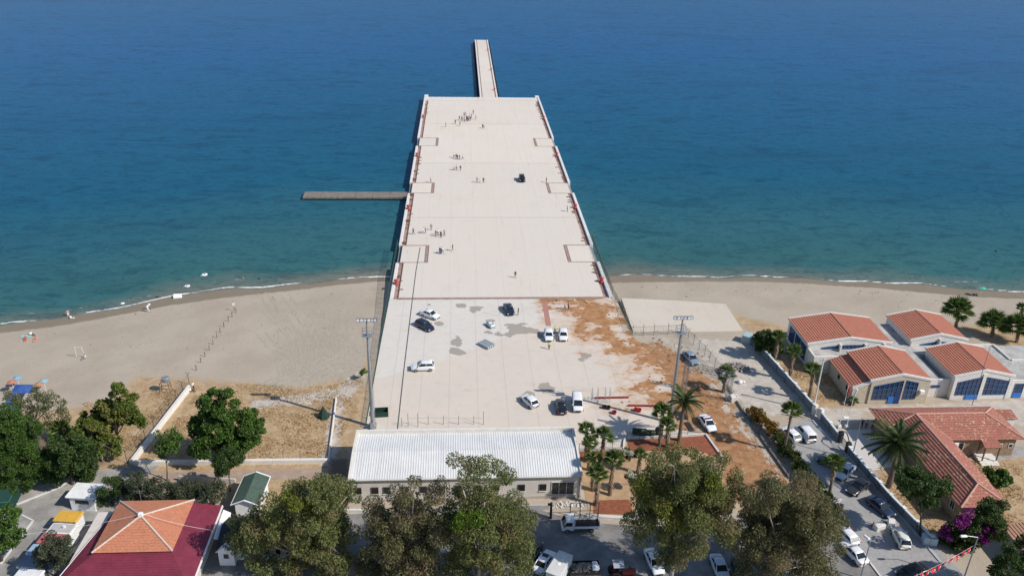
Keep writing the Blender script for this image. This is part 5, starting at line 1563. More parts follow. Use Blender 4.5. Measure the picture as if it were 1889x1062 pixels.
# flatbed lorry with a caged bed
a = P(1036, 966, .8); c = P(1105, 966, .8)
tr = thing('flatbed_truck', 'small white flatbed truck with a dark caged load bed', 'truck', ((a.x + c.x) / 2, (a.y + c.y) / 2, 0), math.pi)
wp = car_paint('car_paint_white', PAINT['white'])
b = MB()
prof = [(2.65, .45), (2.68, .95), (2.5, 1.15), (2.05, 1.95), (1.9, 2.02), (1.0, 2.02), (.98, .45)]
n = len(prof); hw = .85
b.add([(x, hw, z) for x, z in prof] + [(x, -hw, z) for x, z in prof], [tuple(range(n)), tuple(range(2 * n - 1, n - 1, -1))] + [(i, n + i, n + (i + 1) % n, (i + 1) % n) for i in range(n)])
b.build('cab', wp, tr)
b = MB(); b.add([(2.52, .74, 1.2), (2.52, -.74, 1.2), (2.12, -.68, 1.9), (2.12, .68, 1.9)], [(3, 2, 1, 0)]); o = b.build('windscreen', M_glass, tr)
for s in (1, -1):
    b = MB(); q = [(2.35, s * .857, 1.2), (1.2, s * .857, 1.2), (1.2, s * .857, 1.85), (2.02, s * .857, 1.85)]
    b.add(q, [(0, 1, 2, 3) if s < 0 else (3, 2, 1, 0)]); b.build('side_window', M_glass, tr)
    b = MB(); b.cbox((2.3, s * .98, 1.35), .12, .2, .28); b.build('mirror', M_trimb, tr)
    b = MB(); b.cbox((2.66, s * .62, .75), .1, .3, .18); b.build('headlight', M_lamp, tr)
b = MB(); b.box(-2.6, .85, -.95, .95, .72, .82)
b.build('bed_floor', M_trimb, tr)
for y in (-.95, .90):
    b = MB(); b.box(-2.6, .85, y, y + .05, .823, 1.2); b.build('side_board', wp, tr)
b = MB(); b.box(-2.66, -2.605, -.95, .95, .75, 1.2); b.build('tail_board', wp, tr)
b = MB(); b.box(.855, .94, -.95, .95, .72, 2.0); b.build('head_board', wp, tr)
b = MB()
for y in (-.9, .9):
    for x in (-2.5, -1.7, -.9, -.1, .75): b.bar((x, y, 1.2), (x, y, 1.95), .025, n=5)
    for z in (1.4, 1.65, 1.95): b.bar((-2.55, y, z), (.8, y, z), .022, n=5)
for x in (-2.5, -1.7, -.9, -.1, .75): b.bar((x, -.9, 1.95), (x, .9, 1.95), .022, n=5)
for y in (-.5, 0, .5): b.bar((-2.55, y, 1.95), (.8, y, 1.95), .02, n=5)
tag(b.build('cage', M_black, tr), None, None, None, 'stuff')
ty, ri = [q for q in car_parts('suv') if q[0] == 'wheel'][0][1], [q for q in car_parts('suv') if q[0] == 'wheel'][0][3]
for x in (1.85, -1.5):
    for s in (1, -1): w = link('wheel', ty, tr, (x, s * .8, .34)); link('rim', ri, w)
# tall dark frame standing behind the truck, beside the shed door
q = P(1055, 957)
fk = thing('steel_rack', 'tall black open steel rack behind the flatbed truck', 'rack', (q.x, q.y, 0))
for x in (-.3, 1.1, 2.5, 3.7):
    b = MB(); b.bar((x, 0, 0), (x, 0, 2.9), .06); b.build('upright', M_black, fk)
b = MB(); b.bar((-.3, 0, 2.9), (3.7, 0, 2.9), .05); b.bar((-.3, 0, 1.5), (3.7, 0, 1.5), .04); b.build('rail', M_black, fk)
q = P(1016, 955); b = MB(); b.bev(-.16, .16, -.16, .16, 0, 2.8, .03); b.box(-.5, .16, -.05, .05, 2.3, 2.7)
tag(b.build('sign_post', M_black, None, (q.x, q.y, 0)), 'dark post with a bracket in front of the shed entrance', 'post')

# white box trailer, rubble trailer, tractor
q = P(1032, 1040, 2.3)
bt = thing('box_trailer', 'white box trailer parked beside the white saloon on the shaded street', 'trailer', (q.x, q.y, 0), R_(60))
b = MB(); b.bev(-2.1, 2.1, -.95, .95, .55, 2.4, .05); b.build('body', mat('grey_white_panel', (.52, .53, .54), .6, .1, 1), bt)
b = MB(); b.bev(-2.15, 2.15, -1.0, 1.0, 2.402, 2.5, .03); r = b.build('roof', mat('off_white_panel', (.58, .57, .54), .6, .08, 1), bt)
b = MB(); b.cbox((-.2, 0, 2.53), .4, .35, .07); b.build('roof_vent', M_white, r)
for s in (1, -1): w = link('wheel', ty, bt, (-.2, s * .9, .34)); link('rim', ri, w)
b = MB(); b.bar((2.1, 0, .5), (3.1, 0, .5), .05); b.build('drawbar', M_black, bt)
q = P(1079, 1046, 1.1)
rt = thing('rubble_trailer', 'open dark trailer loaded with broken rubble beside the tractor', 'trailer', (q.x, q.y, 0), 0)
b = MB(); b.box(-1.95, 1.95, -1.05, 1.05, .7, .8); b.build('bed', M_rust, rt)
for y in (-1.05, 1.0): b = MB(); b.box(-1.95, 1.95, y, y + .05, .803, 1.3); b.build('side_board', M_black, rt)
for x in (-1.95, 1.9): b = MB(); b.box(x, x + .05, -.995, .995, .803, 1.3); b.build('end_board', M_black, rt)
for s in (1, -1): w = link('wheel', ty, rt, (0, s * .9, .34)); link('rim', ri, w)
def rocks(name, n, spread, size, m, parent, z0, hmax, flat=1.0, seed=3):
    rr = random.Random(seed); b = MB()
    for _ in range(n):
        x, y = rr.gauss(0, .5) * spread[0], rr.gauss(0, .5) * spread[1]
        if abs(x) > spread[0] or abs(y) > spread[1]: continue
        z = z0 + rr.random() * hmax * max(0, 1 - (x / spread[0]) ** 2) * max(0, 1 - (y / spread[1]) ** 2)
        s = rr.uniform(*size); vs = []
        for i in range(8):
            vs.append((x + s * (.5 if i & 1 else -.5) * rr.uniform(.6, 1.1), y + s * (.5 if i & 2 else -.5) * rr.uniform(.6, 1.1), z + s * flat * (.5 if i & 4 else -.5) * rr.uniform(.6, 1.1)))
        b.add(vs, [(0, 2, 3, 1), (4, 5, 7, 6), (0, 1, 5, 4), (1, 3, 7, 5), (3, 2, 6, 7), (2, 0, 4, 6)])
    return tag(b.build(name, m, parent), None, None, None, 'stuff')
M_rub = mat('broken_rubble', (.26, .22, .185), .95, .4, 2, .4)
rocks('rubble_load', 420, (1.8, .95), (.12, .32), M_rub, rt, .9, .6)
b = MB(); b.bev(.9, 1.8, -.8, .1, 1.3, 1.62, .12); b.bev(1.0, 1.7, .15, .8, 1.25, 1.52, .12); b.build('sacks', M_white, rt)
q = P(1146, 1052, 1.2)
tc = thing('tractor', 'old red tractor with a grey flat canopy on the shaded street', 'tractor', (q.x, q.y, 0), 0)
M_tred = mat('faded_tractor_red', (.24, .045, .035), .65, .25, 2)
b = MB(); b.bev(.1, 1.9, -.35, .35, .8, 1.35, .08); b.build('bonnet', M_tred, tc)
b = MB(); b.box(-1.0, 1.5, -.25, .25, .55, .8); b.build('chassis', M_black, tc)
for s in (1, -1):
    b = MB(); b.tube([(-1.35, s * .8, .9), (-1.05, s * .8, 1.4), (-.5, s * .8, 1.45), (-.15, s * .8, 1.05)], [.13] * 4, 6); b.build('mudguard', M_tred, tc)
b = MB(); b.bev(-.85, -.35, -.28, .28, .95, 1.1, .04); b.box(-.9, -.82, -.28, .28, 1.0, 1.45); b.build('seat', M_black, tc)
b = MB()
for x in (-.95, .1):
    for y in (-.6, .6): b.bar((x, y, 1.0), (x, y, 2.4), .03)
b.build('canopy_frame', M_black, tc)
b = MB(); b.bev(-1.15, .3, -.75, .75, 2.4, 2.47, .03); b.build('canopy', mat('grey_canopy', (.36, .37, .39), .6, .15), tc)
b = MB(); b.bar((1.1, .2, 1.3), (1.1, .2, 2.0), .04); b.build('exhaust', M_black, tc)
for x, r_, w_ in ((-.85, .72, .24), (1.45, .42, .16)):
    for s in (1, -1):
        b = MB(); vs = []
        for yy in (-w_, w_):
            for i in range(18): vs.append((r_ * math.cos(i * math.pi / 9), yy / 1, r_ * math.sin(i * math.pi / 9)))
        b.add(vs, [(i, (i + 1) % 18, 18 + (i + 1) % 18, 18 + i) for i in range(18)] + [tuple(range(17, -1, -1)), tuple(range(18, 36))])
        w = b.build('wheel', M_tyre, tc, (x, s * .75, r_))
        b = MB(); b.cbox((0, 0, 0), r_ * .7, w_ * 2 + .02, r_ * .7); b.build('rim', M_tred, w)

# ------------------------------------------------------------------ things lying on the yard
q = P(905, 598, .4)
g = thing('generator', 'small silver-grey machine housing alone on the yard', 'generator', (q.x, q.y, 0), R_(-62))
b = MB(); b.bev(-1.0, 1.0, -.55, .55, .15, .75, .1); b.build('housing', mat('silver_housing', (.42, .47, .50), .4, .1, 2, metal=.3), g)
b = MB(); b.bev(-.95, -.2, -.45, .45, .752, .95, .08); b.build('hood', mat('grey_hood', (.30, .34, .37), .5, .1), g)
b = MB(); b.cbox((-.1, 0, .8), .3, .7, .1); b.build('panel', M_white, g)
b = MB(); b.box(-.9, .9, -.6, .6, 0, .148); b.build('skid', M_black, g)
q = P(898, 633, .4)
pb = thing('barrier_bundle', 'bundle of long grey slabs lying side by side on the yard', 'slabs', (q.x, q.y, 0), R_(-48))
for k in range(4):
    b = MB(); b.bev(-1.4, 1.4, -1.05 + k * .53, -.62 + k * .53, 0, .62, .06); b.build('slab', mat('grey_slab', (.33, .36, .38), .7, .15, 1.5), pb)
q = P(704, 764)
sk = thing('skip_bin', 'dark green open bin beside the left floodlight mast', 'bin', (q.x, q.y, 0), .08)
b = MB(); b.box(-1.1, 1.1, -.7, .7, 0, .1); b.build('floor', M_black, sk)
for a_ in ((-1.1, 1.1, -.75, -.68), (-1.1, 1.1, .68, .75)): b = MB(); b.box(a_[0], a_[1], a_[2], a_[3], .02, 1.0); b.build('side', mat('dark_green_steel', (.015, .05, .035), .6, .2), sk)
for a_ in ((-1.1, -1.03), (1.03, 1.1)): b = MB(); b.box(a_[0], a_[1], -.677, .677, .02, 1.0); b.build('end', mat('dark_green_steel', (.015, .05, .035)), sk)
M_grnst = mat('dark_green_drum', (.018, .04, .03), .55, .25, 2)
for i, (px, py, ln, rz, r_, lb) in enumerate([(1180, 795, 2.3, -.12, .55, 'dark green drum lying nearest the yard'), (1197, 797, 2.2, -.1, .5, 'dark green drum lying beside the palms'), (1215, 795, 1.2, 1.2, .6, 'short dark drum lying behind the fan palms')]):
    q = P(px, py, .5); b = MB()
    pr = [(r_ * .8, -ln / 2), (r_, -ln / 2 + .1), (r_, -.3), (r_ * 1.05, -.25), (r_, -.2), (r_, .3), (r_ * 1.05, .35), (r_, .4), (r_, ln / 2 - .1), (r_ * .8, ln / 2)]
    b.lathe(pr, n=14)
    o = b.build('steel_drum', M_grnst, None, (q.x, q.y, r_), smooth=True); o.rotation_euler = (0, R_(90), rz)
    tag(o, lb, 'drum', 'dark green drums')
for i, (px, py, c_, lb) in enumerate([(1173, 757, 'red', 'left of two bright red buckets on the yard'), (1179, 758, 'red', 'right of two bright red buckets on the yard'), (1133, 762, 'dk', 'dull red bucket left of the mast shadow'), (1115, 752, 'blk', 'black tub nearest the white van'), (1122, 753, 'blk', 'black tub beside another, farther from the white van')]):
    q = P(px, py); b = MB(); b.lathe([(.28, 0), (.36, .02), (.42, .5), (.38, .5), (.3, .1), (.02, .1)], n=12)
    o = b.build('bucket', {'red': M_red, 'dk': mat('dull_red', (.25, .03, .04), .6, .2), 'blk': M_black}[c_], None, (q.x, q.y, 0))
    tag(o, lb, 'bucket', 'buckets on the yard')
for i, (pa, pc, lb) in enumerate([((1098, 734), (1160, 733), 'long red steel beam nearest the white van'), ((1158, 748), (1232, 749), 'long red steel beam nearest the floodlight mast')]):
    a, c = P(*pa), P(*pc); b = MB(); d = (c - a); L = d.length
    b.box(0, L, -.14, .14, 0, .05); b.box(0, L, -.03, .03, .05, .25); b.box(0, L, -.14, .14, .25, .3)
    o = b.build('steel_beam', mat('red_oxide_steel', (.30, .06, .05), .7, .25), None, tuple(a), math.atan2(d.y, d.x)); tag(o, lb, 'beam', 'red steel beams')
q = P(1368, 672); pass
o = rocks('branch_pile', 260, (2.4, 1.6), (.1, .5), mat('grey_brush', (.30, .27, .25), .95, .3, 2), None, .1, .9, .4, 9)
q = P(1358, 678); o.location = (q.x, q.y, 0); tag(o, 'heap of grey cut branches and rubble beside the truss arch', None, None, 'stuff')
for i, (px, py, s, lb) in enumerate([(1365, 705, .8, 'larger pale boulder lying on the gravel lane'), (1372, 704, .5, 'smaller pale boulder lying on the gravel lane')]):
    q = P(px, py); b = MB(); rr = random.Random(i)
    b.lathe([(.3 * s, 0), (.62 * s, .15 * s), (.66 * s, .4 * s), (.45 * s, .68 * s), (.1 * s, .75 * s)], n=9)
    b.v = [(x * rr.uniform(.8, 1.15), y * rr.uniform(.8, 1.15), z) for x, y, z in b.v]
    tag(b.build('boulder', M_trim, None, (q.x, q.y, 0)), lb, 'rock', 'boulders on the gravel lane')
o = rocks('rubble_strip', 160, (3.2, .8), (.08, .28), mat('white_rubble', (.62, .60, .57), .9, .2, 2), None, .02, .2, .5, 5)
q = P(1050, 930); o.location = (q.x, q.y, 0); tag(o, 'white rubble in front of the shed entrance', None, None, 'stuff')
b = MB(); b.bev(-.9, .9, -.6, .6, 0, 1.2, .06)
q = P(1714, 1000); o = b.build('utility_cabinet', mat('pale_blue_cabinet', (.45, .52, .56), .6, .1), None, (q.x, q.y, 0), -.2); tag(o, 'pale blue utility cabinet at the lower end of the boundary wall', 'cabinet')
for i, (px, py, lb) in enumerate([(1623, 970, 'concrete block nearest the traffic cone'), (1645, 965, 'concrete block behind the old off-white hatchback')]):
    q = P(px, py, .4); b = MB(); b.bev(-.8, .8, -.45, .45, 0, .8, .06); tag(b.build('concrete_block', M_wall, None, (q.x, q.y, 0), .3 + i * .8), lb, 'block', 'concrete blocks on the paved street')
def cone(px, py, lb):
    q = P(px, py); c = thing('traffic_cone', lb, 'cone', (q.x, q.y, .012), 0, 'traffic cones')
    b = MB(); b.bev(-.24, .24, -.24, .24, 0, .05, .02); b.build('base', M_red, c)
    b = MB(); b.lathe([(.19, .05), (.04, .75)], n=10); b.build('body', mat('cone_orange', (.62, .06, .03), .6, .1), c)
    b = MB(); b.lathe([(.135, .3), (.098, .48)], n=10); b.build('band', M_white, c)
cone(1572, 978, 'orange traffic cone at the kerb of the paved street'); cone(1611, 969, 'orange traffic cone beside the concrete block')
q = P(1540, 942)
sg = thing('notice_board', 'small white notice board with red lettering lines beside the gum tree', 'sign', (q.x, q.y, 0), .3)
b = MB(); b.bar((0, 0, 0), (0, 0, 1.6), .04); b.build('post', M_greywire, sg)
b = MB(); b.box(-.75, .75, -.06, -.02, 1.3, 2.1); pl = b.build('panel', M_white, sg)
b = MB(); b.box(-.6, .6, -.066, -.062, 1.78, 1.95); b.box(-.55, .4, -.066, -.062, 1.5, 1.6); tag(b.build('red_print', M_red, pl), None, None, None, 'stuff')
# dark rugs / drain covers by the date palm
for i, (pp, lb) in enumerate([([(1243, 758), (1262, 757), (1270, 772), (1250, 774)], 'black sheet lying on the mud behind the date palm'), ([(1262, 778), (1272, 777), (1282, 793), (1273, 795)], 'black sheet lying on the mud right of the date palm trunk')]):
    tag(sheet('ground_sheet', pp, .05, M_dark, thick=.04), lb, 'sheet', 'black ground sheets')
# blue tarpaulin stall at the far left
q = T(45, 735)
st_ = thing('beach_stall', 'blue tarpaulin stall with coloured parasols at the far left of the beach', 'stall', (q.x, q.y, q.z))
b = MB()
for k, (x, y, w, d_, z) in enumerate([(0, 0, 3.0, 2.2, 2.2), (-.6, -2.6, 1.6, 1.3, 1.8), (.4, -4.2, 1.2, 1.2, 1.5)]):
    vs = [(x - w / 2, y - d_ / 2, z - .4), (x + w / 2, y - d_ / 2, z - .3), (x + w / 2, y + d_ / 2, z), (x - w / 2, y + d_ / 2, z + .1), (x, y, z + .35)]
    b.add(vs, [(0, 1, 4), (1, 2, 4), (2, 3, 4), (3, 0, 4)])
    for v in vs[:4]: b.bar((v[0], v[1], 0), v, .04)
o = b.build('tarpaulin', mat('blue_tarpaulin', (.04, .10, .30), .7, .35, 2), st_)
def parasol(px, py, c, lb, z=0):
    q = T(px, py); s = thing('parasol', lb, 'parasol', (q.x, q.y, q.z), 0, 'beach parasols')
    b = MB(); b.bar((0, 0, 0), (0, 0, 2.2), .03); b.build('pole', M_white, s)
    b = MB(); n = 8
    vs = [(0, 0, 2.35)] + [(.8 * math.cos(k * math.pi / 4), .8 * math.sin(k * math.pi / 4), 2.05) for k in range(n)]
    b.add(vs, [(0, 1 + k, 1 + (k + 1) % n) for k in range(n)]); b.build('canopy', mat('parasol_%s' % c[0], c[1], .7, .15), s)
parasol(26, 722, ('orange', (.45, .18, .10)), 'orange parasol at the blue stall'); parasol(36, 714, ('sky', (.18, .36, .48)), 'light blue parasol at the blue stall')
parasol(76, 726, ('coral', (.45, .2, .12)), 'coral parasol right of the blue stall'); parasol(84, 720, ('aqua', (.22, .4, .46)), 'aqua parasol right of the blue stall')
parasol(1809, 545, ('green', (.05, .45, .28)), 'green parasol alone on the right beach at the waterline')
q = T(1800, 544); rk = rocks('beach_bags', 10, (.7, .4), (.2, .4), M_black, None, .15, .2, .6, 4); rk.location = tuple(q); tag(rk, 'dark bags in the shade of the green parasol', 'bags', None, None); del rk['kind']
# lifeguard-like frame by the fence, swing frame on the beach, row of short posts
q = T(306, 722)
lf = thing('water_tower_frame', 'rusty pipe frame with a grey bucket seat beside the fence corner', 'frame', tuple(q))
b = MB()
for x in (-.9, .9):
    for y in (-.6, .6): b.bar((x, y, 0), (x * .8, y * .8, 2.2), .05)
for z in (.9, 1.7): b.bar((-.8, -.55, z), (.8, -.55, z), .04); b.bar((-.8, .55, z), (.8, .55, z), .04); b.bar((-.8, -.55, z), (-.8, .55, z), .04); b.bar((.8, -.55, z), (.8, .55, z), .04)
b.build('pipe_frame', M_rust, lf); b = MB(); b.lathe([(.5, 2.15), (.65, 2.2), (.7, 2.9), (.55, 3.0)], (.3, 0, 0), 12); b.build('tank', M_steel, lf)
q = T(151, 658)
sw = thing('beach_goal', 'pale wooden post frame standing on the open sand', 'frame', tuple(q))
b = MB(); b.bar((-1, 0, 0), (-1, 0, 2.3), .06); b.build('post', M_pale2, sw)
b = MB(); b.bar((.6, 0, 0), (.2, 0, 2.3), .06); b.build('post', M_pale2, sw)
b = MB(); b.bar((-1.0, 0, .15), (.6, 0, .15), .05); b.bar((-1.0, 0, 2.2), (.2, 0, 2.2), .04); b.build('bar', M_pale2, sw)
pr_ = [(435, 576), (428, 584), (421, 592), (413, 602), (406, 612), (400, 622), (393, 634), (386, 645), (378, 657), (370, 668), (362, 682)]
pm_ = MB(); pm_.bar((0, 0, -.1), (.05, 0, 1.05), .06, n=6); pm_.bar((-.25, 0, .9), (.25, .02, .95), .03, n=5); pm_ = pm_.mesh('beach_post', M_rust)
ordn = ['farthest out', 'second', 'third', 'fourth', 'fifth', 'sixth', 'seventh', 'eighth', 'ninth', 'tenth', 'last']
for i, (px, py) in enumerate(pr_):
    o = link('beach_post', pm_, None, tuple(T(px, py)), rnd.uniform(0, 3)); tag(o, 'short rusty post in the row across the left beach, %s from the water' % ordn[i], 'post', 'row of short posts on the left beach')
q = T(432, 572); bs = thing('beach_sign', 'small white sign on a post at the seaward end of the post row', 'sign', tuple(q))
b = MB(); b.bar((0, 0, 0), (0, 0, 1.6), .05); b.build('post', M_rust, bs); b = MB(); b.box(-.25, .25, -.06, -.02, 1.2, 1.9); b.build('panel', M_white, bs)
b = MB(); b.lathe([(.1, .0), (1.05, .02), (.9, .5), (.45, 1.3), (.12, 2.0), (.02, 2.3)], n=7)
q = P(597, 768); tag(b.build('garden_cone', mat('dark_green_netting', (.02, .045, .035), .9, .3, 3), None, (q.x, q.y, 0)), 'dark green net-covered cone standing in the dry field', 'cone')
# white floats in the shallow water
for i, (px, py, s, lb) in enumerate([(377, 506, 1.0, 'white float with a swimmer, farther from the shore'), (345, 527, .9, 'white float with a long tail, nearer the shore'), (226, 559, .6, 'tiny white float off the left beach')]):
    q = P(px, py, WATER_Z); b = MB()
    s *= .7
    b.tube([(s * .75 * math.cos(t), s * .55 * math.sin(t), .1) for t in np.linspace(0, 2 * math.pi, 13)], [s * .26] * 13, 8)
    b.bar((-s * .7, 0, .1), (-s * 1.4, .1, .05), .14 * s, .05)
    tag(b.build('swim_float', M_white, None, (q.x, q.y, WATER_Z), rnd.random(), True), lb, 'float', 'white floats in the sea')
q = P(327, 547, WATER_Z); b = MB(); b.bev(-.9, .9, -.7, .7, -.2, .5, .08)
o = b.build('float_box', M_white, None, (q.x, q.y, WATER_Z), .3); o.rotation_euler = (.15, .1, .3); tag(o, 'white square block standing in the shallows', 'float')

# ------------------------------------------------------------------ people
def skin_person(name, joints, bones):
    """joints: {name: (pos, radius)}; bones: [(a, b, zone)] -> one continuous skinned surface, faces zoned by nearest bone"""
    names = list(joints)
    me = bpy.data.meshes.new(name + '_skeleton')
    me.from_pydata([joints[n][0] for n in names], [(names.index(a), names.index(c)) for a, c, _ in bones], [])
    ob = bpy.data.objects.new(name + '_skeleton', me); col.objects.link(ob)
    md = ob.modifiers.new('skin', 'SKIN'); md.use_smooth_shade = True
    for i, n in enumerate(names):
        r = joints[n][1]; sv = me.skin_vertices[0].data[i]
        sv.radius = r if isinstance(r, tuple) else (r, r); sv.use_root = (n == 'pelvis')
    sb = ob.modifiers.new('subdivision', 'SUBSURF'); sb.levels = 1; sb.render_levels = 1
    dg = bpy.context.evaluated_depsgraph_get()
    out = bpy.data.meshes.new_from_object(ob.evaluated_get(dg))
    bpy.data.objects.remove(ob); bpy.data.meshes.remove(me)
    out.name = name
    segs = [(Vector(joints[a][0]), Vector(joints[c][0]), z) for a, c, z in bones]
    idx = []
    head = Vector(joints['head'][0])
    for f in out.polygons:
        c = f.center; best = (9, 0)
        for a, d, z in segs:
            ab = d - a; t = max(0, min(1, (c - a).dot(ab) / ab.length_squared)); dist = (c - (a + ab * t)).length
            if dist < best[0]: best = (dist, z)
        z = best[1]
        if z == 0 and (c - head).length < .2 and (c.z > head.z + .02 or c.y > head.y + .04): z = 3
        idx.append(z)
    out.materials.clear()
    for q in range(5): out.materials.append(M_white)
    out.polygons.foreach_set('material_index', idx)
    out.polygons.foreach_set('use_smooth', [True] * len(out.polygons))
    return out
SKIN, SHIRT, TROU, HAIR, SHOE = 0, 1, 2, 3, 4
def standing(step=0.0, arm=0.0, bend=.12):
    J = {'pelvis': ((0, 0, .95), (.155, .115)), 'waist': ((0, .01, 1.12), (.145, .105)), 'chest': ((0, .01, 1.32), (.175, .115)), 'neck': ((0, 0, 1.48), .058), 'jaw': ((0, -.02, 1.56), (.07, .08)), 'head': ((0, -.01, 1.66), (.078, .098)), 'crown': ((0, 0, 1.74), (.05, .06))}
    B = [('pelvis', 'waist', SHIRT), ('waist', 'chest', SHIRT), ('chest', 'neck', SHIRT), ('neck', 'jaw', SKIN), ('jaw', 'head', SKIN), ('head', 'crown', HAIR)]
    for s, n in ((1, 'l'), (-1, 'r')):
        k = s * step; a = -s * step * .8
        J['sh' + n] = ((s * .19, .01, 1.41), .062); J['el' + n] = ((s * (.25 + arm * .1), a * .35 + .02, 1.14), .046); J['wr' + n] = ((s * (.27 + arm * .05), a * .8 - bend, .92), .034); J['ha' + n] = ((s * .27, a * .9 - bend - .03, .82), (.042, .026))
        B += [('chest', 'sh' + n, SHIRT), ('sh' + n, 'el' + n, SHIRT), ('el' + n, 'wr' + n, SKIN), ('wr' + n, 'ha' + n, SKIN)]
        J['hi' + n] = ((s * .1, 0, .86), .095); J['kn' + n] = ((s * .11, -k * .22 - .015, .49), .066); J['an' + n] = ((s * .115, -k * .55 + .02, .10 + max(0, -k) * .06), .045); J['to' + n] = ((s * .13, -k * .55 - .15, .045 + max(0, -k) * .02), (.045, .035))
        B += [('pelvis', 'hi' + n, TROU), ('hi' + n, 'kn' + n, TROU), ('kn' + n, 'an' + n, TROU), ('an' + n, 'to' + n, SHOE)]
    return J, B
def seated():
    J, B = standing()
    for n, (p, r) in list(J.items()):
        if n[:2] not in ('kn', 'an', 'to'): J[n] = ((p[0], p[1] + (.1 if p[2] > 1.2 else 0), p[2] - .80), r)
    for s, n in ((1, 'l'), (-1, 'r')):
        J['kn' + n] = ((s * .14, -.42, .30), .066); J['an' + n] = ((s * .13, -.74, .08), .045); J['to' + n] = ((s * .13, -.88, .08), .04)
        J['wr' + n] = ((s * .24, -.22, .28), .034); J['ha' + n] = ((s * .2, -.32, .3), (.042, .026))
    return J, B
PM = [skin_person('person_walking', *standing(.55)), skin_person('person_standing', *standing(.06, .3)), skin_person('person_gesturing', *standing(.2, 1.2, .3)), skin_person('person_seated', *seated())]
CL = {'white': (.72, .72, .71), 'black': (.015, .015, .017), 'navy': (.02, .03, .075), 'grey': (.22, .22, .23), 'blue': (.06, .12, .30), 'dark': (.03, .028, .03), 'khaki': (.26, .21, .14), 'lilac': (.5, .47, .62), 'lime': (.55, .72, .06), 'red': (.6, .08, .07), 'coral': (.7, .25, .18), 'tan': (.45, .28, .18), 'jeans': (.07, .10, .19), 'pink': (.6, .3, .32)}
def person(q, pose, shirt, trou, face, label, group=None, skin='tan', hat=None):
    o = link('person', PM[pose], None, tuple(q), face)
    k = rnd.uniform(.97, 1.05); o.scale = (k * 1.08, k * 1.08, k)
    for i, m_ in enumerate([mat('skin_tone', (.42, .25, .17), .6, .1), mat('cloth_' + shirt, CL[shirt], .85, .12, 4), mat('cloth_' + trou, CL[trou], .85, .12, 4), mat('dark_hair', (.02, .016, .013), .7, .2), mat('dark_shoes', (.02, .02, .02), .6, .2)]):
        o.material_slots[i].link = 'OBJECT'; o.material_slots[i].material = m_
    return tag(o, label, 'person', group)
GF = 'crowd near the far end of the pier'; GM = 'people walking on the middle of the pier'; GN = 'people on the near part of the pier'
far = [(822.5, 233, 1, 'dark', 'dark', 'person in dark clothes standing alone left of the far crowd', -1.5),
 (840, 227.5, 1, 'black', 'dark', 'person in black at the lower left fringe of the far crowd', .4),
 (847.5, 220.5, 0, 'dark', 'dark', 'person in dark clothes, leftmost within the far crowd row', 1.2),
 (848.5, 231, 0, 'grey', 'grey', 'person in grey walking in front of the far crowd', 2.6),
 (852, 221.5, 1, 'black', 'dark', 'person in black, second from left in the far crowd row', .2),
 (856.5, 222, 1, 'dark', 'khaki', 'person in dark top and khaki trousers in the far crowd row', -.4),
 (856.5, 213.5, 1, 'grey', 'dark', 'person in grey, left one of two standing behind the far crowd', 3.0),
 (859.5, 212, 2, 'white', 'grey', 'person in white, right one of two standing behind the far crowd', 2.8),
 (857.5, 223.5, 2, 'white', 'khaki', 'person in white shirt and khaki trousers at the front of the far crowd', 0),
 (860.5, 220.5, 1, 'navy', 'dark', 'person in navy left of centre in the far crowd', .9),
 (862, 222.5, 1, 'dark', 'dark', 'person all in dark clothes at the centre front of the far crowd', .1),
 (863.5, 219, 2, 'lilac', 'navy', 'person in lilac top at the back of the far crowd', -2.9),
 (864.5, 221.5, 1, 'white', 'dark', 'person in bright white shirt, right of centre in the far crowd', -.9),
 (866.5, 219.5, 1, 'blue', 'navy', 'person in blue shirt on the right of the far crowd', -1.3),
 (867.8, 221.8, 2, 'grey', 'jeans', 'person in grey and jeans at the lower right of the far crowd', -1.0),
 (869.5, 217.5, 1, 'navy', 'dark', 'person in dark blue at the right end of the far crowd', -1.8),
 (873, 209.5, 0, 'black', 'dark', 'person in black walking alone beyond the far crowd', 2.5),
 (877.8, 219.2, 0, 'khaki', 'khaki', 'person in khaki standing just right of the far crowd', -1.5),
 (890.5, 235.5, 1, 'black', 'black', 'person in black, left one of a pair right of the far crowd', -.3),
 (893, 235, 0, 'white', 'khaki', 'person in white, right one of a pair right of the far crowd', .5)]
for px, py, po, a_, c_, lb, fc in far: person(P(px, py), po, a_, c_, fc, lb, GF)
mid = [(837.5, 289.5, 2, 'white', 'dark', 'person in white, leftmost of the group just beyond the second joint', 1.0), (841.5, 291.5, 1, 'navy', 'navy', 'person in dark navy, left of the two navy figures beyond the second joint', .3), (844, 293, 1, 'navy', 'jeans', 'person in navy and jeans, second from right beyond the second joint', -.2), (848, 293, 1, 'grey', 'grey', 'person in grey, second from right just beyond the second joint', -1.0), (853.5, 292.5, 0, 'white', 'dark', 'person in white shirt, rightmost of the group just beyond the second joint', -1.4),
 (837.8, 312.5, 0, 'white', 'dark', 'person in white top, left one of three just before the second joint', 1.5), (842.3, 312.5, 1, 'lilac', 'dark', 'person in pale top, middle one of three just before the second joint', .2), (849.5, 313.5, 1, 'dark', 'khaki', 'person in dark jacket, right one of three just before the second joint', -.2),
 (880, 335.5, 1, 'grey', 'grey', 'person in grey, left one of three strolling in mid pier', .3), (886.5, 336, 0, 'white', 'white', 'person all in white, middle one of three strolling in mid pier', .2), (891.8, 336, 1, 'black', 'dark', 'person in black, right one of three strolling in mid pier', -.1),
 (1008, 335.5, 1, 'grey', 'dark', 'person in grey alone beside the right middle mooring pad', -1.2), (1046.5, 389, 1, 'khaki', 'dark', 'person in khaki alone near the right edge of the pier', 1.6), (795, 335, 1, 'white', 'grey', 'person in pale clothes beside the left middle mooring pad', -1.0)]
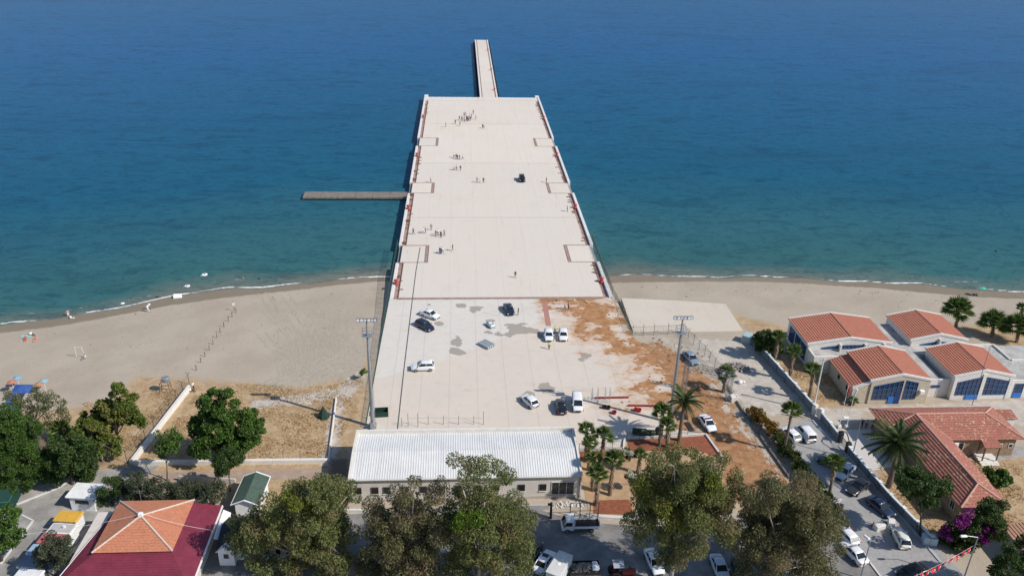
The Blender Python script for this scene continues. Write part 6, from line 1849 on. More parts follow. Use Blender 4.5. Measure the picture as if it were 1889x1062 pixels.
for px, py, po, a_, c_, lb, fc in mid: person(P(px, py), po, a_, c_, fc, lb, GM)
near = [(762.5, 431, 0, 'dark', 'dark', 'person in dark clothes walking alone near the left pier edge', 1.4), (781.5, 429.5, 2, 'white', 'lilac', 'person in white shirt, left of the pair near the left pier edge', 1.2), (785, 428, 1, 'white', 'grey', 'person in white, right of the pair near the left pier edge', -1.0), (795.5, 423, 1, 'khaki', 'khaki', 'person in khaki behind the four talking people', .2),
 (804, 434.5, 2, 'black', 'black', 'person in black, leftmost of the four talking people', -1.0), (807.5, 432.5, 2, 'white', 'dark', 'person in white shirt, second of the four talking people', .3), (813.5, 437, 1, 'black', 'black', 'person in black suit, third of the four talking people', 2.6), (819.5, 434, 2, 'khaki', 'dark', 'person in mottled khaki, rightmost of the four talking people', 1.2),
 (811.5, 467, 1, 'navy', 'jeans', 'person in navy and jeans, left of the trio below the talking people', -.8), (814, 467, 1, 'blue', 'navy', 'person in blue shirt, middle of the trio below the talking people', .2), (816.5, 466, 0, 'white', 'jeans', 'person in white shirt, right of the trio below the talking people', .9), (835, 461.5, 0, 'dark', 'khaki', 'person in dark top and khaki trousers walking right of the trio', -1.2), (950.5, 511, 0, 'black', 'khaki', 'person in black top walking alone in front of the last mooring pads', 0)]
for px, py, po, a_, c_, lb, fc in near: person(P(px, py), po, a_, c_, fc, lb, GN)
person(P(956, 580), 1, 'black', 'khaki', -1.8, 'person in black top standing right of the dark blue car')
person(P(1013, 643), 1, 'lime', 'black', 0, 'worker in a yellow hi-vis vest standing in front of the white hatchbacks')
person(P(1024, 613), 2, 'lime', 'navy', .5, 'worker in a yellow hi-vis vest between the two white hatchbacks')
person(P(1042, 570), 2, 'pink', 'jeans', 1.0, 'person in pink top, left of the pair on the muddy corner'); person(P(1049, 569), 1, 'pink', 'dark', -1.0, 'person in pink top, right of the pair on the muddy corner')
for i, (px, py, a_, lb) in enumerate([(1589, 788, 'navy', 'person in navy, left of three in the shade of the office wall'), (1598, 788, 'lilac', 'person in pale shirt, middle of three in the shade of the office wall'), (1609, 789, 'grey', 'person in grey, right of three in the shade of the office wall')]):
    person(P(px, py), 1, a_, 'dark', .4 * i - .3, lb, 'people on the forecourt')
# beach and sea
person(T(273, 574), 0, 'white', 'white', 1.0, 'person in white, nearer one of two walking at the waterline'); person(T(276, 570), 1, 'white', 'dark', .5, 'person in white, farther one of two walking at the waterline')
person(P(126, 584, WATER_Z - .35), 1, 'pink', 'white', .5, 'bather standing in the shallows off the left beach, left one'); person(P(131, 587, WATER_Z - .1), 3, 'white', 'white', 1.5, 'bather in white sitting at the waterline, right one')
person(T(47, 625), 3, 'red', 'red', .2, 'sunbather in red sitting on the left beach'); person(T(66, 626), 3, 'coral', 'coral', -.2, 'sunbather in coral sitting right of the one in red')
person(T(57, 617), 3, 'white', 'dark', 1.2, 'sunbather in white behind the two seated in red tones')
person(T(156, 660), 3, 'white', 'grey', -.5, 'child in white sitting by the wooden post frame')
person(T(357, 718), 1, 'white', 'dark', 1.4, 'person in white standing by the fence corner'); person(T(351, 721), 3, 'white', 'dark', 1.4, 'person in white sitting by the fence corner')
for px, py, s_, lb in [(448, 514, 'tan', 'swimmer with bare shoulders off the left beach'), (377, 506, 'dark', 'swimmer inside the far white float'), (345, 528, 'dark', 'swimmer hanging on the near white float'), (478, 513, 'dark', 'swimmer with only a dark head showing, right of the bare-shouldered one'), (290, 547, 'dark', 'swimmer with only a dark head showing near the two walkers'), (522, 345, 'dark', 'distant swimmer left of the old jetty end'), (1838, 463, 'dark', 'distant swimmer off the right beach')]:
    q = P(px, py, WATER_Z); q.z = WATER_Z - .95 if s_ == 'tan' else WATER_Z - 1.2
    person(q, 1, s_, 'dark', rnd.uniform(-2, 2), lb, 'swimmers in the sea')
q = T(57, 619); b = MB(); b.box(-1.0, 1.0, -.5, .5, .02, .06); tag(b.build('beach_towel', mat('aqua_towel', (.25, .5, .48), .9, .1), None, (q.x - .9, q.y, q.z + .03), .1), 'aqua towel beside the sunbathers on the left beach', 'towel')

# clods and stones lying in the mud
def clods():
    rr = random.Random(12); b = MB()
    for pts, w, n in (([(1090, 556), (1140, 580), (1165, 620)], 3, 60), ([(1165, 617), (1240, 700), (1250, 770)], 4, 150), ([(1250, 640), (1320, 730), (1400, 860)], 4.5, 170), ([(1000, 553), (1100, 556)], 1.5, 60), ([(1100, 742), (1230, 756)], 3, 60), ([(1200, 625), (1290, 660)], 3, 60)):
        q = [P(*a) for a in pts]
        for _ in range(n):
            i = rr.randrange(len(q) - 1); c = q[i].lerp(q[i + 1], rr.random()); x, y = c.x + rr.gauss(0, w * .5), c.y + rr.gauss(0, w * .5); s = rr.choice((.08, .1, .14, .2, .32)) * rr.uniform(.7, 1.3)
            z = max(float(terr(x, y)), -.03) + s * .15
            vs = [(x + s * (.5 if k & 1 else -.5) * rr.uniform(.5, 1.1), y + s * (.5 if k & 2 else -.5) * rr.uniform(.5, 1.1), z + s * .5 * (.5 if k & 4 else -.5) * rr.uniform(.5, 1.2)) for k in range(8)]
            b.add(vs, [(0, 2, 3, 1), (4, 5, 7, 6), (0, 1, 5, 4), (1, 3, 7, 5), (3, 2, 6, 7), (2, 0, 4, 6)])
    tag(b.build('mud_clods', mat('mud_clod', (.27, .15, .085), .95, .35, 3, .4, world=True)), 'clods and small stones scattered over the mud', None, None, 'stuff')
clods()

# ------------------------------------------------------------------ vegetation
def PV(px, py, Y):
    """photo pixel -> point on the vertical plane Y = const (for a crown above its trunk's foot)"""
    v = cam2w(Vector((px - PW / 2, py - PH / 2, FPX)))
    t = Y / v.y
    return Vector((v.x * t, Y, CAMH + v.z * t))

def leaf_mesh(name, cents, rads, counts, size, aspect, droop, material, seed, parent=None, shell=3.6, flat=1.0):
    """many small leaf faces spread through clumps: one mesh"""
    g = np.random.default_rng(seed)
    C = np.repeat(np.array(cents), counts, 0); Rr = np.repeat(np.array(rads), counts, 0)
    n = len(C)
    d = g.normal(size=(n, 3)); d /= np.linalg.norm(d, axis=1, keepdims=True)
    r = g.random((n, 1)) ** (1 / shell)
    p = C + d * r * Rr * np.array([1, 1, flat])
    ax = d * .7 + g.normal(size=(n, 3)) * .6 + np.array([0, 0, -droop])
    ax /= np.linalg.norm(ax, axis=1, keepdims=True)
    u = g.normal(size=(n, 3)) + d * .2
    w = np.cross(ax, u); w /= np.linalg.norm(w, axis=1, keepdims=True) + 1e-9
    L = size * g.uniform(.65, 1.25, (n, 1)); W = L * aspect
    v = np.stack([p - ax * L * .5, p + w * W * .5, p + ax * L * .5, p - w * W * .5], 1).reshape(-1, 3)
    me = bpy.data.meshes.new(name)
    me.vertices.add(4 * n); me.vertices.foreach_set('co', v.astype(np.float32).ravel())
    me.loops.add(4 * n); me.loops.foreach_set('vertex_index', np.arange(4 * n, dtype=np.int32))
    me.polygons.add(n); me.polygons.foreach_set('loop_start', np.arange(0, 4 * n, 4, dtype=np.int32))
    me.update(calc_edges=True)
    me.materials.append(material)
    return link(name, me, parent)

def clumps_in(lobes, base, cr, dens, g):
    """split crown lobes into many small clumps"""
    cs, rs = [], []
    for c, r in lobes:
        vol = r[0] * r[1] * r[2]
        n = max(3, int(vol / (cr ** 3) * dens))
        for _ in range(n):
            d = g.normal(size=3); d /= np.linalg.norm(d)
            k = g.random() ** (1 / 3.2)
            q = cr * g.uniform(.6, 1.25)
            cs.append((c[0] + d[0] * r[0] * k, c[1] + d[1] * r[1] * k, c[2] + d[2] * r[2] * k))
            rs.append((q, q, q * g.uniform(.75, 1.2)))
    return cs, rs

def px_lobes(lobes, Y, depth=.85):
    out = []
    for i, (cx, cy, rx, ry) in enumerate(lobes):
        yy = Y + (((i * 37) % 11) / 10 - .5) * 3.0
        c = PV(cx, cy, yy)
        ex = (PV(cx + rx, cy, yy) - c).length
        ez = abs(PV(cx, cy - ry, yy).z - c.z) * .8
        out.append(((c.x, c.y, max(c.z, ez * .6)), (ex, (ex + ez) * .5 * depth, ez)))
    return out

def tree(name, label, cat, base, lobes, material, bark, cr=.9, dens=.55, per=150, size=.32, aspect=.42, droop=.2, trunk=.3, seed=1, group=None, extra=None, flat=1.0, ground=True):
    q = P(*base) if ground else Vector(base)
    if ground is True:
        z = float(terr(q.x, q.y)); q.z = z if z < -.05 else 0
    g = np.random.default_rng(seed)
    L = px_lobes(lobes, q.y) if len(lobes[0]) == 4 else [((q.x + a[0], q.y + a[1], q.z + a[2]), a[3]) for a in lobes]
    root = thing(name, label, cat, tuple(q), 0, group)
    o = np.array(q)
    cs, rs = clumps_in([(tuple(np.array(c) - o), r) for c, r in L], q, cr, dens, g)
    cs = [(x, y, max(z, .25)) for x, y, z in cs]
    b = MB()
    top = np.mean([np.array(c) - o for c, r in L], 0)
    fork = Vector((top[0] * .35, top[1] * .35, max(.5, top[2] * .45)))
    b.tube([(0, 0, -.3), tuple(fork * .5 + Vector((.08, .03, 0))), tuple(fork)], [trunk * 1.15, trunk * .85, trunk * .7], 8)
    for c, r in L:
        e = Vector(np.array(c) - o); m_ = fork.lerp(e, .5) + Vector((g.normal() * .2, g.normal() * .2, .25))
        b.tube([tuple(fork), tuple(m_), tuple(e)], [trunk * .55, trunk * .35, trunk * .15], 6)
    for i in range(0, len(cs), 3):
        e = Vector(cs[i]); k = min(L, key=lambda q_: (Vector(np.array(q_[0]) - o) - e).length)
        b.tube([tuple(Vector(np.array(k[0]) - o)), tuple(e)], [trunk * .16, trunk * .04], 4)
    b.build('trunk', bark, root, smooth=True)
    cnt = [max(8, int(per * (r[0] / cr) ** 2)) for r in rs]
    leaf_mesh('crown', cs, rs, cnt, size, aspect, droop, material, seed + 50, root, flat=flat)
    if extra:                     # differently coloured growth in the same crown
        nm, lob2, m2 = extra
        L2 = px_lobes(lob2, q.y - 1.2)
        cs2, rs2 = clumps_in([(tuple(np.array(c) - o), r) for c, r in L2], q, cr, dens, g)
        leaf_mesh(nm, cs2, rs2, [per] * len(cs2), size, aspect, droop, m2, seed + 90, root)
    return root

M_barkg = mat('pale_gum_bark', (.36, .31, .26), .85, .3, 2, .3)
M_bark = mat('brown_bark', (.13, .095, .07), .95, .3, 3, .5)
F_gum = leafy('gum_leaves', (.08, .098, .03), (.25, .275, .105), (.24, .205, .095), .45)
F_gumb = leafy('brownish_gum_leaves', (.09, .094, .04), (.24, .235, .115), (.25, .195, .115), .45)
F_gumg = leafy('fresh_green_gum_leaves', (.06, .12, .012), (.16, .24, .03))
F_yel = leafy('yellow_green_leaves', (.10, .13, .015), (.24, .25, .05))
F_green = leafy('mid_green_leaves', (.035, .08, .014), (.12, .21, .04))
F_plane = leafy('plane_tree_leaves', (.055, .09, .014), (.19, .23, .05), (.20, .19, .05))
F_dark = leafy('dark_green_leaves', (.028, .055, .014), (.09, .145, .04))
F_pine = leafy('feathery_green_leaves', (.035, .08, .014), (.11, .19, .04))
F_olive = leafy('olive_leaves', (.045, .06, .032), (.13, .15, .09))
F_sparse = leafy('dusty_leaves', (.07, .085, .03), (.19, .20, .09))
F_hedge = leafy('hedge_leaves', (.035, .06, .012), (.10, .12, .03))
F_rust = leafy('orange_hedge_leaves', (.13, .075, .012), (.29, .17, .03))
F_purple = leafy('purple_bracts', (.14, .012, .11), (.27, .035, .22), trans=.2)
F_white = leafy('white_blossom', (.4, .42, .32), (.62, .6, .5), trans=.2)
GG = 'tall gum trees along the street'
G = dict(cr=1.2, dens=1.0, per=430, size=.34, aspect=.40, droop=.75, trunk=.3, group=GG)
tree('gum_tree', 'tall olive gum tree standing left of the shed, with a yellow-green patch', 'tree', (555, 1062), [(555, 905, 70, 40), (480, 985, 55, 45), (610, 935, 50, 45), (540, 970, 80, 50), (575, 1030, 75, 40), (440, 985, 22, 30), (500, 1045, 60, 35), (570, 965, 75, 60), (640, 915, 24, 28), (615, 1010, 40, 45)], F_gum, M_barkg, seed=11, extra=('yellow_green_growth', [(535, 915, 26, 26), (560, 945, 22, 22)], F_yel), **G)
tree('gum_tree', 'tall grey-olive gum tree in front of the shed with a pale forked trunk', 'tree', (752, 1075), [(765, 905, 28, 35), (735, 950, 42, 40), (715, 1000, 45, 45), (790, 985, 38, 50), (740, 1040, 55, 35), (690, 945, 20, 28), (800, 900, 22, 30), (745, 985, 70, 60), (700, 1045, 45, 35), (790, 1045, 50, 35)], F_gumb, M_barkg, seed=12, **G)
tree('gum_tree', 'tallest gum tree reaching over the shed roof, with a fresh green patch', 'tree', (880, 1085), [(845, 872, 26, 38), (885, 868, 24, 32), (930, 895, 36, 42), (895, 925, 45, 40), (950, 960, 32, 55), (850, 1000, 45, 45), (930, 1025, 50, 45), (870, 1048, 60, 35), (835, 930, 30, 45), (890, 980, 75, 65), (955, 1010, 30, 50)], F_gum, M_barkg, seed=13, extra=('fresh_green_growth', [(870, 955, 26, 24), (905, 975, 34, 26), (862, 935, 15, 16)], F_gumg), **G)
tree('gum_tree', 'wide green gum tree right of the palm garden', 'tree', (1235, 1080), [(1245, 860, 55, 36), (1318, 855, 38, 40), (1195, 905, 34, 45), (1275, 920, 65, 50), (1340, 905, 28, 45), (1215, 965, 50, 45), (1290, 985, 50, 45), (1180, 950, 30, 50), (1260, 900, 85, 65), (1330, 960, 35, 40), (1240, 1010, 40, 30)], F_gum, M_barkg, seed=14, extra=('yellow_green_growth', [(1318, 905, 15, 24), (1230, 935, 22, 24), (1190, 900, 15, 18), (1265, 960, 20, 20)], F_yel), **G)
tree('gum_tree', 'wide brownish gum tree beside the paved street', 'tree', (1425, 1085), [(1405, 905, 50, 34), (1470, 915, 45, 38), (1400, 965, 45, 40), (1500, 960, 45, 50), (1440, 1000, 60, 45), (1515, 1015, 38, 45), (1470, 1045, 75, 35), (1375, 1000, 30, 42), (1450, 960, 85, 65), (1530, 980, 26, 50), (1400, 1045, 40, 30)], F_gumb, M_barkg, seed=15, **G)
tree('leafy_tree', 'big bright green tree in the walled dry field', 'tree', (412, 852), [(402, 738, 32, 28), (395, 785, 42, 40), (445, 790, 42, 40), (375, 820, 25, 24), (425, 825, 40, 24)], F_green, M_bark, cr=.8, dens=1.14, per=210, size=0.39, aspect=.6, trunk=.3, seed=21)
tree('leafy_tree', 'small round dark tree in front of the garden wall, on a thin trunk', 'tree', (424, 905), [(418, 855, 26, 24), (424, 838, 16, 16)], F_dark, M_bark, cr=.7, dens=1.33, per=190, size=0.34, aspect=.5, trunk=.12, seed=22)
tree('leafy_tree', 'thin green sapling left of the big bright tree', 'tree', (307, 885), [(308, 815, 22, 28), (295, 830, 16, 18), (325, 800, 14, 16)], F_green, M_bark, cr=.6, dens=0.85, per=100, size=0.36, aspect=.5, trunk=.1, seed=23)
tree('plane_tree', 'yellow-green plane tree with a pale trunk beside the fence', 'tree', (222, 838), [(212, 716, 20, 22), (215, 748, 45, 28), (190, 768, 42, 30), (243, 765, 22, 24), (175, 790, 30, 26)], F_plane, M_barkg, cr=.75, dens=0.85, per=150, size=0.44, aspect=.7, trunk=.2, seed=24)
tree('plane_tree', 'darker plane tree overhanging the path, below the yellow-green one', 'tree', (190, 850), [(165, 795, 38, 30), (190, 820, 28, 24), (145, 815, 28, 26)], F_plane, M_barkg, cr=.75, dens=1.04, per=170, size=0.44, aspect=.7, trunk=.2, seed=25)
tree('half_bare_tree', 'half-bare dusty tree in front of the blue stall', 'tree', (62, 805), [(95, 748, 28, 28), (72, 732, 30, 26), (45, 755, 28, 28), (100, 775, 24, 20), (20, 745, 22, 26)], F_sparse, M_barkg, cr=.7, dens=0.53, per=75, size=0.36, aspect=.45, trunk=.2, seed=26)
tree('feathery_tree', 'large feathery green tree at the left edge of the photo', 'tree', (10, 905), [(8, 770, 36, 32), (20, 810, 40, 30), (62, 852, 40, 34), (5, 850, 36, 36), (40, 795, 36, 28), (85, 860, 34, 30), (25, 885, 36, 24), (-10, 810, 40, 50)], F_pine, M_bark, cr=.8, dens=1.14, per=230, size=0.34, aspect=.35, trunk=.28, seed=27)
tree('leafy_tree', 'dark dense tree overhanging the path between the feathery and plane trees', 'tree', (132, 892), [(130, 838, 44, 36), (105, 860, 36, 28), (155, 862, 30, 24)], F_dark, M_bark, cr=.8, dens=1.23, per=210, size=0.39, aspect=.5, trunk=.22, seed=28)
tree('leafy_tree', 'light green tree in the lower left corner', 'tree', (0, 1035), [(18, 960, 28, 26), (2, 990, 24, 26), (32, 985, 14, 16)], F_green, M_bark, cr=.7, dens=1.04, per=160, size=0.39, aspect=.55, trunk=.18, seed=29)
BUSH = dict(cr=.6, dens=1.42, per=150, size=0.29, aspect=.4, trunk=.12)
for i, (lob, bs, lb) in enumerate([([(205, 898, 24, 22), (195, 918, 20, 16)], (207, 930), 'leftmost olive bush behind the maroon roof'), ([(250, 885, 22, 16), (245, 908, 30, 20)], (250, 930), 'second olive bush from the left behind the maroon roof'),
    ([(295, 905, 30, 22), (280, 885, 18, 14)], (297, 930), 'middle olive bush behind the clay pyramid'), ([(345, 905, 30, 22)], (347, 930), 'fourth olive bush, right of the clay pyramid'), ([(392, 910, 30, 24)], (395, 938), 'rightmost olive bush beside the green-roofed cabin')]):
    tree('olive_bush', lb, 'bush', bs, lob, F_olive if i else F_dark, M_bark, seed=30 + i, group='row of olive bushes behind the restaurant', **BUSH)
tree('olive_bush', 'grey-green olive bush beside the left kiosks', 'bush', (100, 1062), [(100, 1005, 28, 24), (90, 1030, 26, 22), (115, 1020, 20, 24)], F_olive, M_bark, seed=36, **BUSH)
tree('leafy_tree', 'dark green tree leaning over the boundary wall beside the office', 'tree', (1697, 985), [(1690, 890, 36, 26), (1728, 895, 26, 24), (1665, 875, 22, 16), (1705, 915, 26, 20)], F_dark, M_bark, cr=.75, dens=1.14, per=190, size=0.36, aspect=.5, trunk=.15, seed=37)
tree('fig_bush', 'round bright green fig bush in the office garden', 'bush', (1842, 898), [(1838, 878, 18, 15), (1852, 884, 14, 12)], F_green, M_bark, cr=.6, dens=1.52, per=110, size=0.47, aspect=.75, trunk=.12, seed=38)
tree('bougainvillea', 'purple flowering bougainvillea below the office roof', 'bush', (1795, 1010), [(1830, 945, 32, 24), (1800, 970, 30, 26), (1755, 985, 24, 20), (1845, 975, 22, 24), (1780, 995, 26, 18)], F_dark, M_bark, cr=.65, dens=1.14, per=150, size=0.33, aspect=.55, trunk=.15, seed=39, extra=('purple_flowers', [(1783, 956, 20, 12), (1820, 984, 16, 16), (1745, 984, 14, 12)], F_purple))
tree('leafy_tree', 'dark green trees crown cut off by the lower right corner', 'tree', (1895, 1100), [(1880, 1030, 26, 26), (1855, 1050, 26, 22), (1900, 1010, 22, 24)], F_dark, M_bark, cr=.7, dens=1.14, per=170, size=0.36, aspect=.5, trunk=.18, seed=40)
tree('leafy_bush', 'dense dark bush behind the seaward end of the boundary wall', 'bush', (1418, 652), [(1412, 622, 18, 14), (1425, 636, 22, 14), (1402, 634, 12, 10)], F_dark, M_bark, cr=.6, dens=1.52, per=140, size=0.36, aspect=.6, trunk=.12, seed=41)
tree('oleander_bush', 'pale flowering oleander beside the low kerb corner', 'bush', (1162, 850), [(1160, 835, 13, 11)], F_sparse, M_bark, cr=.45, dens=1.71, per=110, size=0.29, aspect=.4, trunk=.06, seed=42, extra=('white_blossom', [(1160, 833, 10, 8)], F_white))
tree('oleander_bush', 'pale flowering oleander at the foot of the skirted palm', 'bush', (1168, 892), [(1166, 880, 13, 10)], F_sparse, M_bark, cr=.45, dens=1.71, per=110, size=0.29, aspect=.4, trunk=.06, seed=43, extra=('white_blossom', [(1165, 876, 9, 6)], F_white))
tree('leafy_bush', 'green weed bush at the left yard fence', 'bush', (668, 690), [(670, 686, 6, 8)], F_green, M_bark, cr=.4, dens=1.71, per=80, size=0.29, aspect=.5, trunk=.04, seed=44)

def hedge(pts, w, h, material, label, seed):
    g = np.random.default_rng(seed); q = [P(a, c) for a, c in pts]
    root = thing('hedge', label, 'hedge', tuple(q[0])); cs = []; rs = []
    for a, c in zip(q[:-1], q[1:]):
        d = c - a; n = int(d.length / .45)
        for k in range(n):
            for _ in range(7):
                p = a + d * ((k + g.random()) / n) - q[0]
                cs.append((p.x + g.normal() * w * .28, p.y + g.normal() * w * .28, h * g.uniform(.35, .85))); r = g.uniform(.35, .55); rs.append((r, r, r))
    leaf_mesh('foliage', cs, rs, [70] * len(cs), .26, .6, .1, material, seed, root)
    b = MB()
    for k in range(0, len(cs), 5): b.bar((cs[k][0], cs[k][1], 0), cs[k], .03, .01, 4)
    tag(b.build('stems', M_bark, root), None, None, None, 'stuff')
hedge([(1385, 765), (1408, 785), (1430, 808)], 1.7, 2.1, F_rust, 'orange-brown upper end of the hedge beside the muddy track', 61)
hedge([(1432, 812), (1460, 848), (1510, 912), (1540, 950)], 1.7, 1.8, F_hedge, 'dark green lower stretch of the hedge beside the muddy track', 62)

# palms: every frond is a part, alike fronds share one mesh
M_palmt = mat('palm_trunk', (.17, .125, .09), .95, .35, 5, .8)
M_skirt = mat('dry_palm_skirt', (.26, .19, .13), .95, .4, 5, .6)
F_fan = leafy('fan_palm_leaf', (.06, .11, .02), (.20, .27, .08), trans=.25)
F_date = leafy('date_palm_leaf', (.04, .065, .022), (.12, .15, .055), trans=.2)
def fan_mesh():
    b = MB(); b.tube([(0, 0, 0), (.4, 0, .10), (.75, 0, .10)], [.03, .025, .02], 4)
    n = 13
    for k in range(n):
        a = R_(-85 + 170 * k / (n - 1)); L = 1.05 * (1 - .22 * abs(k / (n - 1) - .5) * 2)
        t = Vector((math.cos(a), math.sin(a), 0)); s = Vector((-t.y, t.x, 0)); c = Vector((.72, 0, .10))
        m_ = c + t * L * .5 + Vector((0, 0, .02)); e = c + t * L + Vector((0, 0, -.12))
        b.add([c, m_ + s * .075, e, m_ - s * .075 + Vector((0, 0, .06))], [(0, 1, 2), (0, 2, 3)])
    return b.mesh('frond', F_fan)
def date_mesh():
    b = MB(); N = 12; sp = []
    for k in range(N + 1):
        t = k / N; sp.append(Vector((t * 1.0, 0, .42 * t - .75 * t * t)))
    b.tube([tuple(q) for q in sp], [.022 * (1 - .8 * k / N) for k in range(N + 1)], 4)
    for k in range(1, N * 2 + 1):
        t = k / (N * 2); i = min(N - 1, int(t * N)); c = sp[i].lerp(sp[i + 1], t * N - i); d = (sp[i + 1] - sp[i]).normalized()
        L = .26 * (1 - .55 * abs(t - .45) * 1.6)
        for s in (1, -1):
            e = c + Vector((d.x * .45 * L, s * L * .85, d.z * .45 * L - .28 * L + .1 * L)); w = Vector((.028, 0, 0))
            b.add([c - w, c + w, e], [(0, 1, 2)])
    return b.mesh('frond', F_date)
FANM, DATEM = fan_mesh(), date_mesh()
def palm(base, crown, label, kind='fan', r=1.0, fronds=20, skirt=.4, tr=.26, terrain=False, group='fan palms'):
    q = T(*base) if terrain else P(*base)
    top = PV(crown[0], crown[1], q.y) - q
    h = max(top.z, .4); lean = Vector((max(-.5, min(.5, top.x * .6)), 0, 0))
    root = thing('palm_tree', label, 'palm', tuple(q), 0, group)
    b = MB(); n = 9; pts = []; rs = []
    for k in range(n):
        t = k / (n - 1); pts.append((lean.x * t * t, 0, -.1 + (h + .1) * t)); rs.append(tr * (1.25 - .45 * t) * (1 + .06 * (k % 2)))
    b.tube(pts, rs, 9); b.build('trunk', M_palmt, root)
    if skirt:
        g = np.random.default_rng(int(base[0])); bb = MB()
        for k in range(int(90 * skirt + 20)):
            a = g.uniform(0, 6.28); z = h * (1 - skirt * g.random()); rr = tr * 1.0
            c = Vector((lean.x * (z / h) ** 2 + rr * math.cos(a), rr * math.sin(a), z)); o_ = Vector((math.cos(a), math.sin(a), 0))
            e = c + o_ * g.uniform(.12, .42) + Vector((0, 0, -g.uniform(.25, .7))); s = Vector((-math.sin(a), math.cos(a), 0)) * .09
            bb.add([c - s, c + s, e], [(0, 1, 2)])
        tag(bb.build('dead_leaf_skirt', M_skirt, root), None, None, None, 'stuff')
    me = FANM if kind == 'fan' else DATEM
    g = np.random.default_rng(int(base[0] * 3 + base[1]))
    for k in range(fronds):
        o = link('frond', me, root, (lean.x, 0, h - .05))
        t = (k + .5) / fronds
        el = R_(80 - 95 * t) if kind == 'fan' else R_(72 - 88 * t)
        s = r * g.uniform(.85, 1.12); o.scale = (s, s * (1 if kind == 'fan' else .9), s)
        o.rotation_euler = (g.normal() * .15, -el + g.normal() * .1, k * 2.4 + g.normal() * .2)
    return root
palm((1253, 812), (1263, 742), 'tall slender date palm beside the right floodlight mast', 'date', 3.0, 34, 0, .27, group=None)
palm((1640, 897), (1655, 822), 'big date palm with long drooping fronds beside the office', 'date', 4.2, 52, 0, .36, group=None)
GP = 'fan palms'
palm((1081, 850), (1080, 792), 'fan palm at the shed corner, farthest back of the garden palms', r=.95, skirt=.9)
palm((1086, 866), (1087, 816), 'short fan palm just below the one at the shed corner', r=.9, skirt=.8)
palm((1109, 855), (1115, 803), 'leaning fan palm second from the shed, behind the mulch bed', r=1.05, skirt=.7)
palm((1093, 904), (1095, 847), 'middle fan palm close to the right shed wall', r=.95, skirt=.8)
palm((1100, 931), (1101, 873), 'fan palm nearest the street beside the shed entrance', r=1.05, skirt=.75)
palm((1125, 912), (1135, 850), 'fan palm alone in the middle of the tan soil', r=1.15, skirt=.7)
palm((1178, 872), (1182, 838), 'small fan palm with a thick dark skirt beside the gum tree', r=.8, skirt=1.0, fronds=20)
palm((1217, 822), (1222, 762), 'taller of two fan palms at the foot of the right mast', r=1.2, skirt=.8)
palm((1231, 824), (1230, 785), 'shorter of two fan palms at the foot of the right mast', r=1.0, skirt=.9)
palm((1428, 668), (1438, 622), 'fan palm nearest the dense bush inside the boundary wall', r=1.1, skirt=.7)
palm((1456, 700), (1464, 650), 'middle fan palm inside the boundary wall', r=1.15, skirt=.7)
palm((1492, 738), (1501, 682), 'fan palm nearest the utility pole inside the boundary wall', r=1.1, skirt=.5)
palm((1446, 834), (1463, 757), 'slender fan palm beside the white panel van', r=1.1, skirt=.3, tr=.2)
palm((1528, 922), (1537, 855), 'slender fan palm in front of the pale blue car', r=1.15, skirt=.4, tr=.2)
palm((1764, 602), (1761, 573), 'big bushy fan palm behind the halls on the right beach', r=2.0, skirt=1.0, fronds=44, terrain=True)
palm((1830, 620), (1831, 597), 'bushy fan palm beside the flat roof, left of two', r=1.9, skirt=1.0, fronds=40, terrain=True)
palm((1876, 630), (1874, 604), 'bushy fan palm beside the flat roof, right of two', r=1.9, skirt=1.0, fronds=40, terrain=True)
palm((1883, 590), (1885, 567), 'small fan palm far back at the right edge of the photo', r=.9, skirt=.6, terrain=True, fronds=20)
palm((1335, 722), (1340, 690), 'scrubby fan palm beside the truss arch', r=1.2, skirt=.9, fronds=22)
palm((112, 806), (112, 795), 'low fan palm on the dry ground behind the plane trees', r=1.3, skirt=.3, fronds=24, terrain=True, tr=.22)
palm((1574, 745), (1573, 738), 'tiny palm at the corner of the stone annex', r=.7, skirt=0, fronds=14)

# dry grass tufts: nobody could count the blades
def tufts(name, polys, dens, hgt, material, label, seed):
    g = np.random.default_rng(seed); pts = []
    for pp in polys:
        poly = [(q.x, q.y) for q in (P(a, c) for a, c in pp)]
        x0, x1 = min(q[0] for q in poly), max(q[0] for q in poly); y0, y1 = min(q[1] for q in poly), max(q[1] for q in poly)
        n = int((x1 - x0) * (y1 - y0) * dens); x = g.uniform(x0, x1, n); y = g.uniform(y0, y1, n)
        k = inpoly(x, y, poly); k &= (np.sin(x * .7 + 2 * np.sin(y * .4)) + np.sin(y * .9 + x * .3) + g.normal(size=n) * .8) > -.2
        pts.append(np.stack([x[k], y[k], terr(x[k], y[k])], 1))
    p = np.concatenate(pts); n = len(p)
    a = g.uniform(0, 6.28, n); h = hgt * g.uniform(.4, 1.2, n); lean = g.normal(size=(n, 2)) * .2
    s = np.stack([np.cos(a), np.sin(a), 0 * a], 1) * (.05 + .05 * g.random((n, 1)))
    e = p + np.stack([lean[:, 0], lean[:, 1], h], 1)
    v = np.stack([p - s, p + s, e], 1).reshape(-1, 3)
    me = bpy.data.meshes.new(name); me.vertices.add(3 * n); me.vertices.foreach_set('co', v.astype(np.float32).ravel())
    me.loops.add(3 * n); me.loops.foreach_set('vertex_index', np.arange(3 * n, dtype=np.int32)); me.polygons.add(n); me.polygons.foreach_set('loop_start', np.arange(0, 3 * n, 3, dtype=np.int32))
    me.update(calc_edges=True); me.materials.append(material)
    return tag(link(name, me), label, None, None, 'stuff')
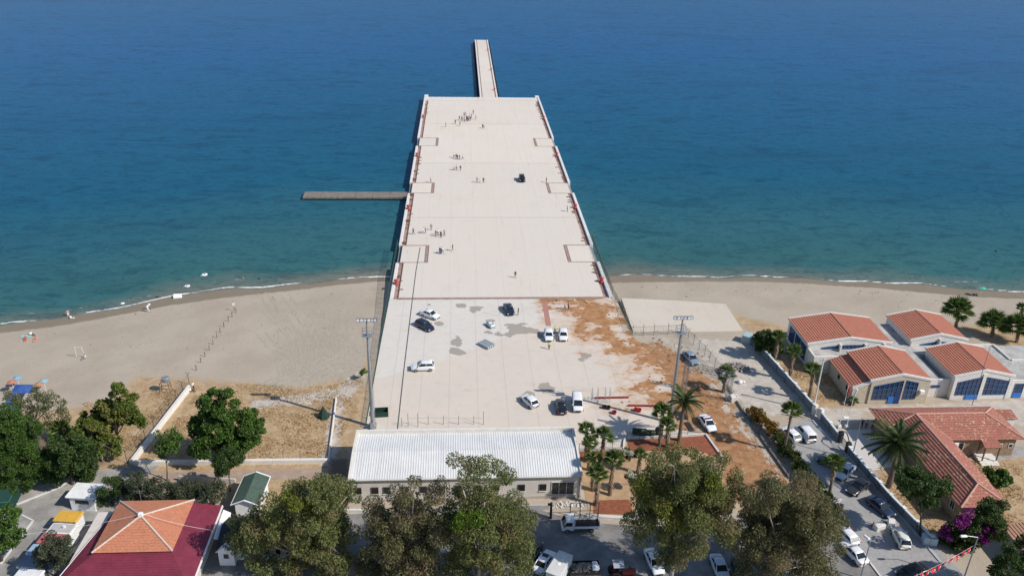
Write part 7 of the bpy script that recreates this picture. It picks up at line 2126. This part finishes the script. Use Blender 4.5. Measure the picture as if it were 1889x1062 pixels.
tufts('dry_grass', [[(360, 725), (440, 705), (600, 712), (668, 690), (660, 760), (600, 850), (260, 850)], [(1395, 640), (1470, 650), (1590, 730), (1500, 748)], [(1620, 880), (1735, 1000), (1889, 1000), (1889, 850), (1790, 850)], [(150, 740), (340, 715), (230, 850), (150, 850)]], 22, .3, leafy('dry_grass_blades', (.34, .215, .095), (.55, .40, .20), trans=.3), 'dry straw-coloured grass', 71)

# tyre tracks pressed into the sand left of the pier
def tracks():
    g = random.Random(5); b = MB()
    def ribbon(pts, w):
        q = [T(a, c) for a, c in pts]
        for off in (-.8, .8):
            vs = []; fs = []
            for i, p in enumerate(q):
                d = (q[min(i + 1, len(q) - 1)] - q[max(i - 1, 0)]); d.z = 0; d.normalize(); nr = Vector((-d.y, d.x, 0))
                for s in (-1, 1):
                    c = p + nr * (off + s * w); vs.append((c.x, c.y, float(terr(c.x, c.y)) + .02))
            for i in range(len(q) - 1): fs.append((2 * i, 2 * i + 1, 2 * i + 3, 2 * i + 2))
            b.add(vs, fs)
    for k in range(20):
        x0 = g.uniform(530, 680); y0 = g.uniform(690, 712); bx = g.uniform(-90, 60); ln = g.uniform(60, 165)
        pts = [(x0 + bx * (t / 14) ** 1.6 + 10 * math.sin(t * .4 + k), y0 - ln * t / 14) for t in range(15)]
        pts = [(min(x, 716 - (700 - y) * -.0 - (y - 540) * .17), y) for x, y in pts]
        ribbon(pts, .14)
    for k in range(7):
        x0 = g.uniform(470, 540); pts = [(x0 + 11 * t, 712 - 3.2 * t - .12 * t * t * g.uniform(.3, 1.2)) for t in range(13)]; ribbon(pts, .14)
    return tag(b.build('tyre_tracks', mat('pressed_sand', (.385, .335, .265), .95, .2, 2, world=True)), 'tyre tracks curving over the sand left of the pier', None, None, 'stuff')
tracks()

# bits of seaweed, pebbles and driftwood along the tide line and over the sand
def debris():
    rr = random.Random(21); b = MB()
    for _ in range(420):
        x = rr.uniform(-80, 115)
        if PXL - 1 < x < PXR + 1: continue
        ys = float(np.interp(x, SHX, SHY)); d = abs(rr.gauss(7.5, .7)) if rr.random() < .5 else rr.uniform(5, 34)
        y = ys - d
        if x > 35 and d > 16: continue
        s = rr.choice((.06, .08, .1, .12, .2)) * rr.uniform(.7, 1.3); z = float(terr(x, y)) + s * .1; a = rr.uniform(0, 3.1); l = rr.uniform(.6, 2.4)
        c_, n_ = math.cos(a), math.sin(a); vs = []
        for k in range(8):
            u, v = s * l * (.5 if k & 1 else -.5) * rr.uniform(.6, 1.1), s * (.5 if k & 2 else -.5) * rr.uniform(.6, 1.1)
            vs.append((x + u * c_ - v * n_, y + u * n_ + v * c_, z + s * .3 * (1 if k & 4 else -1)))
        b.add(vs, [(0, 2, 3, 1), (4, 5, 7, 6), (0, 1, 5, 4), (1, 3, 7, 5), (3, 2, 6, 7), (2, 0, 4, 6)])
    tag(b.build('beach_debris', mat('driftwood_and_weed', (.26, .21, .16), .95, .5, 2, world=True)), 'driftwood, weed and pebbles scattered on the sand', None, None, 'stuff')
debris()
# overhead cables above the maroon roof
for a_, c_, lb in (((40, 985, 4.5), (258, 948, 6.9), 'thin pale overhead cable running left from the roof pyramid'), ((268, 948, 6.9), (392, 977, 4.2), 'thin pale overhead cable running right from the roof pyramid')):
    a, c = P(*a_), P(*c_); b = MB(); n = 12
    b.tube([a.lerp(c, k / n) + Vector((0, 0, -1.2 * (k / n) * (1 - k / n))) - a for k in range(n + 1)], [.025] * (n + 1), 4)
    tag(b.build('overhead_cable', M_pale2, None, tuple(a)), lb, 'cable', 'overhead cables')
